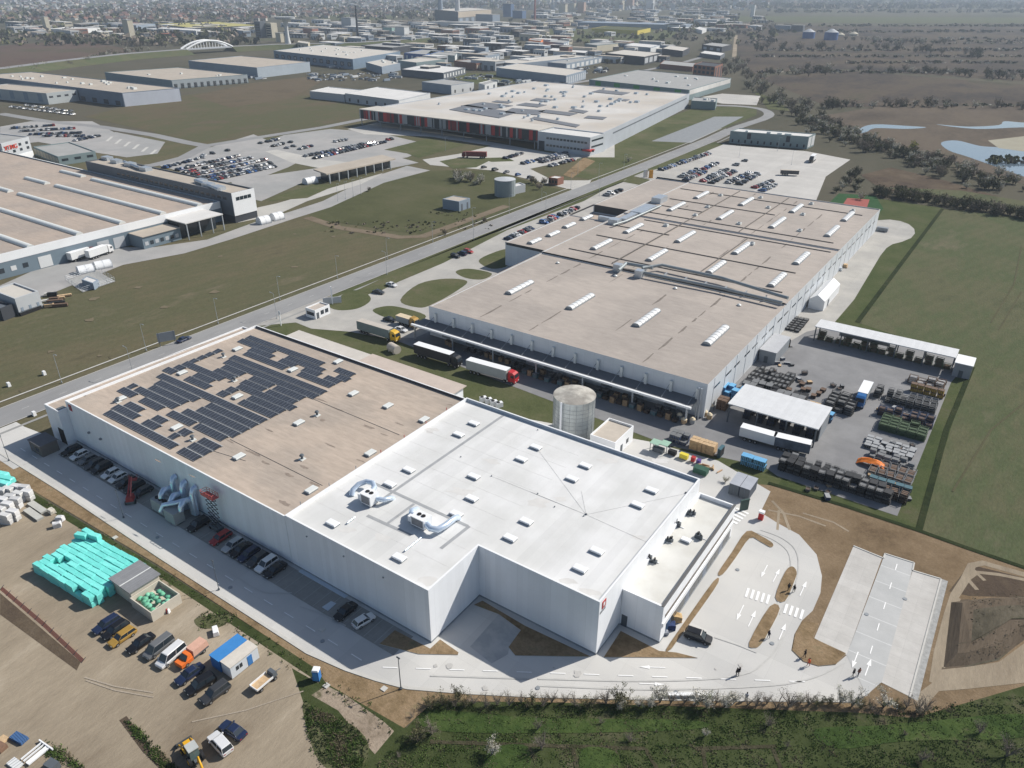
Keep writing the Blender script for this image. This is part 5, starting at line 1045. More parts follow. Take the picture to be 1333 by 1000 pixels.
for i, (a, c) in enumerate((((40, 656), (58, 668)), ((34, 664), (54, 678)))):
    p, an = span(a, c); m = MB(); m.box(-2.9, 2.9, -.7, .7, 0, .5); [m.box(-2.9, 2.9, -.72, .72, .1+k*.14, .13+k*.14, 1) for k in range(3)]; tag(m.build('panel_stack', [mat('pale_panel', (.45, .45, .42), .08, 1), DARKG], None, p, an), ('shorter upper', 'longer lower')[i]+' stack of grey panels right of the white packs', 'panel stack')
for i, (px, c) in enumerate((((68, 668), (.62, .58, .5)), ((79, 678), (.63, .63, .64)), ((75, 686), (.6, .6, .61)))):
    p = G(*px); tag(link('big_bag', packmesh(40+i, mat('big_bag_%d' % i, c, .1, 2, .8), 1.5, 1.0, 1.1, .2), None, (p.x, p.y, .02), .5*i), ('cream', 'taller white', 'lower white')[i]+' bulk bag right of the grey panel stacks', 'bag')
p = G(281, 824); tag(MB().box(-1.0, 1.0, -.5, .5, .1, .9, taper=.1).build('water_tub', WHITE, None, (p.x, p.y, 0), -.5), 'white oblong tub lying behind the blue cabin', 'tub')
p = G(216, 797); o = thing('barrier_block', 'red and white plastic barrier leaning at the corner of the pen', 'barrier', (p.x, p.y, 0), .4); MB().box(-.5, .5, -.3, .3, 0, 1, taper=.12).build('body', RED, o); MB().box(.5, .8, -.3, .3, 0, .9, taper=.1).build('end', WHITE, o)
P = GP([(0, 768), (55, 815), (106, 863)]); m = MB()
for i in range(2):
    m.add([(P[i].x, P[i].y, 0), (P[i+1].x, P[i+1].y, 0), (P[i+1].x+.15, P[i+1].y+.5, .5), (P[i].x+.15, P[i].y+.5, .5)], [(0, 1, 2, 3)], 0)
    d = (P[i+1]-P[i]); n_ = int(d.length/2.5)
    for k in range(n_+1): q = P[i]+d*k/n_; m.cyl((q.x, q.y, 0), (q.x+.27, q.y+.8, .8), .05, .05, 6, 1)
o = thing('safety_fence', 'orange red mesh safety fence along the ditch', 'fence', P[0]); FEN = mat('orange_mesh', (.90, .34, .20), .2, 3, .8); part('mesh_fence', m, [FEN, DARKG], o)
# bottom-left scraps
for nm, lab, cat, a, c, L, W, H, m_ in (('beam_stack', 'bundle of blue beams on the sand at the bottom left', 'beams', (15, 957), (36, 968), 2.6, 1.3, .5, mat('beam_blue', (.06, .13, .28), .15, 2, .5, seam=[('y', .3, .08, .5)])), ('crate', 'brown open crate at the left edge beside the blue beams', 'crate', (-4, 972), (8, 978), 1.4, 1.2, .8, mat('rust_crate', (.2, .12, .08), .3, 2)), ('pallet', 'yellow timber pallet at the left edge', 'pallet', (0, 960), (10, 966), 1.4, 1.0, .3, WOOD),
                                ('panel_stack', 'white ribbed panel lying at the bottom left edge', 'panels', (10, 988), (30, 1003), 2.2, 1.3, .3, mat('ribbed_white', (.64, .65, .65), .05, 1, .5, seam=[('x', .5, .12, .55)])), ('machine_cover', 'dark grey covered machine cut by the bottom edge', 'machine', (62, 996), (76, 1004), 1.8, 1.4, 1.1, DARKG)):
    p, an = span(a, c); tag(MB().box(-L/2, L/2, -W/2, W/2, 0, H, taper=.05).build(nm, m_, None, p, an), lab, cat)
p, an = span((36, 992), (58, 974)); m = MB(); [m.box(-1.6, 1.6, y-.08, y+.08, .2, .45) for y in (-.9, -.3, .3, .9)]; m.box(1.5, 1.7, -1.6, 1.6, .15, .5); m.box(-1.6, 1.6, -.75, -.35, .3, .36); tag(m.build('steel_frame', WHITE, None, p, an), 'white welded steel frame lying on the sand', 'frame')
# ------------------------------------------------------------------ goods in the storage yard: stacks of cages, crates and racks
KC = [0]; RW = ['front', 'second', 'third', 'fourth', 'fifth', 'sixth']
def crate_mesh(nm, sx, sy, sz, m, kind):
    b_ = MB()
    if kind == 'cage':
        b_.box(-sx/2, sx/2, -sy/2, sy/2, .12, .2, 0)
        for x in np.linspace(-sx/2, sx/2, 5): b_.box(x-.03, x+.03, -sy/2, -sy/2+.05, .1, sz, 0); b_.box(x-.03, x+.03, sy/2-.05, sy/2, .1, sz, 0)
        for z in np.linspace(.2, sz-.05, 4):
            for s in (-1, 1): b_.box(-sx/2, sx/2, s*sy/2-.03, s*sy/2+.03, z-.03, z+.03, 0); b_.box(s*sx/2-.03, s*sx/2+.03, -sy/2, sy/2, z-.03, z+.03, 0)
        b_.box(-sx/2+.08, sx/2-.08, -sy/2+.08, sy/2-.08, .2, sz*.62, 1)
    elif kind == 'bin':
        b_.box(-sx/2, sx/2, -sy/2, sy/2, .14, sz-.12, 0); b_.box(-sx/2-.03, sx/2+.03, -sy/2-.03, sy/2+.03, sz-.12, sz, 1)
        for x in (-sx*.4, 0, sx*.4): b_.box(x-.1, x+.1, -sy/2, sy/2, 0, .14, 1)
        for x in (-sx*.3, 0, sx*.3): b_.box(x-.05, x+.05, -sy/2-.03, sy/2+.03, .14, sz-.12, 1)
    elif kind == 'rack':
        for x in (-sx/2, sx/2):
            for y in (-sy/2, sy/2): b_.box(x-.05, x+.05, y-.05, y+.05, 0, sz, 0)
        for z in (.1, sz*.5, sz-.06):
            for y in (-sy/2, 0, sy/2): b_.box(-sx/2, sx/2, y-.05, y+.05, z-.05, z+.05, 0)
            for x in (-sx/2, sx/2): b_.box(x-.05, x+.05, -sy/2, sy/2, z-.05, z+.05, 0)
        b_.box(-sx*.42, sx*.42, -sy*.4, sy*.4, .12, sz*.4, 1); b_.box(-sx*.42, sx*.42, -sy*.38, sy*.38, sz*.52, sz*.72, 1)
    elif kind == 'pallets':
        n = int(sz/.15)
        for k in range(n):
            j = .03*((k*7) % 3-1)
            b_.box(-sx/2+j, sx/2+j, -sy/2, sy/2, k*.15+.1, k*.15+.145, 0)
            for y in (-sy*.42, 0, sy*.42): b_.box(-sx/2+j, sx/2+j, y-.06, y+.06, k*.15, k*.15+.1, 1)
    return b_.mesh(nm, m)
C_BLK = mat('crate_black', (.022, .023, .026), .3, 1.5, .6); C_GRY = mat('crate_grey', (.16, .165, .17), .2, 1.5, .6); C_BRN = mat('crate_brown', (.13, .085, .06), .3, 1.5, .8); C_BLU = mat('crate_blue', (.05, .15, .34), .2, 1.5, .5); C_TEA = mat('crate_teal', (.05, .12, .15), .2, 1.5, .6); C_GRN = mat('crate_green', (.06, .10, .05), .25, 1.5, .6); C_SKY = mat('crate_light_blue', (.14, .38, .62), .1, 1.5, .5); C_LID = mat('crate_lid_grey', (.30, .31, .32), .15, 1.5, .6); C_DBL = mat('crate_dark_blue', (.025, .04, .09), .2, 1.5, .6)
def yard(label, cat, nm, mesh, x0, y0, dx, dy, nx, ny, nz, sz, jit=.12, drop=.0, seed=0, rz=0):
    rr = random.Random(seed+int(x0*3+y0)); ms = mesh if isinstance(mesh, list) else [mesh]
    for i in range(nx):
        for j in range(ny):
            top = nz-(1 if rr.random() < drop else 0)
            for k in range(top):
                if 0 < i < nx-1 and 0 < j < ny-1 and k < top-1: continue
                o = link(nm, rr.choice(ms), None, (x0+i*dx+rr.uniform(-jit, jit), y0+j*dy+rr.uniform(-jit, jit), .05+k*sz), rz+rr.uniform(-.13, .13))
                t = ('at ground', 'second tier', 'third tier')[k]
                tag(o, f'{label}, {RW[j]} row, {ordn(i)} from left, {t}', cat, cat+' stack: '+label); KC[0] += 1
cg = lambda nm, *a: crate_mesh(nm, *a)
LCM = [cg('loose_a', 1.3, 1.0, .9, [C_BLK, C_GRY], 'bin'), cg('loose_b', 1.5, 1.2, 1.0, [C_GRY, C_BRN], 'cage'), cg('loose_c', 1.2, 1.1, .6, [WOOD, C_BRN], 'pallets'), cg('loose_d', 1.6, .9, 1.1, [C_DBL, C_LID], 'bin')]
yard('black cage, long near edge stack', 'cage', 'storage_cage', [cg('cage_a', 1.55, 1.9, 1.0, [C_BLK, C_GRY], 'cage'), cg('cage_b', 1.55, 1.9, 1.0, [C_BLK, C_BLK], 'bin')], -31.2, 157.6, 1.75, 2.1, 14, 2, 3, 1.02, .08, .35, 1)
yard('dark crate beside the pale timber stacks', 'crate', 'storage_crate', [cg('crate_a', 1.7, 2.1, .9, [C_BLK, C_GRY], 'bin'), cg('crate_b', 1.7, 2.1, .9, [C_BLK, C_BLK], 'cage')], -51.6, 190.6, 1.9, 2.3, 9, 2, 3, .92, .08, .2, 2)
yard('black wheel cage beside the lean-to shed', 'cage', 'storage_cage', cg('cage_c', 1.0, 2.3, 1.0, [C_BLK, C_GRY], 'cage'), -52.6, 196.5, 1.25, 2.6, 9, 4, 2, 1.02, .15, .3, 3)
yard('blue bin at the factory corner', 'bin', 'storage_bin', cg('bin_a', 1.5, 1.9, 1.1, [C_BLU, C_SKY], 'bin'), -55.6, 183.6, 1.65, 2.0, 4, 2, 3, 1.12, .08, .3, 4)
yard('pale pallet stack amid the dark crates', 'pallet stack', 'pallet_stack', cg('pal_a', 1.3, 1.1, 1.5, [WOOD, C_BRN], 'pallets'), -35.4, 188.8, 1.5, 1.5, 4, 3, 1, 1.5, .2, .1, 5)
yard('blue lidded bin beside pale pallets', 'bin', 'storage_bin', cg('bin_b', 1.6, 2.0, 1.2, [C_DBL, C_SKY], 'bin'), -31.0, 186.8, 3.0, 2.1, 2, 1, 2, 1.22, .05, 0, 6)
yard('black rack left of the blue truck', 'rack', 'storage_rack', cg('rack_a', 2.2, 1.8, 1.3, [C_BLK, C_GRY], 'rack'), -29.6, 193.4, 2.4, 2.1, 3, 4, 2, 1.32, .12, .3, 7)
yard('brown rack, back right yard corner', 'rack', 'storage_rack', cg('rack_b', 2.2, 1.3, 1.1, [C_BRN, WHITE], 'rack'), -14.0, 223.0, 2.3, 1.6, 4, 2, 2, 1.12, .15, .25, 8)
yard('yellow bin before the brown racks', 'bin', 'storage_bin', cg('bin_c', 1.5, 1.4, 1.2, [mat('bin_yellow', (.45, .28, .05), .2, 1.5, .6), C_BRN], 'bin'), -13.0, 217.5, 1.7, 1.6, 5, 1, 2, 1.22, .1, .2, 9)
yard('long grey rack, right yard edge', 'rack', 'storage_rack', cg('rack_c', 1.5, 2.6, 1.2, [C_GRY, C_BLK], 'rack'), -17.5, 207.0, 1.8, 2.9, 7, 2, 2, 1.22, .1, .15, 10)
yard('dark blue rack, right yard edge', 'rack', 'storage_rack', cg('rack_d', 1.7, 1.7, 1.2, [C_DBL, C_BRN], 'rack'), -17.6, 198.4, 1.9, 2.0, 7, 2, 2, 1.22, .1, .2, 11)
yard('green rack, right yard edge', 'rack', 'storage_rack', cg('rack_e', 2.0, 1.4, 1.0, [C_GRN, C_GRN], 'rack'), -15.6, 190.2, 2.2, 1.7, 5, 4, 2, 1.02, .06, .1, 12)
yard('grey lidded box beside orange sheet', 'box', 'pallet_box', [cg('box_a', 1.4, 1.1, .9, [C_BLK, C_LID], 'bin'), cg('box_b', 1.4, 1.1, .9, [C_DBL, C_LID], 'bin')], -17.0, 179.2, 1.6, 1.5, 7, 4, 1, .92, .2, .1, 13)
yard('brown grey frame rack beside orange sheet', 'rack', 'storage_rack', cg('rack_f', 1.6, 3.2, 1.2, [C_GRY, C_BRN], 'rack'), -13.4, 168.4, 1.9, 3.5, 5, 2, 1, 1.22, .08, 0, 14)
yard('teal bin between the frame racks', 'bin', 'storage_bin', cg('bin_d', 1.6, 1.3, 1.1, [C_TEA, C_TEA], 'bin'), -12.6, 165.0, 1.8, 1.5, 5, 1, 1, 1.12, .05, 0, 15)
yard('dark rack, near right yard corner', 'rack', 'storage_rack', cg('rack_g', 1.6, 2.6, 1.2, [C_BLK, C_BRN], 'rack'), -13.2, 160.4, 1.9, 2.9, 5, 1, 2, 1.22, .08, .2, 16)
yard('tall timber pallet stack by the grass', 'pallet stack', 'pallet_stack', cg('pal_b', 1.0, 1.2, 2.55, [WOOD, mat('timber_side', (.46, .32, .17), .25, 1.5)], 'pallets'), -52.2, 154.0, 1.05, 1.3, 6, 2, 1, 2.6, .05, 0, 17)
yard('dark blue bin left of tall pallets', 'bin', 'storage_bin', cg('bin_e', 1.3, 1.5, 1.15, [C_DBL, C_GRY], 'bin'), -57.4, 154.2, 1.5, 1.7, 3, 2, 2, 1.17, .06, .1, 18)
yard('black slab crate right of tall pallets', 'crate', 'storage_crate', cg('crate_h', .8, 2.4, 2.4, [C_BLK, C_TEA], 'bin'), -45.2, 154.8, .9, 2.5, 1, 1, 1, 2.4, .02, 0, 19)
yard('blue topped bin behind the containers', 'bin', 'storage_bin', cg('bin_f', 1.35, 1.7, 1.25, [C_TEA, C_SKY], 'bin'), -39.4, 154.8, 1.45, 1.8, 4, 1, 2, 1.27, .04, 0, 20)
yard('pallet load under the dock canopy', 'pallet load', 'pallet_load', [cg('pal_c', 1.3, 1.3, 1.9, [C_BRN, WOOD], 'pallets'), cg('bin_g', 1.4, 1.4, 1.4, [C_TEA, C_GRY], 'bin'), cg('cage_d', 1.4, 1.5, 1.3, [C_BLK, C_BRN], 'cage')], -112, 163.8, 2.05, 2.2, 26, 1, 1, 1.5, .3, .0, 21)
yard('black open crate near the tent', 'crate', 'storage_crate', cg('crate_i', 1.4, 1.6, .9, [C_BLK, C_GRY], 'cage'), -55.0, 240.5, 1.7, 2.1, 3, 6, 1, .9, .1, 0, 22)
yard('brown crate beside the corner pipes', 'crate', 'storage_crate', cg('crate_j', 1.2, 1.3, 1.0, [C_BRN, C_BRN], 'bin'), -54.0, 176.6, 1.4, 1.5, 2, 2, 3, 1.02, .1, .2, 23)
yard('dark bin beneath the near shed', 'bin', 'storage_bin', cg('bin_h', 1.8, 1.8, 1.3, [C_BLK, C_DBL], 'bin'), -46, 176, 3.2, 3, 6, 2, 2, 1.32, .2, .3, 24)
yard('rack beneath the long shed', 'rack', 'storage_rack', cg('rack_h', 2.0, 1.8, 1.4, [C_GRN, C_BRN], 'rack'), -43.5, 238.6, 2.6, 2, 15, 1, 2, 1.42, .3, .4, 25)
yard('black bin, second near edge stack', 'bin', 'storage_bin', [cg('bin_k', 1.4, 1.7, 1.0, [C_BLK, C_GRY], 'bin'), cg('cage_k', 1.4, 1.7, 1.0, [C_GRY, C_BLK], 'cage')], -30.0, 162.2, 1.9, 2.0, 9, 1, 2, 1.02, .15, .5, 31)
yard('dark rack, left of green racks', 'rack', 'storage_rack', cg('rack_k', 1.6, 1.8, 1.2, [C_BLK, C_GRY], 'rack'), -20.5, 208.5, 1.8, 2.0, 1, 2, 2, 1.22, .2, .2, 32)
yard('loose dark crate near the lean-to', 'crate', 'storage_crate', cg('crate_k', 1.3, 1.5, .9, [C_BLK, C_BRN], 'bin'), -43.5, 197.5, 2.3, 2.6, 5, 3, 1, .9, .7, .3, 33)
yard('grey pallet box near the corner fence', 'box', 'pallet_box', cg('box_k', 1.4, 1.1, .8, [C_GRY, C_LID], 'pallets'), -15.0, 175.0, 1.7, 1.5, 6, 2, 2, .8, .2, .3, 34)
yard('dark pallet load by the dock wall', 'pallet load', 'pallet_load', [cg('pal_k', 1.3, 1.3, 1.6, [C_BRN, WOOD], 'pallets'), cg('bin_m', 1.4, 1.4, 1.5, [C_BLK, C_GRY], 'bin')], -142, 166.6, 2.6, 2.2, 32, 1, 1, 1.5, .4, .15, 35)
for k in range(46):
    rr = random.Random(k+900); px = rr.choice(((1165, 535), (1160, 560), (1150, 580), (1195, 590), (1140, 625), (1095, 505), (1050, 490), (1005, 500), (1075, 640), (1180, 640), (1020, 475), (1215, 520))); p = G(px[0]+rr.gauss(0, 11), px[1]+rr.gauss(0, 6)); o = link('loose_crate', LCM[k % 4], None, (p.x, p.y, .05), rr.uniform(0, 3)); o.scale = (rr.uniform(.6, 1.1), rr.uniform(.6, 1.1), rr.uniform(.5, 1.2)); tag(o, 'odd dark or wooden crate lying loose among the yard stacks', 'crate', 'loose crates among the yard stacks')
print('yard goods', KC[0])
# orange sheet, loose things
q0 = G(1134, 606); m = MB(); rr = random.Random(3); n = 8
vs = [(q0.x-3.2+6.6*i/n, q0.y-1.3+2.6*j/4, .15+1.7*math.sin(math.pi*i/n)**.5*(1-.2*abs(j-2))+rr.uniform(-.05, .08)) for i in range(n+1) for j in range(5)]
m.add(vs, [(i*5+j, (i+1)*5+j, (i+1)*5+j+1, i*5+j+1) for i in range(n) for j in range(4)], 0); b0 = len(m.v)
tag(m.build('tarpaulin', mat('orange_tarpaulin', (.78, .20, .02), .12, 2, .6)), 'bright orange tarpaulin over goods in the storage yard', 'tarpaulin')
for nm, lab, cat, px, sx, sy, sz, m_ in (('waste_bin', 'yellow waste container on the paving behind the white warehouse', 'bin', (890, 597), 2.0, 1.1, 1.2, mat('bin_bright_yellow', (.7, .58, .06), .1, 1, .5)), ('waste_bin', 'red waste container right of the yellow one', 'bin', (902, 601), .9, 1.0, 1.2, RED), ('waste_bin', 'purple waste container right of the red one', 'bin', (909, 604), .9, 1.0, 1.1, mat('bin_purple', (.10, .06, .24), .1, 1, .5)), ('waste_bin', 'black waste container left of the yellow one', 'bin', (875, 592), 1.9, 1.1, 1.1, BLACK), ('skip', 'dark green open skip by the corner of the white roof', 'skip', (912, 616), 3.2, 1.9, 1.4, mat('skip_green', (.03, .09, .06), .2, 1, .6))):
    p = G(*px); m = MB(); sx, sy = sx/2, sy/2; m.box(-sx, sx, -sy, sy, .15, sz, 0); m.box(-sx-.05, sx+.05, -sy-.05, sy+.05, sz, sz+.12, 1, taper=.04)
    [m.cyl((x, -sy*.7, .1), (x, sy*.7, .1), .1, .1, 8, 2) for x in (-sx*.7, sx*.7)]; tag(m.build(nm, [m_, m_, BLACK], None, (p.x, p.y, .03)), lab, cat)
p = G(858, 588); o = thing('shelter', 'little shelter with a pale green two part roof on the paving behind the warehouse', 'shelter', (p.x, p.y, .03)); MB().box(-2.2, .1, -1.2, 1.2, 2.3, 2.42).build('roof', mat('pale_green_roof', (.30, .46, .36), .1, 1, .6), o); MB().box(.15, 2.2, -.7, 1.7, 2.5, 2.62).build('roof', MATS['pale_green_roof'], o)
for x, y in ((-2, -1), (-2, 1), (2, -.5), (2, 1.5)): MB().box(x-.06, x+.06, y-.06, y+.06, 0, 2.4).build('post', DARKG, o)
MB().box(-1.5, 1.2, -.8, .5, 0, 1.2).build('bench', DARKG, o)
rr = random.Random(12)
for i in range(9):
    p = G(923+rr.uniform(-14, 14), 609+rr.uniform(-6, 6)); m = MB(); m.box(-.9, .9, -.12, .12, .05, .28+rr.random()*.5); tag(m.build('timber', mat('raw_timber', (.50, .33, .21), .2, 2) if i % 2 else WOOD, None, (p.x, p.y, 0), rr.uniform(0, 3)), 'loose timber in the heap behind the white roof corner', 'timber', 'timber heap behind the warehouse')
p = G(968, 664); tag(MB().box(-1.0, 1.0, -.15, .15, 0, 2.6).box(-1.1, 1.1, -.2, .2, 2.6, 2.75).build('info_board', mat('dark_green_board', (.04, .075, .065), .1, 1, .5), None, (p.x, p.y, .03), .9), 'tall dark green board by the zebra crossing', 'board')
p = G(990, 676); o = thing('ticket_box', 'red box with a white top at the edge of the car park loop', 'box', (p.x, p.y, .03)); MB().box(-.5, .5, -.4, .4, 0, 1.7).build('body', RED, o); MB().box(-.58, .58, -.48, .48, 1.7, 2.15).build('top', WHITE, o)
for i, (nm, lab, cat, px, c, s) in enumerate((('load_sack', 'yellowish load on timber by the wing of the white warehouse', 'load', (881, 808), (.52, .36, .18), 1.0), ('load_sack', 'dark blue bundle by the wing of the white warehouse', 'load', (873, 818), (.03, .05, .13), .9), ('load_sack', 'grey bundle nearest the corner of the wing', 'load', (866, 826), (.3, .32, .36), .6))):
    p = G(*px); tag(link(nm, packmesh(60+i, mat('load_%d' % i, c, .3, 2), 1.6*s, 1.3*s, 1.3*s, .25), None, (p.x, p.y, .03), .6), lab, cat)
a, c = G(868, 907), G(931, 907.5); d = c-a; m = MB(); m.box(0, d.length, -.22, .22, .14, .6); m.box(0, d.length, -.3, .3, .6, .66); tag(m.build('wall_beam', WHITE, None, (a.x, a.y, 0), math.atan2(d.y, d.x)), 'long white beam lying at the edge of the front road', 'beam')
for i, px in enumerate(((629, 523), (636, 525), (643, 528), (650, 530))):
    p = G(*px); o = thing('condenser_unit', f'white and black condenser unit on the grass, {ordn(i)} of four from the left', 'condenser', (p.x, p.y, 0), -.5, 'condenser units by the grass'); MB().box(-.55, .55, -.9, .9, .1, 1.5).build('housing', WHITE, o); MB().cyl((0, -.3, 1.5), (0, -.3, 1.6), .48, .48, 14).build('fan', BLACK, o); MB().box(-.57, -.54, -.8, .8, .2, 1.4).build('grille', BLACK, o)
p = G(513, 458); o = thing('storage_tank', 'beige ribbed half round tank lying on the grass behind the yellow truck', 'tank', (p.x, p.y, 0), -.25); m = MB(); m.cyl((-2.0, 0, 1.2), (2.0, 0, 1.2), 1.35, 1.35, 20, 0); [m.cyl((x, 0, 1.2), (x+.12, 0, 1.2), 1.42, 1.42, 20, 0) for x in np.linspace(-1.8, 1.7, 6)]; m.build('shell', BEI, o); m = MB(); [m.box(x-.2, x+.2, -1.2, 1.2, 0, .6) for x in (-1.3, 1.3)]; m.build('saddle', KERB, o)
p, an = span((1018, 452), (1030, 452)); o = thing('forklift', 'yellow forklift beside the lean-to shed', 'forklift', p, an); MB().box(-1.2, .6, -.55, .55, .3, 1.1, taper=.08).build('body', YELLOW, o); m = MB(); [m.box(x-.04, x+.04, y-.04, y+.04, 1.0, 2.2) for x in (-.8, .5) for y in (-.5, .5)]; m.box(-.9, .6, -.55, .55, 2.2, 2.28); m.build('guard', DARKG, o); MB().box(.65, .8, -.45, .45, .1, 2.6).build('mast', BLACK, o); MB().box(.8, 1.8, -.35, -.2, .1, .16).box(.8, 1.8, .2, .35, .1, .16).build('fork', BLACK, o)
for x in (-.8, .35):
    for s in (-1, 1): MB().cyl((x, s*.4, .3), (x, s*.6, .3), .3, .3, 12).build('wheel', BLACK, o)
for i, px in enumerate(((884, 545), (890, 551), (901, 551), (917, 541), (925, 533), (923, 545))):
    p = G(*px); m = MB(); m.cyl((0, 0, 0), (0, 0, 1.2), .7, .75, 12, 0); m.cyl((0, 0, 1.2), (0, 0, 1.7), .78, .3, 12, 1); tag(m.build('bulk_sack', [WOOD if i % 2 else mat('sack_grey', (.35, .36, .36), .1, 2), mat('sack_top', (.64, .55, .40), .1, 2)], None, (p.x, p.y, .03)), f'pale topped bulk sack near the factory corner, {ordn(i)} from the left', 'sack', 'bulk sacks near the factory corner')
for i, (px, c) in enumerate((((1099, 352-4), 0), ((1105, 347), 1))):
    p = G(1093+i*7, 352-i*4); o = tag(MB().box(-.8, .8, -1, 1, .1, 1.3, taper=.15).box(-1.0, -.6, -1.2, -.8, 0, .5).box(.6, 1.0, -1.2, -.8, 0, .5).build('plant_machine', [STEEL, WOOD][i], None, (p.x, p.y, .03)), ('grey', 'pale brown')[i]+' small machine on the concrete beyond the tent', 'machine')
p = G(1148, 301); tag(MB().box(-2.5, 2.5, -1.2, 1.2, .3, 1.8, taper=.1).box(-2.2, -1.6, -1.3, 1.3, 0, .5).box(1.6, 2.2, -1.3, 1.3, 0, .5).build('plant_machine', MIDG, None, (p.x, p.y, .03)), 'grey boxy machine at the far corner of the factory', 'machine')
# ------------------------------------------------------------------ halls and landmarks in the middle distance and beyond
def corners(L, N_, R, h):
    a, b_, c = G(*L, h), G(*N_, h), G(*R, h); return [a, b_, c, a+c-b_]
def hall(label, L, N_, R, h, wm, rm, cat='hall', nm='industrial_hall', par=.5, wins=(), doors=(), vents=0, bandm=None, seed=0, group=None, depth=None):
    P = corners(L, N_, R, h); 
    if depth: u = (P[2]-P[1]).normalized(); P[2] = P[1]+u*depth; P[3] = P[0]+u*depth
    c = (P[0]+P[2])/2; c.z = 0
    o = thing(nm, label, cat, c, 0, group); m = MB(); pts = [(p.x, p.y) for p in P]
    ring(m, pts, .5, 0, h, h-par); part('wall', m, wm, o); part('roof', MB().sheet(inset(ccw(pts), .49), h-par), rm, o)
    Sd = {'s': (P[0], P[1]), 'e': (P[1], P[2])}
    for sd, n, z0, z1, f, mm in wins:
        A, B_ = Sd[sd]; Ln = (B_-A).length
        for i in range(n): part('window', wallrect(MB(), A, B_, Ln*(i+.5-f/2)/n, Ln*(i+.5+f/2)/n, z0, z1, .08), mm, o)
    for sd, n, z1, f, mm in doors:
        A, B_ = Sd[sd]; Ln = (B_-A).length
        for i in range(n): part('dock_door', wallrect(MB(), A, B_, Ln*(i+.5-f/2)/n, Ln*(i+.5+f/2)/n, 0, z1, .08), mm, o)
    rr = random.Random(seed+int(L[0]))
    for i in range(vents):
        q = P[0]+(P[1]-P[0])*rr.uniform(.08, .92)+(P[3]-P[0])*rr.uniform(.1, .9); s_ = rr.uniform(.8, 1.8)
        part('roof_vent', MB().box(q.x-s_, q.x+s_, q.y-s_, q.y+s_, h-par, h-par+rr.uniform(.8, 1.8), taper=.1), OPAL, o)
    return o, P
def fmat(nm, c, v=.08): return mat('far_'+nm, c, v, .1, .8)
W1 = fmat('white', (.62, .63, .63)); W2 = fmat('pale_grey', (.45, .47, .49)); W3 = fmat('blue_grey', (.24, .29, .35)); W4 = fmat('slate', (.12, .135, .155)); W5 = fmat('dark', (.05, .055, .065)); W6 = fmat('cream', (.52, .48, .38)); W7 = fmat('brick', (.25, .12, .085)); W8 = fmat('yellow', (.55, .45, .08)); W9 = fmat('orange', (.68, .20, .06)); WB = fmat('blue', (.06, .13, .32)); WG = fmat('green', (.08, .28, .10)); WT = fmat('teal_grey', (.20, .26, .27))
R1 = fmat('roof_white', (.62, .61, .59), .1); R2 = fmat('roof_tan', (.42, .37, .31), .12); R3 = fmat('roof_grey', (.33, .33, .32), .12); R4 = fmat('roof_cream', (.52, .49, .44), .1); R5 = fmat('roof_red', (.28, .10, .06), .15); R6 = fmat('roof_olive', (.42, .38, .13), .1)
# --- the long tan roofed hall at the left edge
lh = thing('industrial_hall', 'wide tan roofed hall at the left edge with long white rooflight strips', 'hall', (-420, 140, 0))
LHP = [(-720, 20), (-315.2, 20), (-315.2, 215.5), (-720, 215.5)]; m = MB(); ring(m, LHP, .8, 0, 9.3, 8.7, 0, 1); part('wall', m, [fmat('steel_blue', (.16, .21, .25)), W1], lh); part('roof', MB().sheet(inset(LHP, .79), 8.7), mat('left_tan_membrane', (.40, .33, .275), .12, .2, .9, col2=(.34, .29, .25), big=.05, streak=(0, 4)), lh)
part('fascia', wallrect(MB(), (-315.2, 20), (-315.2, 215.5), 0, 195, 6.2, 9.32, .1), WHITE, lh)
for a, c in (((119, 234), (262, 267)), ((73, 242), (213, 278)), ((23, 253), (162, 290)), ((-60, 256), (108, 304)), ((-100, 276), (46, 320)), ((81, 223), (108, 230)), ((34, 232), (62, 239)), ((-30, 238), (16, 249))):
    P, Q = G(*a, 9), G(*c, 9); y = (P.y+Q.y)/2; m = MB(); n = 6; m.loft([[(x, y+1.6*math.cos(math.pi*i/n), 8.7+1.2*math.sin(math.pi*i/n)) for i in range(n+1)][::-1] for x in (P.x, Q.x)], 0, True); part('skylight', m, OPAL, lh)
P, Q = (-315.2, 20), (-315.2, 215.5)
for i in range(11): part('window', wallrect(MB(), P, Q, 60+i*4.4, 62+i*4.4, 2.2, 4.0, .08), GLASS if i % 3 else W1, lh)
for u, m_ in ((110, W1), (134, W2), (141, W2)): part('dock_door', wallrect(MB(), P, Q, u, u+5, .3, 4.8, .1), m_, lh)
part('porch', MB().box(-315.1, -305, 168, 186, 0, 5.2), fmat('steel_blue', (.16, .21, .25)), lh); part('porch_roof', MB().box(-315.1, -304.5, 168, 186, 5.2, 5.4), R2, lh)
for i in range(7): part('window', wallrect(MB(), (-305, 168), (-305, 186), .8+i*2.4, 2.4+i*2.4, 1.4, 3.0, .08), GLASS if i % 2 else W2, lh)
part('canopy', MB().box(-315, -301, 186.5, 206, 7.2, 7.6), R1, lh); [part('post', MB().box(-301.6, -301.2, y, y+.4, 0, 7.2), STEEL, lh) for y in (187, 193.3, 199.6, 205.4)]
part('glass_front', MB().box(-315, -307, 187, 205.5, 0, 7.1), GLASS, lh)
sl_ = thing('office_block', 'long narrow slate office block behind the tan hall with a white end wall', 'office', (-370, 223, 0))
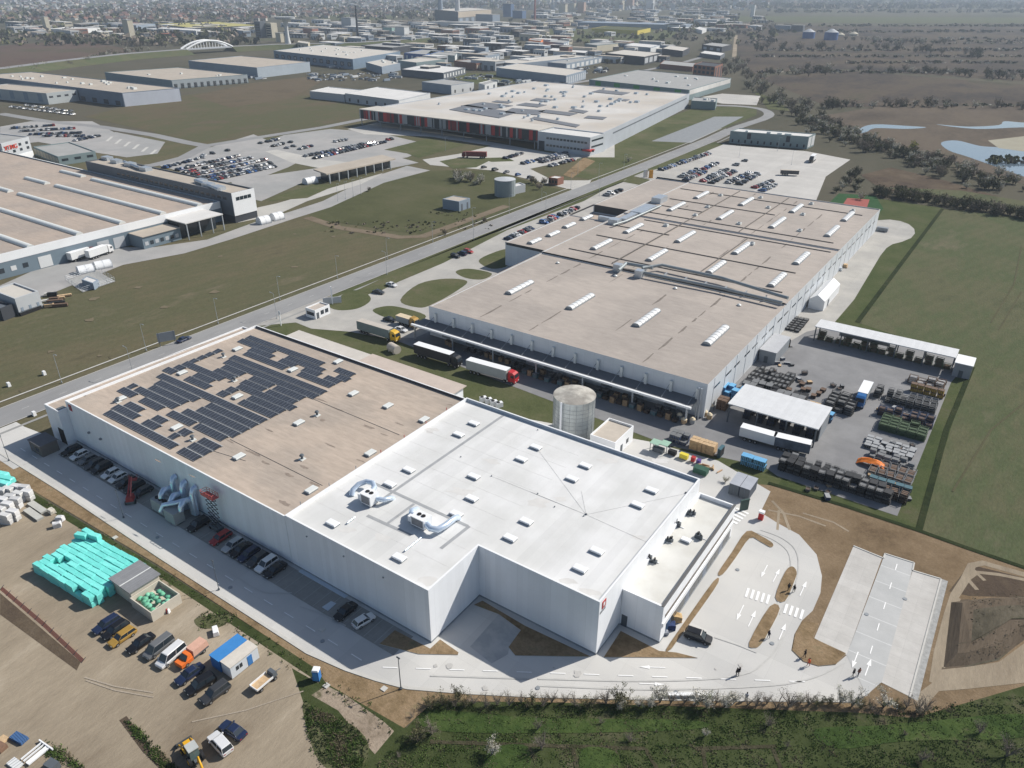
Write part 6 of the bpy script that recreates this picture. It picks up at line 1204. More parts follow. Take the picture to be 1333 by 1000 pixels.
SLP = [(-432, 216.2), (-307, 216.2), (-307, 229), (-432, 229)]; m = MB(); ring(m, SLP, .5, 3.2, 14, 13.4); m.prism(SLP[::1], 0, 3.2, 1, bottom=False); part('wall', m, [W4, W5], sl_); part('roof', MB().sheet(inset(SLP, .49), 13.4), R2, sl_); part('end_wall', wallrect(MB(), (-307, 216.2), (-307, 229), 0, 12.8, 3.3, 14.02, .3), WHITE, sl_)
for i in range(4): part('window', wallrect(MB(), (-306.7, 216.2), (-306.7, 229), 2.0+i*2.2, 3.9+i*2.2, 10.2, 11.8, .08), GLASS, sl_)
for i in range(22): part('window', wallrect(MB(), (-432, 216.2), (-307, 216.2), 30+i*4.2, 32.6+i*4.2, 10.4, 11.6, .08), GLASS, sl_)
for px in ((140, 208), (152, 212), (170, 216), (190, 222), (262, 238), (272, 243), (285, 247)):
    q = G(*px, 13.4); part('rooftop_plant', MB().box(q.x-3, q.x+3, q.y-2, q.y+2, 13.3, 15.2, taper=.1), STEEL, sl_)
for a, c in (((162, 211), (182, 219)), ((255, 235), (285, 247))): part('duct', MB().tube([G(*a, 14.4), G(*c, 14.4)], .9, 10), STEEL, sl_)
# --- hall with red lettering
hgt = 13.5; o, P = hall('grey hall with red lettering and a white lower storey at the left edge', (-70, 178), (1, 187), (37, 178), hgt, [W2], R3, wins=(('e', 4, 9.6, 11.2, .38, GLASS), ('e', 4, 6.6, 8.2, .38, GLASS)))
part('lower_storey', wallrect(MB(), P[1], P[2], 0, (P[2]-P[1]).length, 0, 4.8, .25), WHITE, o)
tc = bpy.data.curves.new('lettering', 'FONT'); tc.body = 'XTING'; tc.size = 3.7; tc.extrude = .12
to = bpy.data.objects.new('lettering_source', tc); COL.objects.link(to); dg = bpy.context.evaluated_depsgraph_get(); me = bpy.data.meshes.new_from_object(to.evaluated_get(dg)); bpy.data.objects.remove(to)
me.materials.clear(); me.materials.append(mat('sign_red', (.62, .06, .03), .05, 1, .5)); u = (P[2]-P[1]).normalized(); t_ = link('lettering', me, o); nrm = Vector((u.y, -u.x, 0))
mwx = Matrix((u, Vector((0, 0, 1)), nrm)).transposed().to_4x4(); mwx.translation = P[1]+u*1.2+nrm*.2+Vector((0, 0, -hgt+8.9))-o.location; t_.matrix_local = mwx
hall('low dark roofed hall with glazed front right of the red lettered hall', (43, 191), (75, 204), (124, 197), 5.5, [WT], R3, wins=(('s', 8, 1, 4.4, .8, W6), ('e', 3, 2.4, 3.8, .5, GLASS)))
# --- striped logistics hall
lg = thing('logistics_hall', 'big white roofed logistics hall with a red, black and white striped front on posts', 'hall', (-355, 580, 0))
LP = [(-459, 474), (-250.5, 474), (-287.5, 709), (-459, 712)]; m = MB(); ring(m, LP, .6, 0, 12, 11.4); part('wall', m, fmat('hall_grey', (.40, .43, .47)), lg); part('roof', MB().sheet(inset(LP, .59), 11.4), mat('hall_white_membrane', (.56, .54, .51), .14, .08, .8, col2=(.46, .42, .37), big=.02), lg)
part('canopy', MB().box(-459, -290, 453, 473.9, 12.2, 12.8), R4, lg)
x = -459.; rr = random.Random(4); cols = [fmat('stripe_red', (.38, .04, .035)), fmat('stripe_dark', (.03, .035, .04)), fmat('stripe_pale', (.30, .31, .32)), fmat('stripe_dark', (.03, .035, .04)), fmat('stripe_maroon', (.22, .03, .03))]; m = MB()
while x < -290:
    w_ = rr.choice((.9, 1.3, 1.8, 2.6)); m.box(x, min(x+w_, -290), 453.0, 453.25, 5.6, 12.2, rr.randrange(5)); x += w_
part('striped_screen', m, cols, lg)
for i in range(9): part('post', MB().box(-458+i*20.6, -457.5+i*20.6, 453.5, 454.0, 0, 7.2), MIDG, lg)
for i in range(20): part('dock_door', wallrect(MB(), (-459, 474), (-250, 474), 4+i*8, 8+i*8, .8, 4.6, .1), W4, lg)
OP = [(-290, 453), (-249, 453), (-249, 473.9), (-290, 473.9)]; m = MB(); ring(m, OP, .5, 0, 12, 11.4); part('wall', m, fmat('office_grey', (.46, .49, .52)), lg); part('roof', MB().sheet(inset(OP, .49), 11.4), R1, lg)
for z, n in ((7.6, 12), (3.0, 14)):
    for i in range(n): part('window', wallrect(MB(), OP[0], OP[1], 7+i*2.7, 9+i*2.7, z, z+1.3, .08), GLASS, lg)
for z in (5.0, 9): part('window', wallrect(MB(), OP[1], OP[2], 2, 18, z, z+1.1, .08), GLASS, lg)
part('gate', wallrect(MB(), OP[0], OP[1], .8, 5.6, 0, 6, .08), W5, lg); part('porch', MB().box(-253, -247, 450, 456, 3.4, 4.4), RED, lg)
part('window', wallrect(MB(), (-250.5, 474), (-287.5, 709), 20, 228, 8.4, 9.3, .1), W4, lg)
SOLF = fmat('solar_field', (.15, .16, .18))
for px0, px1, px2 in (((585, 143), (650, 154), (672, 147)), ((600, 138), (640, 143), (668, 138)), ((655, 147), (700, 150), (710, 144)), ((700, 146), (742, 151), (752, 148)), ((672, 137), (700, 140), (712, 137)), ((690, 155), (750, 166), (755, 163)), ((740, 145), (760, 148), (766, 145)), ((770, 120), (810, 124), (820, 121)), ((690, 131), (712, 133), (720, 130)), ((800, 131), (815, 132), (820, 130)), ((760, 154), (785, 156), (790, 153)), ((640, 133), (662, 135), (668, 133))):
    P = corners(px0, px1, px2, 11.5); part('solar_field', MB().prism(P, 11.42, 11.8), SOLF, lg)
for i in range(60):
    q = Vector((rr.uniform(-440, -300), rr.uniform(490, 700), 0)); s_ = rr.uniform(.8, 2.0); part('roof_vent', MB().box(q.x-s_, q.x+s_, q.y-s_, q.y+s_, 11.3, 12.9, taper=.2), STEEL, lg)
# --- guard canopy, far tank, little houses
P = corners((408, 222), (425, 228), (515, 208), 5); o = thing('canopy_building', 'long tan flat canopy over glazed gates between the two car parks', 'canopy', (P[0]+P[2])/2-Vector((0, 0, 5))); part('roof', MB().prism([(p.x, p.y) for p in P], 5, 5.7), R2, o)
I_ = inset(ccw([(p.x, p.y) for p in P]), 3); part('glazing', MB().prism(I_, 0, 4.95), GLASS, o)
for k in range(8): q = P[1]+(P[2]-P[1])*((k+.3)/8); part('post', MB().box(q.x-.3, q.x+.3, q.y-.3, q.y+.3, 0, 5), STEEL, o)
q = G(649, 257); tank('tank', 'grey cylindrical water tank on the meadow beyond the main road', q.x, q.y+6, 5.6, 8.6, fmat('tank_grey', (.27, .31, .32)), W2, False)
hall('white shed next to the grey water tank beyond the main road', (661, 241), (668, 243.5), (684, 240), 4.2, [W2], R1, 'shed', 'shed')
hall('small grey windowless house alone on the meadow', (576, 259), (597.5, 262.5), (612, 258), 5.0, [W3], R2, 'house', 'pump_house', par=.2, doors=(('e', 2, 3.4, .25, W4),))
hall('red brick kiosk with a pale roof at the logistics entrance', (714, 231), (726, 232.5), (734, 230), 4.0, [W7], R1, 'kiosk', 'kiosk', par=.2, wins=(('s', 3, 1.2, 2.6, .6, GLASS),))
for i, (a, c, h) in enumerate((((337, 292), (350, 289), 3.4), ((355, 287), (367, 284), 3.4), ((397, 240), (411, 237), 3.4), ((102, 356), (122, 352), 2.8), ((124, 350), (145, 346), 2.8))):
    P, Q = G(*a), G(*c); d = (Q-P); an = math.atan2(d.y, d.x); L_ = d.length; m = MB(); n = 7; rg = [[(x, 2.6*math.cos(math.pi*k/n), h*math.sin(math.pi*k/n)) for k in range(n+1)][::-1] for x in np.linspace(0, L_, 5)]; m.loft(rg, 0, True)
    o = thing('arched_tent', ['left one of two white arched tents by the meadow road', 'right one of two white arched tents by the meadow road', 'white arched tent before the long tan canopy', 'left white arched tunnel before the tan hall wall', 'right white arched tunnel before the tan hall wall'][i], 'tent', P, an); m.build('tent_skin', mat('tent_fabric', (.74, .75, .76), .03, .6, .6), o); m = MB(); [m.tube([(x, 2.64*math.cos(math.pi*k/n), (h+.04)*math.sin(math.pi*k/n)) for k in range(n+1)], .06, 5) for x in (0, L_/2, L_)]; m.build('hoop', STEEL, o)
hall('grey flat roofed workshop at the left edge beside the green meadow', (-12, 377), (19, 389), (50, 379), 6.2, [W2], R4, 'workshop', 'workshop', doors=(('e', 3, 2.6, .3, W3),))
hall('low dark blue shed in front of the grey workshop at the left edge', (-40, 392), (0, 402), (16, 396), 4.4, [W5], W4, 'shed', 'shed', doors=(('s', 2, 3, .4, W4),))
hall('small white roofed substation on the fenced gravel plot', (106, 364), (121, 369), (128, 364), 2.6, [W3], R1, 'substation', 'substation', par=.1)
rr = random.Random(8)
for i in range(13):
    p = G(66+rr.uniform(-9, 22), 392+rr.uniform(-8, 8)); m = MB(); L_ = rr.uniform(1.2, 2.6); m.box(-L_, L_, -.6, .6, .1, rr.uniform(.7, 1.5), 0); m.box(-L_-.04, L_+.04, -.64, .64, .05, .2, 1); tag(m.build('scrap_crate', [(C_BLK, WOOD, C_BRN, KERB)[i % 4], BLACK], None, (p.x, p.y, 0), 1.0+rr.uniform(-.2, .2)), 'dark or wooden crate in the heap beside the grey workshop', 'crate', 'crates beside the grey workshop')
for i in range(9):
    p = G(28+i*3.0, 411-i*1.1); tag(MB().box(-.6, .6, -.5, .5, 0, 1.2).box(-.65, .65, -.55, .55, 1.2, 1.32, 1).build('waste_bin', [BLACK, DARKG], None, (p.x, p.y, 0), .1), f'black bin along the foot of the grey workshop, {ordn(i)} from the left', 'bin', 'bins along the grey workshop')
P = GP([(86, 366), (108, 381), (150, 367), (126, 352)]); m = MB()
for i in range(4):
    a, c = P[i], P[(i+1) % 4]; n_ = int((c-a).length/3)
    for k in range(n_): q = a+(c-a)*k/n_; m.cyl((q.x, q.y, 0), (q.x, q.y, 2), .06, .06, 5)
    for z in (.6, 1.3, 1.95): m.tube([(a.x, a.y, z), (c.x, c.y, z)], .035, 4)
tag(m.build('wire_fence', STEEL), 'wire fence round the gravel plot with the substation', 'fence')
patch('gravel', [(86, 366), (108, 381), (150, 367), (126, 352)], mat('grey_gravel', (.33, .33, .32), .3, 1.5, .95), .02)
# --- hall list: label, L, N, R (roof corners), height, wall, roof, options
GW = GLASS
for it in (
    ('long pale hall with green panels behind the striped logistics hall', (767, 103.5), (897, 117), (952, 101.5), 10, WT, R3, dict(wins=(('s', 5, 4, 9, .3, WG), ('e', 1, 5, 9.4, .96, R1)), vents=10)),
    ('dark brick shell of an unfinished block at the end of the avenue', (903, 84), (931, 87), (941, 83), 16, W7, W5, dict(wins=(('s', 5, 2, 5, .6, W5), ('s', 5, 7, 10, .6, W5), ('s', 5, 12, 15, .6, W5), ('e', 3, 2, 14, .5, W5)))),
    ('low dark red hall left of the brick shell', (859, 83), (902, 87), (906, 82), 6, W7, R3, {}),
    ('grey block with steps beside the end of the striped logistics hall', (900, 131), (932, 133), (934, 128), 7, WT, R3, dict(vents=3)),
    ('long white low hall with dark glazed end beside the factory car park', (951, 170.5), (1053, 178), (1062, 174), 8.5, WT, R1, dict(wins=(('s', 12, 1.0, 3.0, .25, W5), ('s', 2, 3.8, 7.8, .1, W5), ('e', 2, 1, 7.6, .8, W1)), vents=5)),
    ('grey hall with a cream end wall left of the green banded hall', (646, 88), (737, 98.5), (763, 91.5), 10, W3, R4, dict(wins=(('e', 10, 1, 8, .3, W1),))),
    ('cream roofed hall with blue grey side behind the grassy plot', (640, 80), (674, 83), (770, 73), 9, W3, R4, {}),
    ('blue grey hall with white front among the parked lorries', (713, 81), (737, 83), (784, 74), 8, W3, R3, dict(wins=(('e', 8, 1, 6, .6, W1),), vents=4)),
    ('black clad hall with a pale side beside the avenue', (788, 69), (839, 74), (862, 69), 11, W5, R4, dict(wins=(('e', 4, 2, 9, .7, W2),))),
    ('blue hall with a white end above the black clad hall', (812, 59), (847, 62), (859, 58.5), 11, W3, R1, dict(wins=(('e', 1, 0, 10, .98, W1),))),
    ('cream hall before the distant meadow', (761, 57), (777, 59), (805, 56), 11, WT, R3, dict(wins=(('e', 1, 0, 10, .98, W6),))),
    ('very long blue grey hall on the far side of the distant meadow', (752, 29), (893, 33), (902, 31), 12, W3, W3, {}),
    ('yellow fronted hall with green roof on the distant meadow', (770, 37), (830, 40), (847, 36.5), 9, W8, GRASSG, {}),
    ('bright orange box in the far industrial estate', (688, 52), (704, 53.5), (707, 51.5), 14, W9, R3, {}),
    ('slate hall touching the orange box', (705, 53.5), (734, 56), (741, 53), 10, W3, R3, dict(wins=(('e', 3, 1, 8, .5, W1),))),
    ('thin bright white roof between dark parked rows', (713, 65.5), (762, 69), (767, 65.5), 5, W4, R1, {}),
    ('black long hall at the far left of the industrial estate', (470, 59), (511, 62), (541, 58.5), 9, W5, R3, {}),
    ('large blue windowed hall with a cream roof on the ring road', (356, 66), (459, 77), (521, 67), 13, fmat('window_blue', (.16, .22, .29)), R4, dict(wins=(('s', 12, 3.5, 8.5, .5, W5), ('s', 12, 4.4, 7.4, .3, W2)), vents=16)),
    ('grey annex in front of the blue windowed hall', (476, 81), (497, 87), (521, 82), 9, W3, R4, dict(vents=3)),
    ('pale teal hall with cream roof in the estate', (518, 78.5), (542, 81.5), (579, 77), 10, WT, R4, {}),
    ('white roofed workshop with dark glazed corner', (522, 90), (577, 95), (606, 88), 8, W4, R1, dict(wins=(('e', 8, 2, 6, .4, W1),))),
    ('blue grey hall with rounded end beside the avenue', (549, 106.5), (587, 111), (617, 107), 9, W3, R3, dict(wins=(('e', 1, 0, 8.6, .98, W1), ('e', 3, 1, 4, .2, W5)))),
    ('small white block right of the hall with rounded end', (623, 108), (631, 110.5), (647, 106.5), 8, W1, R3, dict(wins=(('e', 2, 1, 6, .3, W4),))),
    ('white low shed on the brown field, left part', (403, 118.5), (448, 123), (472, 117), 7, W2, R1, {}),
    ('white low shed on the brown field, right part', (449, 121.5), (519, 130.5), (560, 121), 8, W2, R1, dict(wins=(('e', 1, 0, 7, .98, W1), ('s', 6, 1, 4, .2, W5)))),
    ('royal blue hall with white front', (526, 69), (554, 71), (578, 66), 9, WB, R3, dict(wins=(('s', 4, 1, 6, .4, W1),))),
    ('teal grey shop with a white sign front', (556, 69.5), (592, 72.5), (595, 69), 9, WT, R3, dict(wins=(('e', 1, 1, 8, .9, W1),))),
    ('brick and cream office row', (591, 79), (620, 82.5), (640, 80.5), 9, W7, R3, dict(wins=(('e', 8, 2, 7, .5, W6),))),
    ('dark blue glazed block near the white domed shop', (617, 61), (632, 63), (636, 61), 13, W3, R3, {}),
    ('white and grey showroom left of the orange box', (615, 70), (632, 73), (650, 70), 9, W3, R3, dict(wins=(('e', 5, 1, 6, .5, W1),))),
    ('grey hall with domed white centre', (640, 66), (660, 68), (678, 65), 6, W4, R1, {}),
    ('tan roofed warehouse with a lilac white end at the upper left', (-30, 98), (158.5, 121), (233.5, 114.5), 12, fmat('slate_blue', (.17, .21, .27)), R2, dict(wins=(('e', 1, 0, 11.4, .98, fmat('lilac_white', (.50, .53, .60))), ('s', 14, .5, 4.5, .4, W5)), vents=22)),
    ('pale fronted annex before the tan roofed warehouse', (-30, 113), (60, 121.5), (100, 117), 10, fmat('annex_grey', (.40, .43, .44)), R2, dict(wins=(('s', 5, 2, 9, .3, W3), ('e', 4, 5.6, 7.2, .5, W5)))),
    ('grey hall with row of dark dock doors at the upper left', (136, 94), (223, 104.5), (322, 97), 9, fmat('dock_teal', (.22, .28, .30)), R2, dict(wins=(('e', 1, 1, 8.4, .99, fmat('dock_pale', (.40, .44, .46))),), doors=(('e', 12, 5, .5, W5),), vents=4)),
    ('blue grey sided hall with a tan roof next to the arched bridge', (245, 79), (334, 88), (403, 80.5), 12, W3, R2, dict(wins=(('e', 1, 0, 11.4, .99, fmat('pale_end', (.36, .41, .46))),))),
    ('olive yellow roofed long hall in the distance at the left', (202, 31), (252, 36.5), (338, 33), 10, W5, R6, {}),
    ('blue grey block left of the olive roofed hall', (138, 30), (177, 33), (202, 31), 12, W3, R3, {}),
    ('white long low hall in the far left distance', (66, 37.5), (110, 38.5), (130, 36), 8, W1, R1, {}),
    ('pale hall with light roof in the far left distance', (205, 37), (255, 40), (262, 38), 9, W2, R1, dict(wins=(('s', 6, 2, 6, .5, W4),))),
    ('cream house at the ring road left of the blue windowed hall', (387, 55), (401, 57), (403, 54.5), 12, W6, R4, dict(wins=(('s', 3, 3, 8, .4, W5),))),
    ('long white building in the far distance beyond the olive meadow', (862, 32), (884, 33), (894, 31.5), 12, W1, R3, {}),
    ('small white hall near the far avenue', (905, 37), (914, 39.5), (920, 37), 8, W1, R1, {}),
    ('black shop beside the far avenue', (914, 58), (940, 61), (953, 58), 9, W5, R3, dict(wins=(('s', 3, 2, 6, .5, W2),))),
    ('low white roofed shop beside the far avenue', (911, 69), (938, 72.5), (944, 69), 6, W4, R1, {}),
    ('green banded shop with dark front by the avenue bend', (862, 63), (889, 66.5), (898, 62), 9, W5, R4, {})):
    lab, L, N_, R, h, wm, rm, kw = it; hall(lab, L, N_, R, h, wm, rm, **kw)
# --- landmarks
def box_tower(nm, label, cat, px, w_, d_, h, m, extra=None):
    p = G(*px); o = thing(nm, label, cat, p); part('wall', MB().box(p.x-w_/2, p.x+w_/2, p.y-d_/2, p.y+d_/2, 0, h), m, o); part('roof', MB().box(p.x-w_/2-.4, p.x+w_/2+.4, p.y-d_/2-.4, p.y+d_/2+.4, h, h+1), R3, o); return o, p
def hpx(px, ytop):
    a = G(*px); lo, hi = 0, 300
    for _ in range(40):
        mid = (lo+hi)/2; v = Vector((a.x, a.y, mid-HCAM)); y = 500-FPX*v.dot(UP)/v.dot(FW); lo, hi = (mid, hi) if y > ytop else (lo, mid)
    return lo
p = G(375, 57); h = hpx((375, 57), 22); o = thing('water_tower', 'tall white flared water tower with a flat disc head', 'water tower', p); m = MB()
prof = [(0, 5.5), (.2, 4.2), (.5, 3.4), (.75, 4.2), (.92, 6.2)]; m.loft([[(p.x+r*math.cos(t*math.pi/8), p.y+r*math.sin(t*math.pi/8), f*h) for t in range(16)] for f, r in prof], 0, True); part('shaft', m, W1, o); part('head', MB().cyl((p.x, p.y, h*.92), (p.x, p.y, h), 18, 19, 24), W2, o)
for i, (x0, w_) in enumerate(((341, 9), (355, 11))):
    p = G(x0, 49); h = hpx((x0, 49), 28+i*2); o = thing('concrete_tower', ('left', 'right')[i]+' brown concrete slab of the unfinished tower near the white water tower', 'tower', p); part('frame', MB().box(p.x-9, p.x+9, p.y-8, p.y+8, 0, h), W6 if i else W4, o); [part('opening', MB().box(p.x-7, p.x+7, p.y-8.2, p.y-8, z, z+h*.1), W5, o) for z in np.arange(h*.1, h*.9, h*.16)]
def chimney(label, px, top, r, m):
    p = G(*px); h = hpx(px, top); o = thing('chimney', label, 'chimney', p); part('shaft', MB().cyl((p.x, p.y, 0), (p.x, p.y, h), r, r*.6, 14), m, o); part('rim', MB().cyl((p.x, p.y, h), (p.x, p.y, h+1.5), r*.72, r*.72, 14), W4, o)
chimney('thin dark chimney alone in the far industrial belt', (466, 50), 8, 2.6, W5); chimney('left grey chimney of the power station', (574, 30), -12, 9, W3); chimney('right grey chimney of the power station', (596, 32), -14, 9, W2); chimney('red and white banded thin chimney right of the power station', (696, 26), -4, 4, fmat('band_red', (.35, .12, .11)))
o, P = hall('broad power station block with a lit tan upper wall', (566, 12.5), (596, 15), (640, 12), 36, W4, R4, 'power station', 'power_station', wins=(('e', 1, 20, 35, .98, fmat('tan_wall', (.42, .36, .29))), ('e', 6, 3, 18, .5, W3)))
# arched bridge and its raised road
BR = [(-60, 103), (0, 97.5), (80, 86.5), (160, 77), (240, 70.5)]; BR2 = [(300, 66.5), (360, 63.5), (430, 62), (470, 60.5), (560, 54)]
def bank(pts, h=7):
    Pp = GP(pts); m = MB(); tp, bt = [], []
    rg = []
    for i, p in enumerate(Pp):
        d = (Pp[min(i+1, len(Pp)-1)]-Pp[max(i-1, 0)]).normalized(); q = Vector((-d.y, d.x, 0)); rg.append([p-q*26, p-q*9+Vector((0, 0, h)), p+q*9+Vector((0, 0, h)), p+q*26])
    m.loft(rg, 0); struct('embankment', m, FIELD)
    m = MB()
    for i in range(len(Pp)-1): m.add([rg[i][1]+Vector((0, 0, .1)), rg[i][2]+Vector((0, 0, .1)), rg[i+1][2]+Vector((0, 0, .1)), rg[i+1][1]+Vector((0, 0, .1))], [(0, 1, 2, 3)])
    struct('ring_road', m, ASPHD)
bank(BR); bank(BR2)
a, c = G(240, 70.5), G(300, 66.5); o = thing('bridge', 'white tied arch road bridge on the ring road', 'bridge', a); d = (c-a); u = d.normalized(); q = Vector((-u.y, u.x, 0)); m = MB(); m.prism([a-q*9, c-q*9, c+q*9, a+q*9], 5.8, 7.2); part('deck', m, W2, o)
HA = d.length*.13
for s in (-8, 8):
    pts = [a+d*t+q*s+Vector((0, 0, 7+HA*4*t*(1-t))) for t in np.linspace(0, 1, 17)]; part('arch', MB().tube(pts, 1.5, 8), WHITE, o); m = MB(); [m.tube([pts[k], Vector((pts[k].x, pts[k].y, 7))], .3, 4) for k in range(2, 15)]; part('hanger', m, WHITE, o)
# blue silos and yellow domes
for i, (px, r, hh, m_, dm) in enumerate((((1052, 50), 13, 13, WB, W2), ((1081, 52), 14, 15, WB, W2), ((1094, 47), 9, 3, W6, W6), ((1111, 46.5), 10, 4, W6, W6))):
    p = G(*px); o = thing('silo' if i < 2 else 'dome_tank', ('left blue silo with pale cone lid beyond the moor', 'right blue silo with pale cone lid beyond the moor', 'left pale yellow dome beyond the moor', 'right pale yellow dome beyond the moor')[i], 'silo' if i < 2 else 'dome', p); part('shell', MB().cyl((p.x, p.y, 0), (p.x, p.y, hh), r, r, 24), m_, o); part('lid', MB().cyl((p.x, p.y, hh), (p.x, p.y, hh+r*.45), r*1.02, r*.2, 24), dm, o)
for i, (px, w_, h, c) in enumerate((((662, 22), 34, 42, fmat('far_blue', (.09, .15, .27))), ((676, 24), 40, 24, fmat('far_blue', (.09, .15, .27))), ((733, 18), 30, 34, W6), ((745, 17), 26, 36, W6), ((757, 17), 30, 40, fmat('peach', (.45, .32, .26))), ((806, 13), 40, 40, W6), ((820, 12), 34, 44, fmat('peach', (.45, .32, .26))), ((846, 12), 36, 40, W1), ((979, 22), 14, 40, W1), ((1020, 40), 40, 12, W3), ((1038, 41), 30, 14, W4), ((508, 46), 26, 16, fmat('mint', (.35, .52, .47))), ((518, 46), 20, 14, fmat('pink', (.45, .18, .18))), ((524, 50), 26, 22, W1), ((455, 38), 34, 26, W2), ((405, 46), 30, 14, fmat('pink_brick', (.36, .17, .13))), ((365, 55), 14, 16, W6), ((62, 40), 16, 30, W6), ((170, 50), 20, 34, W6), ((635, 32), 60, 26, W3), ((600, 34), 160, 10, W1))):
    box_tower('block', f"{['tall blue', 'lower blue', 'first cream', 'second cream', 'peach', 'far cream', 'far peach', 'far white', 'slim white', 'slate low', 'dark low', 'mint green', 'pinkish', 'white cubic', 'pale tall', 'brick pink', 'little cream', 'cream slim', 'cream leaning looking', 'long slate', 'long white low'][i]} block on the skyline side of the far town", 'building', px, w_, w_*.6, h, c)
# far industrial filling: many individual halls
rr = random.Random(21); used = []
def free(x, y, r):
    return all((x-a)**2+(y-b_)**2 > (r+c)**2 for a, b_, c in used)
NAMES = {0: 'white', 1: 'pale grey', 2: 'blue grey', 3: 'slate', 4: 'cream', 5: 'brick red', 6: 'black'}
WM = [W1, W2, W3, W4, W6, W7, W5]; cnt = 0
REG = [((430, 880), (46, 84), 90, 'in the far industrial estate'), ((380, 760), (30, 52), 85, 'in the industrial belt near the power station'), ((20, 340), (33, 48), 60, 'in the trading estate at the far left'), ((700, 960), (14, 34), 70, 'at the foot of the distant town'), ((880, 1000), (20, 44), 12, 'beside the far end of the avenue'), ((555, 700), (62, 100), 10, 'between the near halls of the estate')]
for (xa, xb), (ya, yb), n, where in REG:
    for i in range(n):
        for _ in range(30):
            px = (rr.uniform(xa, xb), rr.uniform(ya, yb)); p = G(*px); w_, d_ = rr.uniform(12, 50)*(1 if px[1] > 45 else 1.5), rr.uniform(10, 26)*(1 if px[1] > 45 else 1.4)
            if px[1] > 48 and (px[0] > 740 and px[1] < 58): continue
            if free(p.x, p.y, max(w_, d_)*.62): break
        else: continue
        used.append((p.x, p.y, max(w_, d_)*.62)); h = rr.uniform(5, 12); k = rr.choice((0, 0, 1, 1, 2, 2, 3, 4, 5, 6)); o = thing('industrial_hall', f'{NAMES[k]} walled flat roofed hall {where}', 'hall', p, 0, f'small {NAMES[k]} halls {where}')
        m = MB(); m.box(-w_/2, w_/2, -d_/2, d_/2, 0, h); m.build('wall', WM[k], o)
        MB().box(-w_/2-.3, w_/2+.3, -d_/2-.3, d_/2+.3, h, h+.5).build('roof', rr.choice([R1, R1, R4, R2, R4, R5 if k == 5 else R1]), o); m = MB()
        for q in range(4): MB().box(-w_/2+w_*(q+.2)/4, -w_/2+w_*(q+.7)/4, -d_/2-.1, -d_/2, .2, h*.55).build('dock_door', W4 if k != 3 else W2, o)
        m = MB(); m.box(w_/2, w_/2+.1, -d_/2+2, d_/2-2, h*.5, h*.75); m.build('window_band', W5, o); cnt += 1
# suburb of small houses
HM = []
for i, (wc, rc) in enumerate((((.5, .47, .42), (.19, .10, .08)), ((.42, .40, .37), (.15, .09, .075)), ((.55, .52, .46), (.22, .14, .10)), ((.4, .38, .36), (.12, .10, .10)), ((.5, .45, .36), (.22, .20, .19)))):
    m = MB(); m.box(-5, 5, -4, 4, 0, 4.5, 0); m.add([(-5.5, -4.5, 4.4), (5.5, -4.5, 4.4), (5.5, 4.5, 4.4), (-5.5, 4.5, 4.4), (-5.5, 0, 8), (5.5, 0, 8)], [(0, 1, 5, 4), (2, 3, 4, 5), (1, 2, 5), (3, 0, 4)], 1); m.box(2, 3, .8, 1.8, 5, 8.6, 1)
    for x in (-3.5, -1, 2): m.box(x, x+1.4, -4.06, -4, 1.2, 3.2, 2)
    HM.append(m.mesh('house', [mat('house_wall_%d' % i, wc, .1, .1), mat('house_roof_%d' % i, rc, .15, .1), W5]))
HL = ['cream house with a red roof', 'grey house with a brown red roof', 'pale house with a tan red roof', 'grey house with a dark roof', 'yellowish house with a grey roof']
for i in range(300):
    x = rr.uniform(-10, 520); y = rr.uniform(15, 29) if x < 350 else rr.uniform(9, 24); p = G(x, y); k = rr.choice((0, 0, 1, 1, 2, 3, 4)); sc0 = rr.uniform(.9, 1.7)
    tag(link('house', HM[k], None, p, rr.uniform(0, 3)), f'small distant {HL[k]} in the suburb at the upper left', 'house', f'{HL[k]}s of the suburb').scale = (sc0, sc0, sc0*rr.uniform(.8, 1.3))
m = MB(); MTS = [mat('house_wall_0', (.5, .47, .42)), mat('house_roof_0', (.26, .1, .065)), mat('house_wall_1', (.42, .4, .37)), mat('house_roof_1', (.2, .09, .07)), W2, W6, R3]
for i in range(2600):
    x = rr.uniform(-60, 1000); y = -4+rr.random()**.85*25 if x < 560 else -4+rr.random()**.95*18
    p = G(x, y); s_ = rr.uniform(5, 9)*(1+max(0, 12-y)*.06); h = s_*rr.uniform(.5, 1.0); k = rr.choice((0, 1, 2)); c_ = 4 if rr.random() < .45 else k*2 % 4
    if x > 620 and rr.random() < .3: h *= 3.2; c_ = rr.choice((4, 5, 0))
    an = rr.uniform(0, 3); T = Matrix.Translation(p) @ Matrix.Rotation(an, 4, 'Z'); m.box(-s_, s_, -s_*.7, s_*.7, 0, h, c_, T); m.box(-s_*1.05, s_*1.05, -s_*.75, s_*.75, h, h*1.35, rr.choice((1, 3, 6, 6)), T, taper=s_*.35)
tag(m.build('distant_town', MTS), kind='stuff')
print('far halls', cnt)
# parked rows of pale vehicles in the estate
m = MB()
for (xa, xb), (ya, yb), n in (((400, 520), (96, 106), 90), ((640, 735), (106, 112), 80), ((700, 790), (88, 96), 90), ((430, 470), (84, 90), 30), ((320, 345), (100, 104), 20), ((560, 640), (98, 104), 40)):
    for i in range(n):
        p = G(rr.uniform(xa, xb), rr.uniform(ya, yb)); T = Matrix.Translation(p) @ Matrix.Rotation(rr.choice((0, 1.57)), 4, 'Z'); big = rr.random() < .2; l = 5 if big else 2.2; k = rr.randrange(4); m.box(-l, l, -.95, .95, .3, 2.6 if big else 1.0, k, T); m.box(-l*.5, l*.4, -.8, .8, 1.0, 1.5 if not big else 2.7, 4 if not big else k, T)
tag(m.build('distant_parked_vehicles', [W1, W2, W3, W5, W5]), kind='stuff')
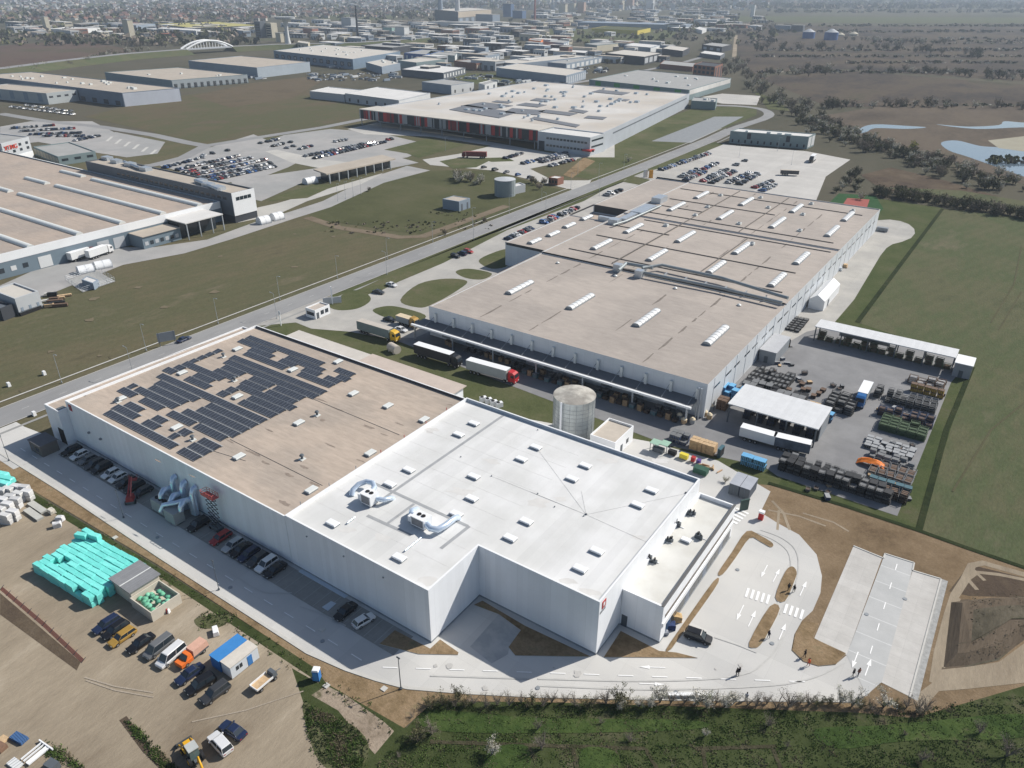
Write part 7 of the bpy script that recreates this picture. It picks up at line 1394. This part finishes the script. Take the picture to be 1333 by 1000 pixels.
# ------------------------------------------------------------------ lamps, people, planting, air
lp = None
def lamp_post(p, label, group, h=9.0, rz=0.):
    global lp
    if lp is None:
        o = thing('street_lamp', label, 'street lamp', p, rz, group); MB().cyl((0, 0, 0), (0, 0, h), .08, .05, 8).build('pole', STEEL, o); MB().cyl((0, 0, 0), (0, 0, .5), .2, .2, 8).build('base', STEEL, o); MB().tube([(0, 0, h-.1), (.7, 0, h+.15), (1.5, 0, h+.2)], .06, 6).build('arm', STEEL, o); MB().box(1.25, 1.85, -.12, .12, h+.14, h+.24, taper=.03).build('lamp_head', STEEL, o); lp = proto(o)
    else: o = dup(lp, p, rz, label, group)
    return o
for i, y in enumerate((58, 84, 110, 136, 162, 190, 218, 247, 276, 306, 336, 366, 398, 430)):
    lamp_post((-211.9, y, 0), f'grey street lamp on the meadow side of the main road, {ordn(i)} from the left', 'street lamps along the main road')
for i, y in enumerate((98, 150, 204, 260, 320)): lamp_post((-199.2, y, 0), f'grey street lamp on the factory side of the main road, {ordn(i)} from the left', 'street lamps along the main road', rz=math.pi)
for i, px in enumerate(((161, 674), (285, 768), (12, 600))): tag(MB().cyl((0, 0, 0), (0, 0, 7.2), .07, .05, 8).cyl((0, 0, 0), (0, 0, .3), .2, .2, 8).box(-.3, .3, -.07, .07, 6.9, 7.05).build('lamp_post', DARKG, None, G(*px)), f'slim dark pole on the soil verge of the shaded road, {("middle", "right", "left")[i]} one', 'pole', 'dark poles on the verge')
for i, px in enumerate(((440, 262), (450, 259), (460, 256), (470, 253), (398, 206), (580, 196))): lamp_post(G(*px), f'slim flag or lamp mast in the middle distance car parks, {ordn(i)} from the left', 'masts by the canopy')
for i, px in enumerate(((780, 255), (962, 205), (1030, 215), (1012, 197), (752, 228))): lamp_post(G(*px), f'tall lamp mast near the factory car park, {ordn(i)} listed clockwise from the road', 'lamp masts at the factory car park')
p = G(522, 897); tag(MB().cyl((0, 0, 0), (0, 0, 7.2), .09, .06, 8).cyl((0, 0, 0), (0, 0, .3), .25, .25, 8).box(-.35, .35, -.08, .08, 6.9, 7.1).build('lamp_post', DARKG, None, p), 'lone dark pole at the bend of the front road', 'pole')
# signs along the road
p = G(219, 450); m = MB(); [m.cyl((x, 0, 0), (x, 0, 4.6), .12, .12, 6, 0) for x in (-2.2, 2.2)]; m.box(-2.6, 2.6, -.1, .1, 1.6, 4.6, 1); tag(m.build('billboard', [DARKG, MIDG], None, p, 1.1), 'dark framed billboard on the meadow edge of the main road', 'billboard')
p = G(433, 396); o = thing('entrance_sign', 'white slatted frame with a mast by the gatehouse', 'sign frame', p, .9); MB().box(-3.2, 3.2, -.1, .1, .3, 2.6).build('frame', W2, o); MB().box(-.2, .2, -.25, .25, 0, 6.5).build('mast', WHITE, o)
p = G(366, 424); tag(MB().box(-.12, .12, -.12, .12, 0, 5.2).box(-.4, .4, -.05, .05, 4, 5.2).build('pylon_sign', WHITE, None, p), 'slim white pylon sign at the far corner of the tan roof', 'sign')
for i, (px, m_) in enumerate((((840, 231), W1), ((847, 232), mat('sign_orange', (.62, .30, .06), .1, 1)))): p = G(*px); tag(MB().box(-1.2, 1.2, -.25, .25, .4, 4.6).box(-1.3, 1.3, -.3, .3, 0, .4).build('pylon_sign', m_, None, p, .8), ('broad white', 'orange')[i]+' pylon sign at the car park entrance by the main road', 'sign')
for i, px in enumerate(((58, 488), (45, 541), (12, 503))):
    p = G(*px); tag(MB().box(-.5, .5, -.4, .4, 0, 1.2, taper=.05).build('utility_box', WHITE, None, p), ('white utility box alone on the meadow', 'white utility box on the grass by the warehouse annex', 'white utility box at the left edge of the meadow')[i], 'utility box')
# people
def person(label, px, rz, top, legs, hair, hold=None, skin=(.5, .33, .25)):
    p = G(*px); p.z = .04
    o = thing('person', label, 'person', p, rz)
    J = dict(pel=(0, 0, .95), wai=(0, .01, 1.1), che=(0, .0, 1.32), nec=(0, .01, 1.5), hd0=(0, .03, 1.60), hd1=(0, .03, 1.72), sl=(.19, 0, 1.42), sr=(-.19, 0, 1.42), el=(.27, .04, 1.16), er=(-.27, -.06, 1.16), wl=(.27, .2, .94), wr=(-.29, .06, .9), hl=(.09, 0, .9), hr=(-.09, 0, .9), kl=(.10, .13, .52), kr=(-.10, -.03, .5), al=(.10, .12, .09), ar=(-.10, -.22, .12), tl=(.10, .30, .05), tr=(-.10, -.06, .04))
    Rr = dict(pel=.15, wai=.14, che=.17, nec=.06, hd0=.09, hd1=.10, sl=.08, sr=.08, el=.05, er=.05, wl=.032, wr=.032, hl=.1, hr=.1, kl=.065, kr=.065, al=.042, ar=.042, tl=.04, tr=.04)
    E_ = [('pel', 'wai'), ('wai', 'che'), ('che', 'nec'), ('nec', 'hd0'), ('hd0', 'hd1'), ('che', 'sl'), ('che', 'sr'), ('sl', 'el'), ('sr', 'er'), ('el', 'wl'), ('er', 'wr'), ('pel', 'hl'), ('pel', 'hr'), ('hl', 'kl'), ('hr', 'kr'), ('kl', 'al'), ('kr', 'ar'), ('al', 'tl'), ('ar', 'tr')]
    for s, wn in (('l', 'wl'), ('r', 'wr')):
        wx, wy, wz = J[wn]; sg = 1 if s == 'l' else -1
        J['p'+s] = (wx, wy+.02, wz-.07); Rr['p'+s] = .026; E_.append((wn, 'p'+s))
        for f in range(4):
            J[f'f{s}{f}'] = (wx+(f-1.5)*.012, wy+.04+.008*(f-1.5), wz-.12); J[f'g{s}{f}'] = (wx+(f-1.5)*.013, wy+.065, wz-.155-.008*(f in (1, 2))); Rr[f'f{s}{f}'] = .009; Rr[f'g{s}{f}'] = .008; E_ += [('p'+s, f'f{s}{f}'), (f'f{s}{f}', f'g{s}{f}')]
        J['t'+s+'h'] = (wx-sg*.035, wy+.05, wz-.085); Rr['t'+s+'h'] = .01; E_.append(('p'+s, 't'+s+'h'))
    ks = list(J); me = bpy.data.meshes.new('person_body'); me.from_pydata([J[k] for k in ks], [(ks.index(a), ks.index(b_)) for a, b_ in E_], [])
    b_ = link('body', me, o); sk = b_.modifiers.new('skin', 'SKIN'); sv = me.skin_vertices[0].data
    for i, k in enumerate(ks): sv[i].radius = (Rr[k]*(1.12 if k in ('che', 'pel', 'wai') else 1), Rr[k]*(.8 if k in ('che', 'pel', 'wai') else 1)); sv[i].use_root = (k == 'pel')
    b_.modifiers.new('sub', 'SUBSURF').levels = 1
    dg = bpy.context.evaluated_depsgraph_get(); nm_ = bpy.data.meshes.new_from_object(b_.evaluated_get(dg)); b_.modifiers.clear(); b_.data = nm_
    SKN = mat('skin', skin, .05, 5, .6); nm_.materials.clear()
    for x in (SKN, top, legs, BLACK, mat('eye_dark', (.02, .015, .01), .1, 5, .3), mat('lip', (.4, .18, .15), .05, 5)): nm_.materials.append(x)
    for f in nm_.polygons:
        c = f.center; f.use_smooth = True
        f.material_index = 0 if c.z > 1.515 or (abs(c.x) > .2 and c.z < .93) else 1 if c.z > .93 else 3 if c.z < .1 else 2
    for v in nm_.vertices:            # nose, chin and flatter face on the front of the head
        if v.co.z > 1.58 and v.co.y > .09 and abs(v.co.x) < .03: v.co.y += .018
    m = MB()
    for s in (-1, 1): m.box(s*.035-.012, s*.035+.012, .118, .13, 1.665, 1.68, 0); m.box(s*.1-.012, s*.1+.012, .0, .05, 1.62, 1.68, 1)
    m.box(-.025, .025, .118, .128, 1.6, 1.61, 2); m.build('face', [MATS['eye_dark'], SKN, MATS['lip']], o)
    m = MB(); n = 10; rg = []
    for z, r in ((1.64, .118), (1.72, .125), (1.79, .10), (1.83, .03)): rg.append([(r*math.cos(2*math.pi*t/n), .005+r*math.sin(2*math.pi*t/n)*1.05-(.02 if z < 1.7 else 0), z) for t in range(n)])
    m.loft(rg, 0, True); m.build('hair', mat('hair_'+hair, {'dark': (.02, .015, .012), 'brown': (.07, .04, .025), 'helmet': (.65, .6, .1)}[hair], .1, 5, .6), o)
    m = MB(); m.loft([[((a+.03)*math.cos(2*math.pi*t/12), (a*.72+.02)*math.sin(2*math.pi*t/12), z) for t in range(12)] for z, a in ((.86, .19), (1.05, .17), (1.3, .19), (1.42, .17), (1.48, .09))], 0, True); m.build('jacket', top, o)
    return o
CL = lambda n, c: mat('cloth_'+n, c, .1, 4, .9)
person('person in black walking on the front road, the left one of the pair', (958.5, 880), 1.0, CL('black', (.015, .015, .018)), CL('dark_jeans', (.03, .035, .05)), 'dark')
person('person in black walking on the front road, the right one of the pair', (961.5, 879), .9, CL('black', (.015, .015, .018)), CL('black', (.015, .015, .018)), 'brown')
person('person in an orange red vest at the tip of the bottom planting bed', (1052, 867), 2.4, CL('orange', (.70, .13, .05)), CL('red_trousers', (.35, .07, .05)), 'brown')
person('person in black standing on the bottom planting bed behind the orange vest', (1047, 856), 2.0, CL('black', (.015, .015, .018)), CL('dark_jeans', (.03, .035, .05)), 'dark')
person('person in dark clothes at the end of the lower long planting bed', (1000, 831), -.5, CL('navy', (.02, .025, .05)), CL('dark_jeans', (.03, .035, .05)), 'dark')
person('person in brown beside the white arrows at the lot entrance', (1117, 880), .6, CL('brown', (.22, .10, .07)), CL('dark_jeans', (.03, .035, .05)), 'brown')
person('person in dark grey left of the person in brown at the lot entrance', (1110, 881), .9, CL('dark_grey', (.05, .05, .055)), CL('black', (.015, .015, .018)), 'dark')
person('person in black on the upper planting bed between the arrows', (1026, 769), .3, CL('black', (.015, .015, .018)), CL('black', (.015, .015, .018)), 'dark')
person('person in black stepping off the upper planting bed', (1033, 771), 2.8, CL('black', (.015, .015, .018)), CL('dark_jeans', (.03, .035, .05)), 'dark')
person('person in a light shirt on the verge below the front road', (971, 912), .2, CL('light', (.5, .52, .56)), CL('dark_jeans', (.03, .035, .05)), 'dark')
# ---- vegetation
TW = mat('twig_brown', (.10, .082, .066), .25, 3, .95); TW2 = mat('twig_grey', (.20, .175, .15), .2, 3, .95)
LF = {'blossom': [mat('blossom_white', (.60, .57, .50), .15, 3, .9), mat('blossom_cream', (.45, .42, .35), .2, 3, .9), mat('bud_green', (.16, .18, .08), .2, 3, .9)],
      'bare': [mat('bare_twig', (.19, .158, .13), .25, 3, .95), mat('bare_twig_pale', (.25, .21, .17), .25, 3, .95), mat('bud_olive', (.12, .12, .06), .2, 3, .95)],
      'dark': [mat('leaf_dark', (.06, .065, .036), .25, 3, .9), mat('leaf_olive', (.095, .098, .05), .25, 3, .9), mat('twig_mix', (.10, .085, .06), .25, 3, .95)],
      'olive': [mat('leaf_olive', (.095, .098, .05), .25, 3, .9), mat('leaf_yellowish', (.13, .13, .055), .2, 3, .9), mat('twig_mix', (.10, .085, .06), .25, 3, .95)],
      'yellow': [mat('leaf_yellow', (.34, .33, .05), .2, 3, .9), mat('leaf_yellowish', (.13, .13, .055), .2, 3, .9), mat('leaf_yellow', (.34, .33, .05), .2, 3, .9)]}
def plant_mesh(nm, kind, H, W_, n, ls, seed, stems=5):
    """limbs as tapering tubes plus many leaf-size faces gathered in clumps along them"""
    g = np.random.default_rng(seed); m = MB(); tips = []
    for k in range(stems):
        a = g.uniform(0, 6.28); r = W_*.5*g.uniform(.35, .95); z = H*g.uniform(.6, 1); pts = [Vector((0, 0, 0)), Vector((math.cos(a)*r*.25, math.sin(a)*r*.25, z*.35)), Vector((math.cos(a+.3)*r*.65, math.sin(a+.3)*r*.65, z*.7)), Vector((math.cos(a+.2)*r, math.sin(a+.2)*r, z))]
        m.tube(pts, [H*.028, H*.02, H*.013, H*.005], 5, 0); tips += [pts[2], pts[3], (pts[1]+pts[2])/2]
        for q in range(3):
            b0 = pts[1+q % 2]; e = b0+Vector((g.uniform(-1, 1)*W_*.25, g.uniform(-1, 1)*W_*.25, g.uniform(.1, .3)*H)); m.tube([b0, e], [H*.011, H*.004], 4, 0); tips.append(e)
    cl = [(t, g.uniform(.5, 1.2)*W_*.17, int(g.choice([1, 2, 3], p=[.5, .33, .17]))) for t in tips]
    V, F, MI = [], [], []
    for i in range(n):
        t, r, mi = cl[int(g.integers(len(cl)))]; d = g.normal(size=3); d /= np.linalg.norm(d); rad = r*g.random()**.4; c = np.array(t)+d*rad; c[2] = max(.05, c[2])
        u = g.normal(size=3); u /= np.linalg.norm(u); v = np.cross(u, g.normal(size=3)); v /= np.linalg.norm(v)+1e-6; s = ls*g.uniform(.5, 1.4); b_ = len(V); V += [c-u*s, c-v*s*.6, c+u*s, c+v*s*.6]; F.append((b_, b_+1, b_+2, b_+3)); MI.append(mi if g.random() < .8 else int(g.integers(1, 4)))
    o = len(m.v); m.v += [tuple(p) for p in V]; m.f += [tuple(i+o for i in f) for f in F]; m.m += MI; m.sm += [False]*len(F)
    return m
PM = {}
def plant_protos(key, kind, H, W_, n, ls, k, stems=5):
    PM[key] = []
    for i in range(k):
        m = plant_mesh(key, kind, H, W_, n, ls, hash_(key)+i, stems); t, c = MB(), MB()
        for f, mi, s in zip(m.f, m.m, m.sm):
            d = t if mi == 0 else c; b_ = len(d.v); d.v += [m.v[j] for j in f]; d.f.append(tuple(range(b_, b_+len(f)))); d.m.append(0 if mi == 0 else mi-1); d.sm.append(s)
        PM[key].append((t.mesh('trunk', TW if kind != 'bare' else TW2), c.mesh('crown', LF[kind])))
def hash_(s): return sum(ord(c)*(i+1) for i, c in enumerate(s))
plant_protos('blossom', 'blossom', 4.6, 4.6, 1500, .10, 4, 7); plant_protos('bare', 'bare', 4.2, 4.4, 900, .07, 4, 9); plant_protos('olive', 'olive', 3.6, 4.0, 1300, .11, 3, 7); plant_protos('yellow', 'yellow', 5, 5, 900, .2, 1, 6); plant_protos('dark', 'dark', 6, 6.5, 1000, .28, 4, 7)
plant_protos('belt_pale', 'blossom', 7, 8.5, 850, .36, 3, 6); plant_protos('belt_bare', 'bare', 7, 8, 800, .34, 3, 7); plant_protos('belt_olive', 'olive', 7, 8.5, 850, .36, 3, 6); plant_protos('belt_dark', 'dark', 8, 9, 850, .40, 3, 6)
NT = [0]
def plant(key, p, s, label, group, nm='shrub', cat='shrub', rz=None):
    t, c = random.choice(PM[key]); o = thing(nm, label, cat, p, random.uniform(0, 6.28) if rz is None else rz, group); o.scale = (s*random.uniform(.85, 1.2), s*random.uniform(.85, 1.2), s*random.uniform(.8, 1.15)); link('trunk', t, o); link('crown', c, o); NT[0] += 1
    return o
# hedge of bare and blossoming shrubs below the front road
DESC = {'blossom': 'white blossoming', 'bare': 'leafless twiggy', 'olive': 'olive leaved', 'dark': 'dark leaved', 'yellow': 'yellow green'}
x = 560.
xi = 0
while x < 1215:
    y = 918+random.uniform(-4, 4)+max(0, x-1100)*.06
    k = random.choice(('bare', 'bare', 'olive', 'bare')) if x < 800 else random.choice(('blossom', 'bare', 'blossom', 'olive', 'bare')) if x < 1180 else 'bare'
    plant(k, G(x, y), random.uniform(.4, .75) if x < 800 else random.uniform(.5, .85), f'{DESC[k]} shrub in the hedge below the front road, {ordn(xi)} from the left', 'hedge shrubs below the front road'); x += random.uniform(10, 18); xi += 1
for i, (k, px, s, lab) in enumerate((('blossom', (640, 983), .62, 'pale cream blossoming shrub standing alone in the scrub'), ('olive', (597, 912), .7, 'green shrub at the left end of the hedge'), ('bare', (563, 955), .8, 'twiggy grey shrub at the corner of the scrub'), ('olive', (545, 965), .9, 'olive shrub left of the twiggy grey shrub'), ('bare', (705, 975), .8, 'twiggy brown shrub in the middle of the scrub'), ('blossom', (806, 925), .45, 'small white blossoming shrub in front of the hedge'), ('blossom', (918, 958), .35, 'tiny white blossoming shrub in the right scrub'), ('bare', (700, 950), .5, 'twiggy shrub on the ditch bank'), ('bare', (820, 965), .5, 'low grey twiggy shrub right of the pale blossoming shrub'), ('bare', (1000, 945), .6, 'grey twiggy shrub in the right scrub'), ('bare', (1275, 955), .6, 'grey twiggy shrub at the lower right'), ('bare', (1310, 985), .8, 'big grey twiggy shrub at the lower right corner'), ('bare', (1200, 990), .5, 'low twiggy shrub at the bottom right'), ('blossom', (944, 628), .42, 'pale young tree by the containers'))):
    plant(k, G(*px), s, lab, None)
i = 0
while i < 24:
    px = (random.uniform(500, 1400), random.uniform(930, 1040)); k = random.choice(('bare', 'olive', 'bare')); plant(k, G(*px), random.uniform(.12, .32), f'small {DESC[k]} bush in the dark scrub at the bottom', 'small bushes in the bottom scrub'); i += 1
# tree belt on the right
BELT = [(955, 80), (965, 98), (985, 112), (1000, 125), (1018, 135), (1035, 146), (1058, 158), (1075, 168), (1100, 180), (1130, 190), (1165, 200), (1200, 212), (1240, 224), (1280, 236), (1333, 250)]
KB = {'belt_pale': 'pale blossoming', 'belt_bare': 'leafless grey brown', 'belt_olive': 'olive green', 'belt_dark': 'dark green'}
NB = [0]; FARB = []
def belt(pts, n, wd, s0, s1, where, mix):
    P = GP(pts); seg = [(P[i], P[i+1], (P[i+1]-P[i]).length) for i in range(len(P)-1)]; tot = sum(s[2] for s in seg)
    for i in range(n):
        t = random.random()*tot
        for a, c, l in seg:
            if t <= l: break
            t -= l
        p = a+(c-a)*(t/l); d = (c-a).normalized(); q = Vector((-d.y, d.x, 0)); p = p+q*random.gauss(0, wd)
        k = random.choice(mix)
        if NB[0] < 296: plant(k, p, random.uniform(s0, s1), f'{KB[k]} bushy tree {where}', f'{KB[k]} trees {where}', 'tree', 'tree')
        else: FARB.append((k, p, random.uniform(s0, s1)))
        NB[0] += 1
belt(BELT[6:], 240, 9, .4, .95, 'in the belt between the factory and the pond', ['belt_dark', 'belt_bare', 'belt_olive', 'belt_bare', 'belt_pale', 'belt_pale'])
belt([(580, 232), (600, 236), (625, 240)], 12, 3, .5, .8, 'beside the grey water tank', ['belt_pale', 'belt_pale', 'belt_bare'])
belt([(690, 243), (706, 240)], 5, 3, .4, .6, 'by the track near the water tank', ['belt_bare', 'belt_olive'])
belt([(1110, 262), (1112, 245), (1106, 228)], 16, 4, .4, .75, 'beside the red sports court', ['belt_dark', 'belt_dark', 'belt_bare', 'belt_pale'])
belt([(1140, 252), (1200, 262), (1260, 272), (1350, 286)], 110, 2.5, .45, .75, 'in the hedge behind the right field', ['belt_dark', 'belt_olive', 'belt_bare', 'belt_dark'])
belt([(1025, 141), (1050, 138), (1085, 142), (1120, 139), (1200, 139), (1280, 140), (1340, 141)], 46, 6, .6, 1.2, 'on the moor edge above the reed bed', ['belt_bare', 'belt_pale', 'belt_dark', 'belt_bare'])
belt(BELT[:7], 120, 9, .6, 1.2, 'in the belt along the far avenue', ['belt_pale', 'belt_bare', 'belt_olive', 'belt_bare', 'belt_dark'])
belt([(1000, 97), (1100, 92), (1200, 95), (1270, 100), (1340, 106)], 60, 14, .7, 1.5, 'in the row across the middle of the moor', ['belt_bare', 'belt_dark', 'belt_olive', 'belt_pale', 'belt_bare'])
belt([(975, 66), (1060, 63), (1180, 66), (1300, 76)], 40, 20, .9, 1.8, 'in the row at the back of the moor', ['belt_bare', 'belt_dark', 'belt_dark'])
belt([(1095, 52), (1180, 56), (1230, 58)], 24, 8, 1.0, 1.6, 'right of the yellow domes', ['belt_olive', 'belt_bare', 'belt_pale'])
belt([(0, 98), (50, 90), (100, 84), (140, 74), (180, 66)], 50, 10, .7, 1.3, 'along the ring road at the upper left', ['belt_pale', 'belt_olive', 'belt_bare'])
belt([(60, 52), (130, 56), (190, 62), (240, 60), (330, 56)], 60, 22, 1.0, 1.7, 'in the grove behind the ring road', ['belt_bare', 'belt_dark', 'belt_bare'])
belt([(760, 78), (800, 84), (860, 76)], 30, 8, .6, 1.0, 'along the dark halls of the estate', ['belt_dark', 'belt_olive'])
belt([(745, 44), (800, 50), (880, 46), (930, 46)], 30, 14, .8, 1.4, 'on the distant meadow', ['belt_pale', 'belt_olive'])
for i, (px, s) in enumerate((((818, 211), .55), ((702, 247), .5), ((480, 249), .35), ((580, 306), .4), ((630, 290), .4), ((500, 296), .3))): plant('belt_bare' if i else 'belt_pale', G(*px), s, ('pale bushy tree beside the main road', 'brown bush near the tank', 'thin bush by the canopy lawn', 'bush on the bank of the dirt track', 'second bush on the bank of the dirt track', 'low bush where the dirt track starts')[i], None)
plant('yellow', G(1186, 196), 1.5, 'bright yellow green tree in the belt near the pond', None, 'tree', 'tree')
m = MB(); fm = [TW, TW2]; fi = {}
for k, p, s in FARB:
    T = Matrix.Translation(p) @ Matrix.Rotation(random.uniform(0, 6.28), 4, 'Z') @ Matrix.Scale(s, 4)
    for me in random.choice(PM[k]):
        sel = [q for q in me.polygons if len(me.polygons) < 400 or q.index % 2 == 0]; vs = np.empty(len(me.vertices)*3); me.vertices.foreach_get('co', vs); vs = vs.reshape(-1, 3) @ np.array(T.to_3x3()).T + np.array(p)
        b0 = len(m.v); m.v += [tuple(v) for v in vs]; ix = []
        for mt in me.materials:
            if mt.name not in fi: fi[mt.name] = len(fi); 
            ix.append(fi[mt.name])
        for q in sel: m.f.append(tuple(i+b0 for i in q.vertices)); m.m.append(ix[q.material_index]); m.sm.append(False)
tag(m.build('distant_trees', [MATS[n] for n in fi]), kind='stuff')
# far woods and hedges as one mass
def mass(nm, regs, kinds, seed):
    g = np.random.default_rng(seed); V, F, MI = [], [], []
    for (xa, xb), (ya, yb), n, r0, hh in regs:
        for i in range(n):
            p = G(g.uniform(xa, xb), g.uniform(ya, yb)); r = r0*g.uniform(.5, 1.4); k = int(g.integers(len(kinds)))
            for q in range(9):
                d = g.normal(size=3); d /= np.linalg.norm(d); c = np.array([p.x, p.y, r*.55*hh])+d*np.array([r, r, r*.5*hh])*g.random()**.4; c[2] = abs(c[2])
                u = g.normal(size=3); u /= np.linalg.norm(u); v = np.cross(u, g.normal(size=3)); v /= np.linalg.norm(v)+1e-6; s = r*.45; b_ = len(V); V += [c-u*s, c-v*s, c+u*s, c+v*s]; F.append((b_, b_+1, b_+2, b_+3)); MI.append(k)
    m = MB(); m.v = [(p[0], p[1], max(-.3, p[2])) for p in V]; m.f = F; m.m = MI; m.sm = [False]*len(F); return tag(m.build(nm, kinds), kind='stuff')
mass('far_woods', [((-40, 620), (-4, 26), 800, 13, .9), ((560, 1000), (-4, 12), 900, 20, .7), ((980, 1370), (0, 12), 800, 20, .7), ((380, 900), (24, 60), 240, 7, .9), ((-20, 340), (28, 60), 420, 9, .9), ((1000, 1400), (14, 17), 200, 10, .6), ((1000, 1400), (33, 35), 160, 6, .6), ((1000, 1400), (41, 43), 140, 6, .6), ((880, 1010), (20, 60), 160, 8, .9)], [LF['dark'][0], LF['dark'][1], LF['bare'][0], LF['bare'][1], LF['olive'][1]], 3)
mass('moor_shrubs', [((985, 1400), (64, 67), 200, 3.5, .7), ((985, 1400), (73, 75), 170, 3, .7), ((1100, 1400), (81, 83), 120, 3, .7), ((985, 1400), (93, 96), 200, 3, .7), ((1080, 1400), (137, 140), 90, 2, .8), ((1130, 1400), (50, 58), 200, 4, .6)], [LF['dark'][0], LF['bare'][0], LF['bare'][1], LF['olive'][0], LF['blossom'][1]], 4)
mass('track_bank_scrub', [((410, 560), (288, 304), 60, .8, .6), ((560, 640), (276, 300), 40, .7, .6), ((1285, 1340), (206, 214), 26, 2.2, .8)], [LF['dark'][1], LF['bare'][0], LF['olive'][1]], 5)
# grass tufts in the scrub, on the weedy banks and verges near the camera
def tufts(nm, polys, n, h0, h1, mats, seed, wd=.05):
    g = np.random.default_rng(seed); V, F, MI = [], [], []
    def inside(x, y, P):
        c = False; j = len(P)-1
        for i in range(len(P)):
            if (P[i].y > y) != (P[j].y > y) and x < (P[j].x-P[i].x)*(y-P[i].y)/(P[j].y-P[i].y)+P[i].x: c = not c
            j = i
        return c
    for pts, dens in polys:
        P = GP(pts); x0, x1, y0, y1 = min(p.x for p in P), max(p.x for p in P), min(p.y for p in P), max(p.y for p in P); k = 0; tries = 0
        while k < n*dens and tries < n*dens*8:
            tries += 1; x, y = g.uniform(x0, x1), g.uniform(y0, y1)
            if not inside(x, y, P): continue
            nz = math.sin(x*.9+math.sin(y*.7)*2)+math.sin(y*1.1+x*.4); k += 1
            if nz < -.6 and g.random() < .7: continue
            mi = int(min(len(mats)-1, max(0, (nz+2)/4*len(mats)+g.normal()*.7))); hh = g.uniform(h0, h1)
            for q in range(5):
                a = g.uniform(0, 6.28); bx, by = x+g.normal()*.22, y+g.normal()*.22; lx, ly = math.cos(a)*hh*.7, math.sin(a)*hh*.7; w_ = wd*g.uniform(.7, 1.6); nx, ny = -math.sin(a)*w_, math.cos(a)*w_; b_ = len(V)
                V += [(bx-nx, by-ny, 0), (bx+nx, by+ny, 0), (bx+lx*.5+nx*.8, by+ly*.5+ny*.8, hh*.75), (bx+lx, by+ly, hh*g.uniform(.6, 1.1)), (bx+lx*.5-nx*.8, by+ly*.5-ny*.8, hh*.75)]; F.append((b_, b_+1, b_+2, b_+3, b_+4)); MI.append(mi)
    m = MB(); m.v = V; m.f = F; m.m = MI; m.sm = [False]*len(F); return tag(m.build(nm, mats), kind='stuff')
GB = [mat('blade_dark', (.035, .055, .018), .2, 2, .9), mat('blade_green', (.06, .10, .024), .25, 2, .9), mat('blade_fresh', (.09, .14, .034), .2, 2, .9), mat('blade_dry', (.17, .145, .09), .2, 2, .95), mat('blade_straw', (.25, .21, .15), .2, 2, .95)]
tufts('scrub_grass', [([(530, 958), (565, 920), (700, 917), (1120, 932), (1333, 905), (1450, 890), (1500, 1010), (480, 1010), (500, 985)], 1.0)], 7000, .07, .22, [GB[1], GB[2], GB[1], GB[2], GB[3]], 1, .07)
tufts('weeds', [([(395, 915), (425, 930), (460, 945), (480, 970), (470, 1000), (415, 1000), (400, 950)], .25), ([(0, 615), (205, 737), (410, 868), (530, 948), (520, 965), (400, 885), (190, 745), (-10, 625)], .05), ([(255, 800), (310, 798), (295, 816), (262, 818)], .02), ([(160, 935), (178, 948), (232, 1005), (215, 1005)], .1), ([(50, 965), (70, 965), (110, 1000), (70, 1000)], .05)], 5000, .12, .4, GB[:3]+[GB[3]], 2, .06)
tufts('dry_tussocks', [([(1262, 782), (1333, 776), (1420, 775), (1420, 833), (1333, 832), (1300, 860), (1262, 866)], 1.0)], 260, .08, .2, [GB[3], GB[4], GB[3], GB[4]], 3, .07).location.z = 1.4
print('plants', NT[0])
# the low earth mound beyond the car park
Pm = ccw(GP([(1238, 784), (1290, 778), (1345, 777), (1420, 778), (1420, 832), (1338, 830), (1302, 856), (1262, 866), (1228, 869)])); Q1, Q2 = inset(Pm, 1.6), inset(Pm, 3.4); rm_ = random.Random(9); m = MB()
rings = [[Vector((p.x, p.y, .0)) for p in Pm], [Vector((p.x, p.y, 1.25+rm_.uniform(-.2, .2))) for p in Q1], [Vector((p.x, p.y, 1.5+rm_.uniform(-.25, .25))) for p in Q2]]
m.loft(rings, 0, False, cap=False); cq = sum(Q2, Vector())/len(Q2); cq.z = 1.7; n_ = len(Q2); b0 = len(m.v); m.add(rings[2]+[cq], [(i, (i+1) % n_, n_) for i in range(n_)], 1)
struct('mound', m, [MATS['furrowed_earth'], MATS['dry_tussock']])
# ---- air
m = MB(); m.box(-8150, 6150, -1150, 12150, -1.2, 190); hz = m.build('haze', None); hm = bpy.data.materials.new('haze'); hm.use_nodes = True; nt = hm.node_tree
for n in list(nt.nodes):
    if n.type == 'BSDF_PRINCIPLED': nt.nodes.remove(n)
pv = nt.nodes.new('ShaderNodeVolumePrincipled'); pv.inputs['Color'].default_value = (.74, .86, 1.0, 1); pv.inputs['Density'].default_value = .00011; pv.inputs['Anisotropy'].default_value = .1
nt.links.new(pv.outputs[0], nt.nodes['Material Output'].inputs['Volume']); hz.data.materials.clear(); hz.data.materials.append(hm); tag(hz, kind='stuff')
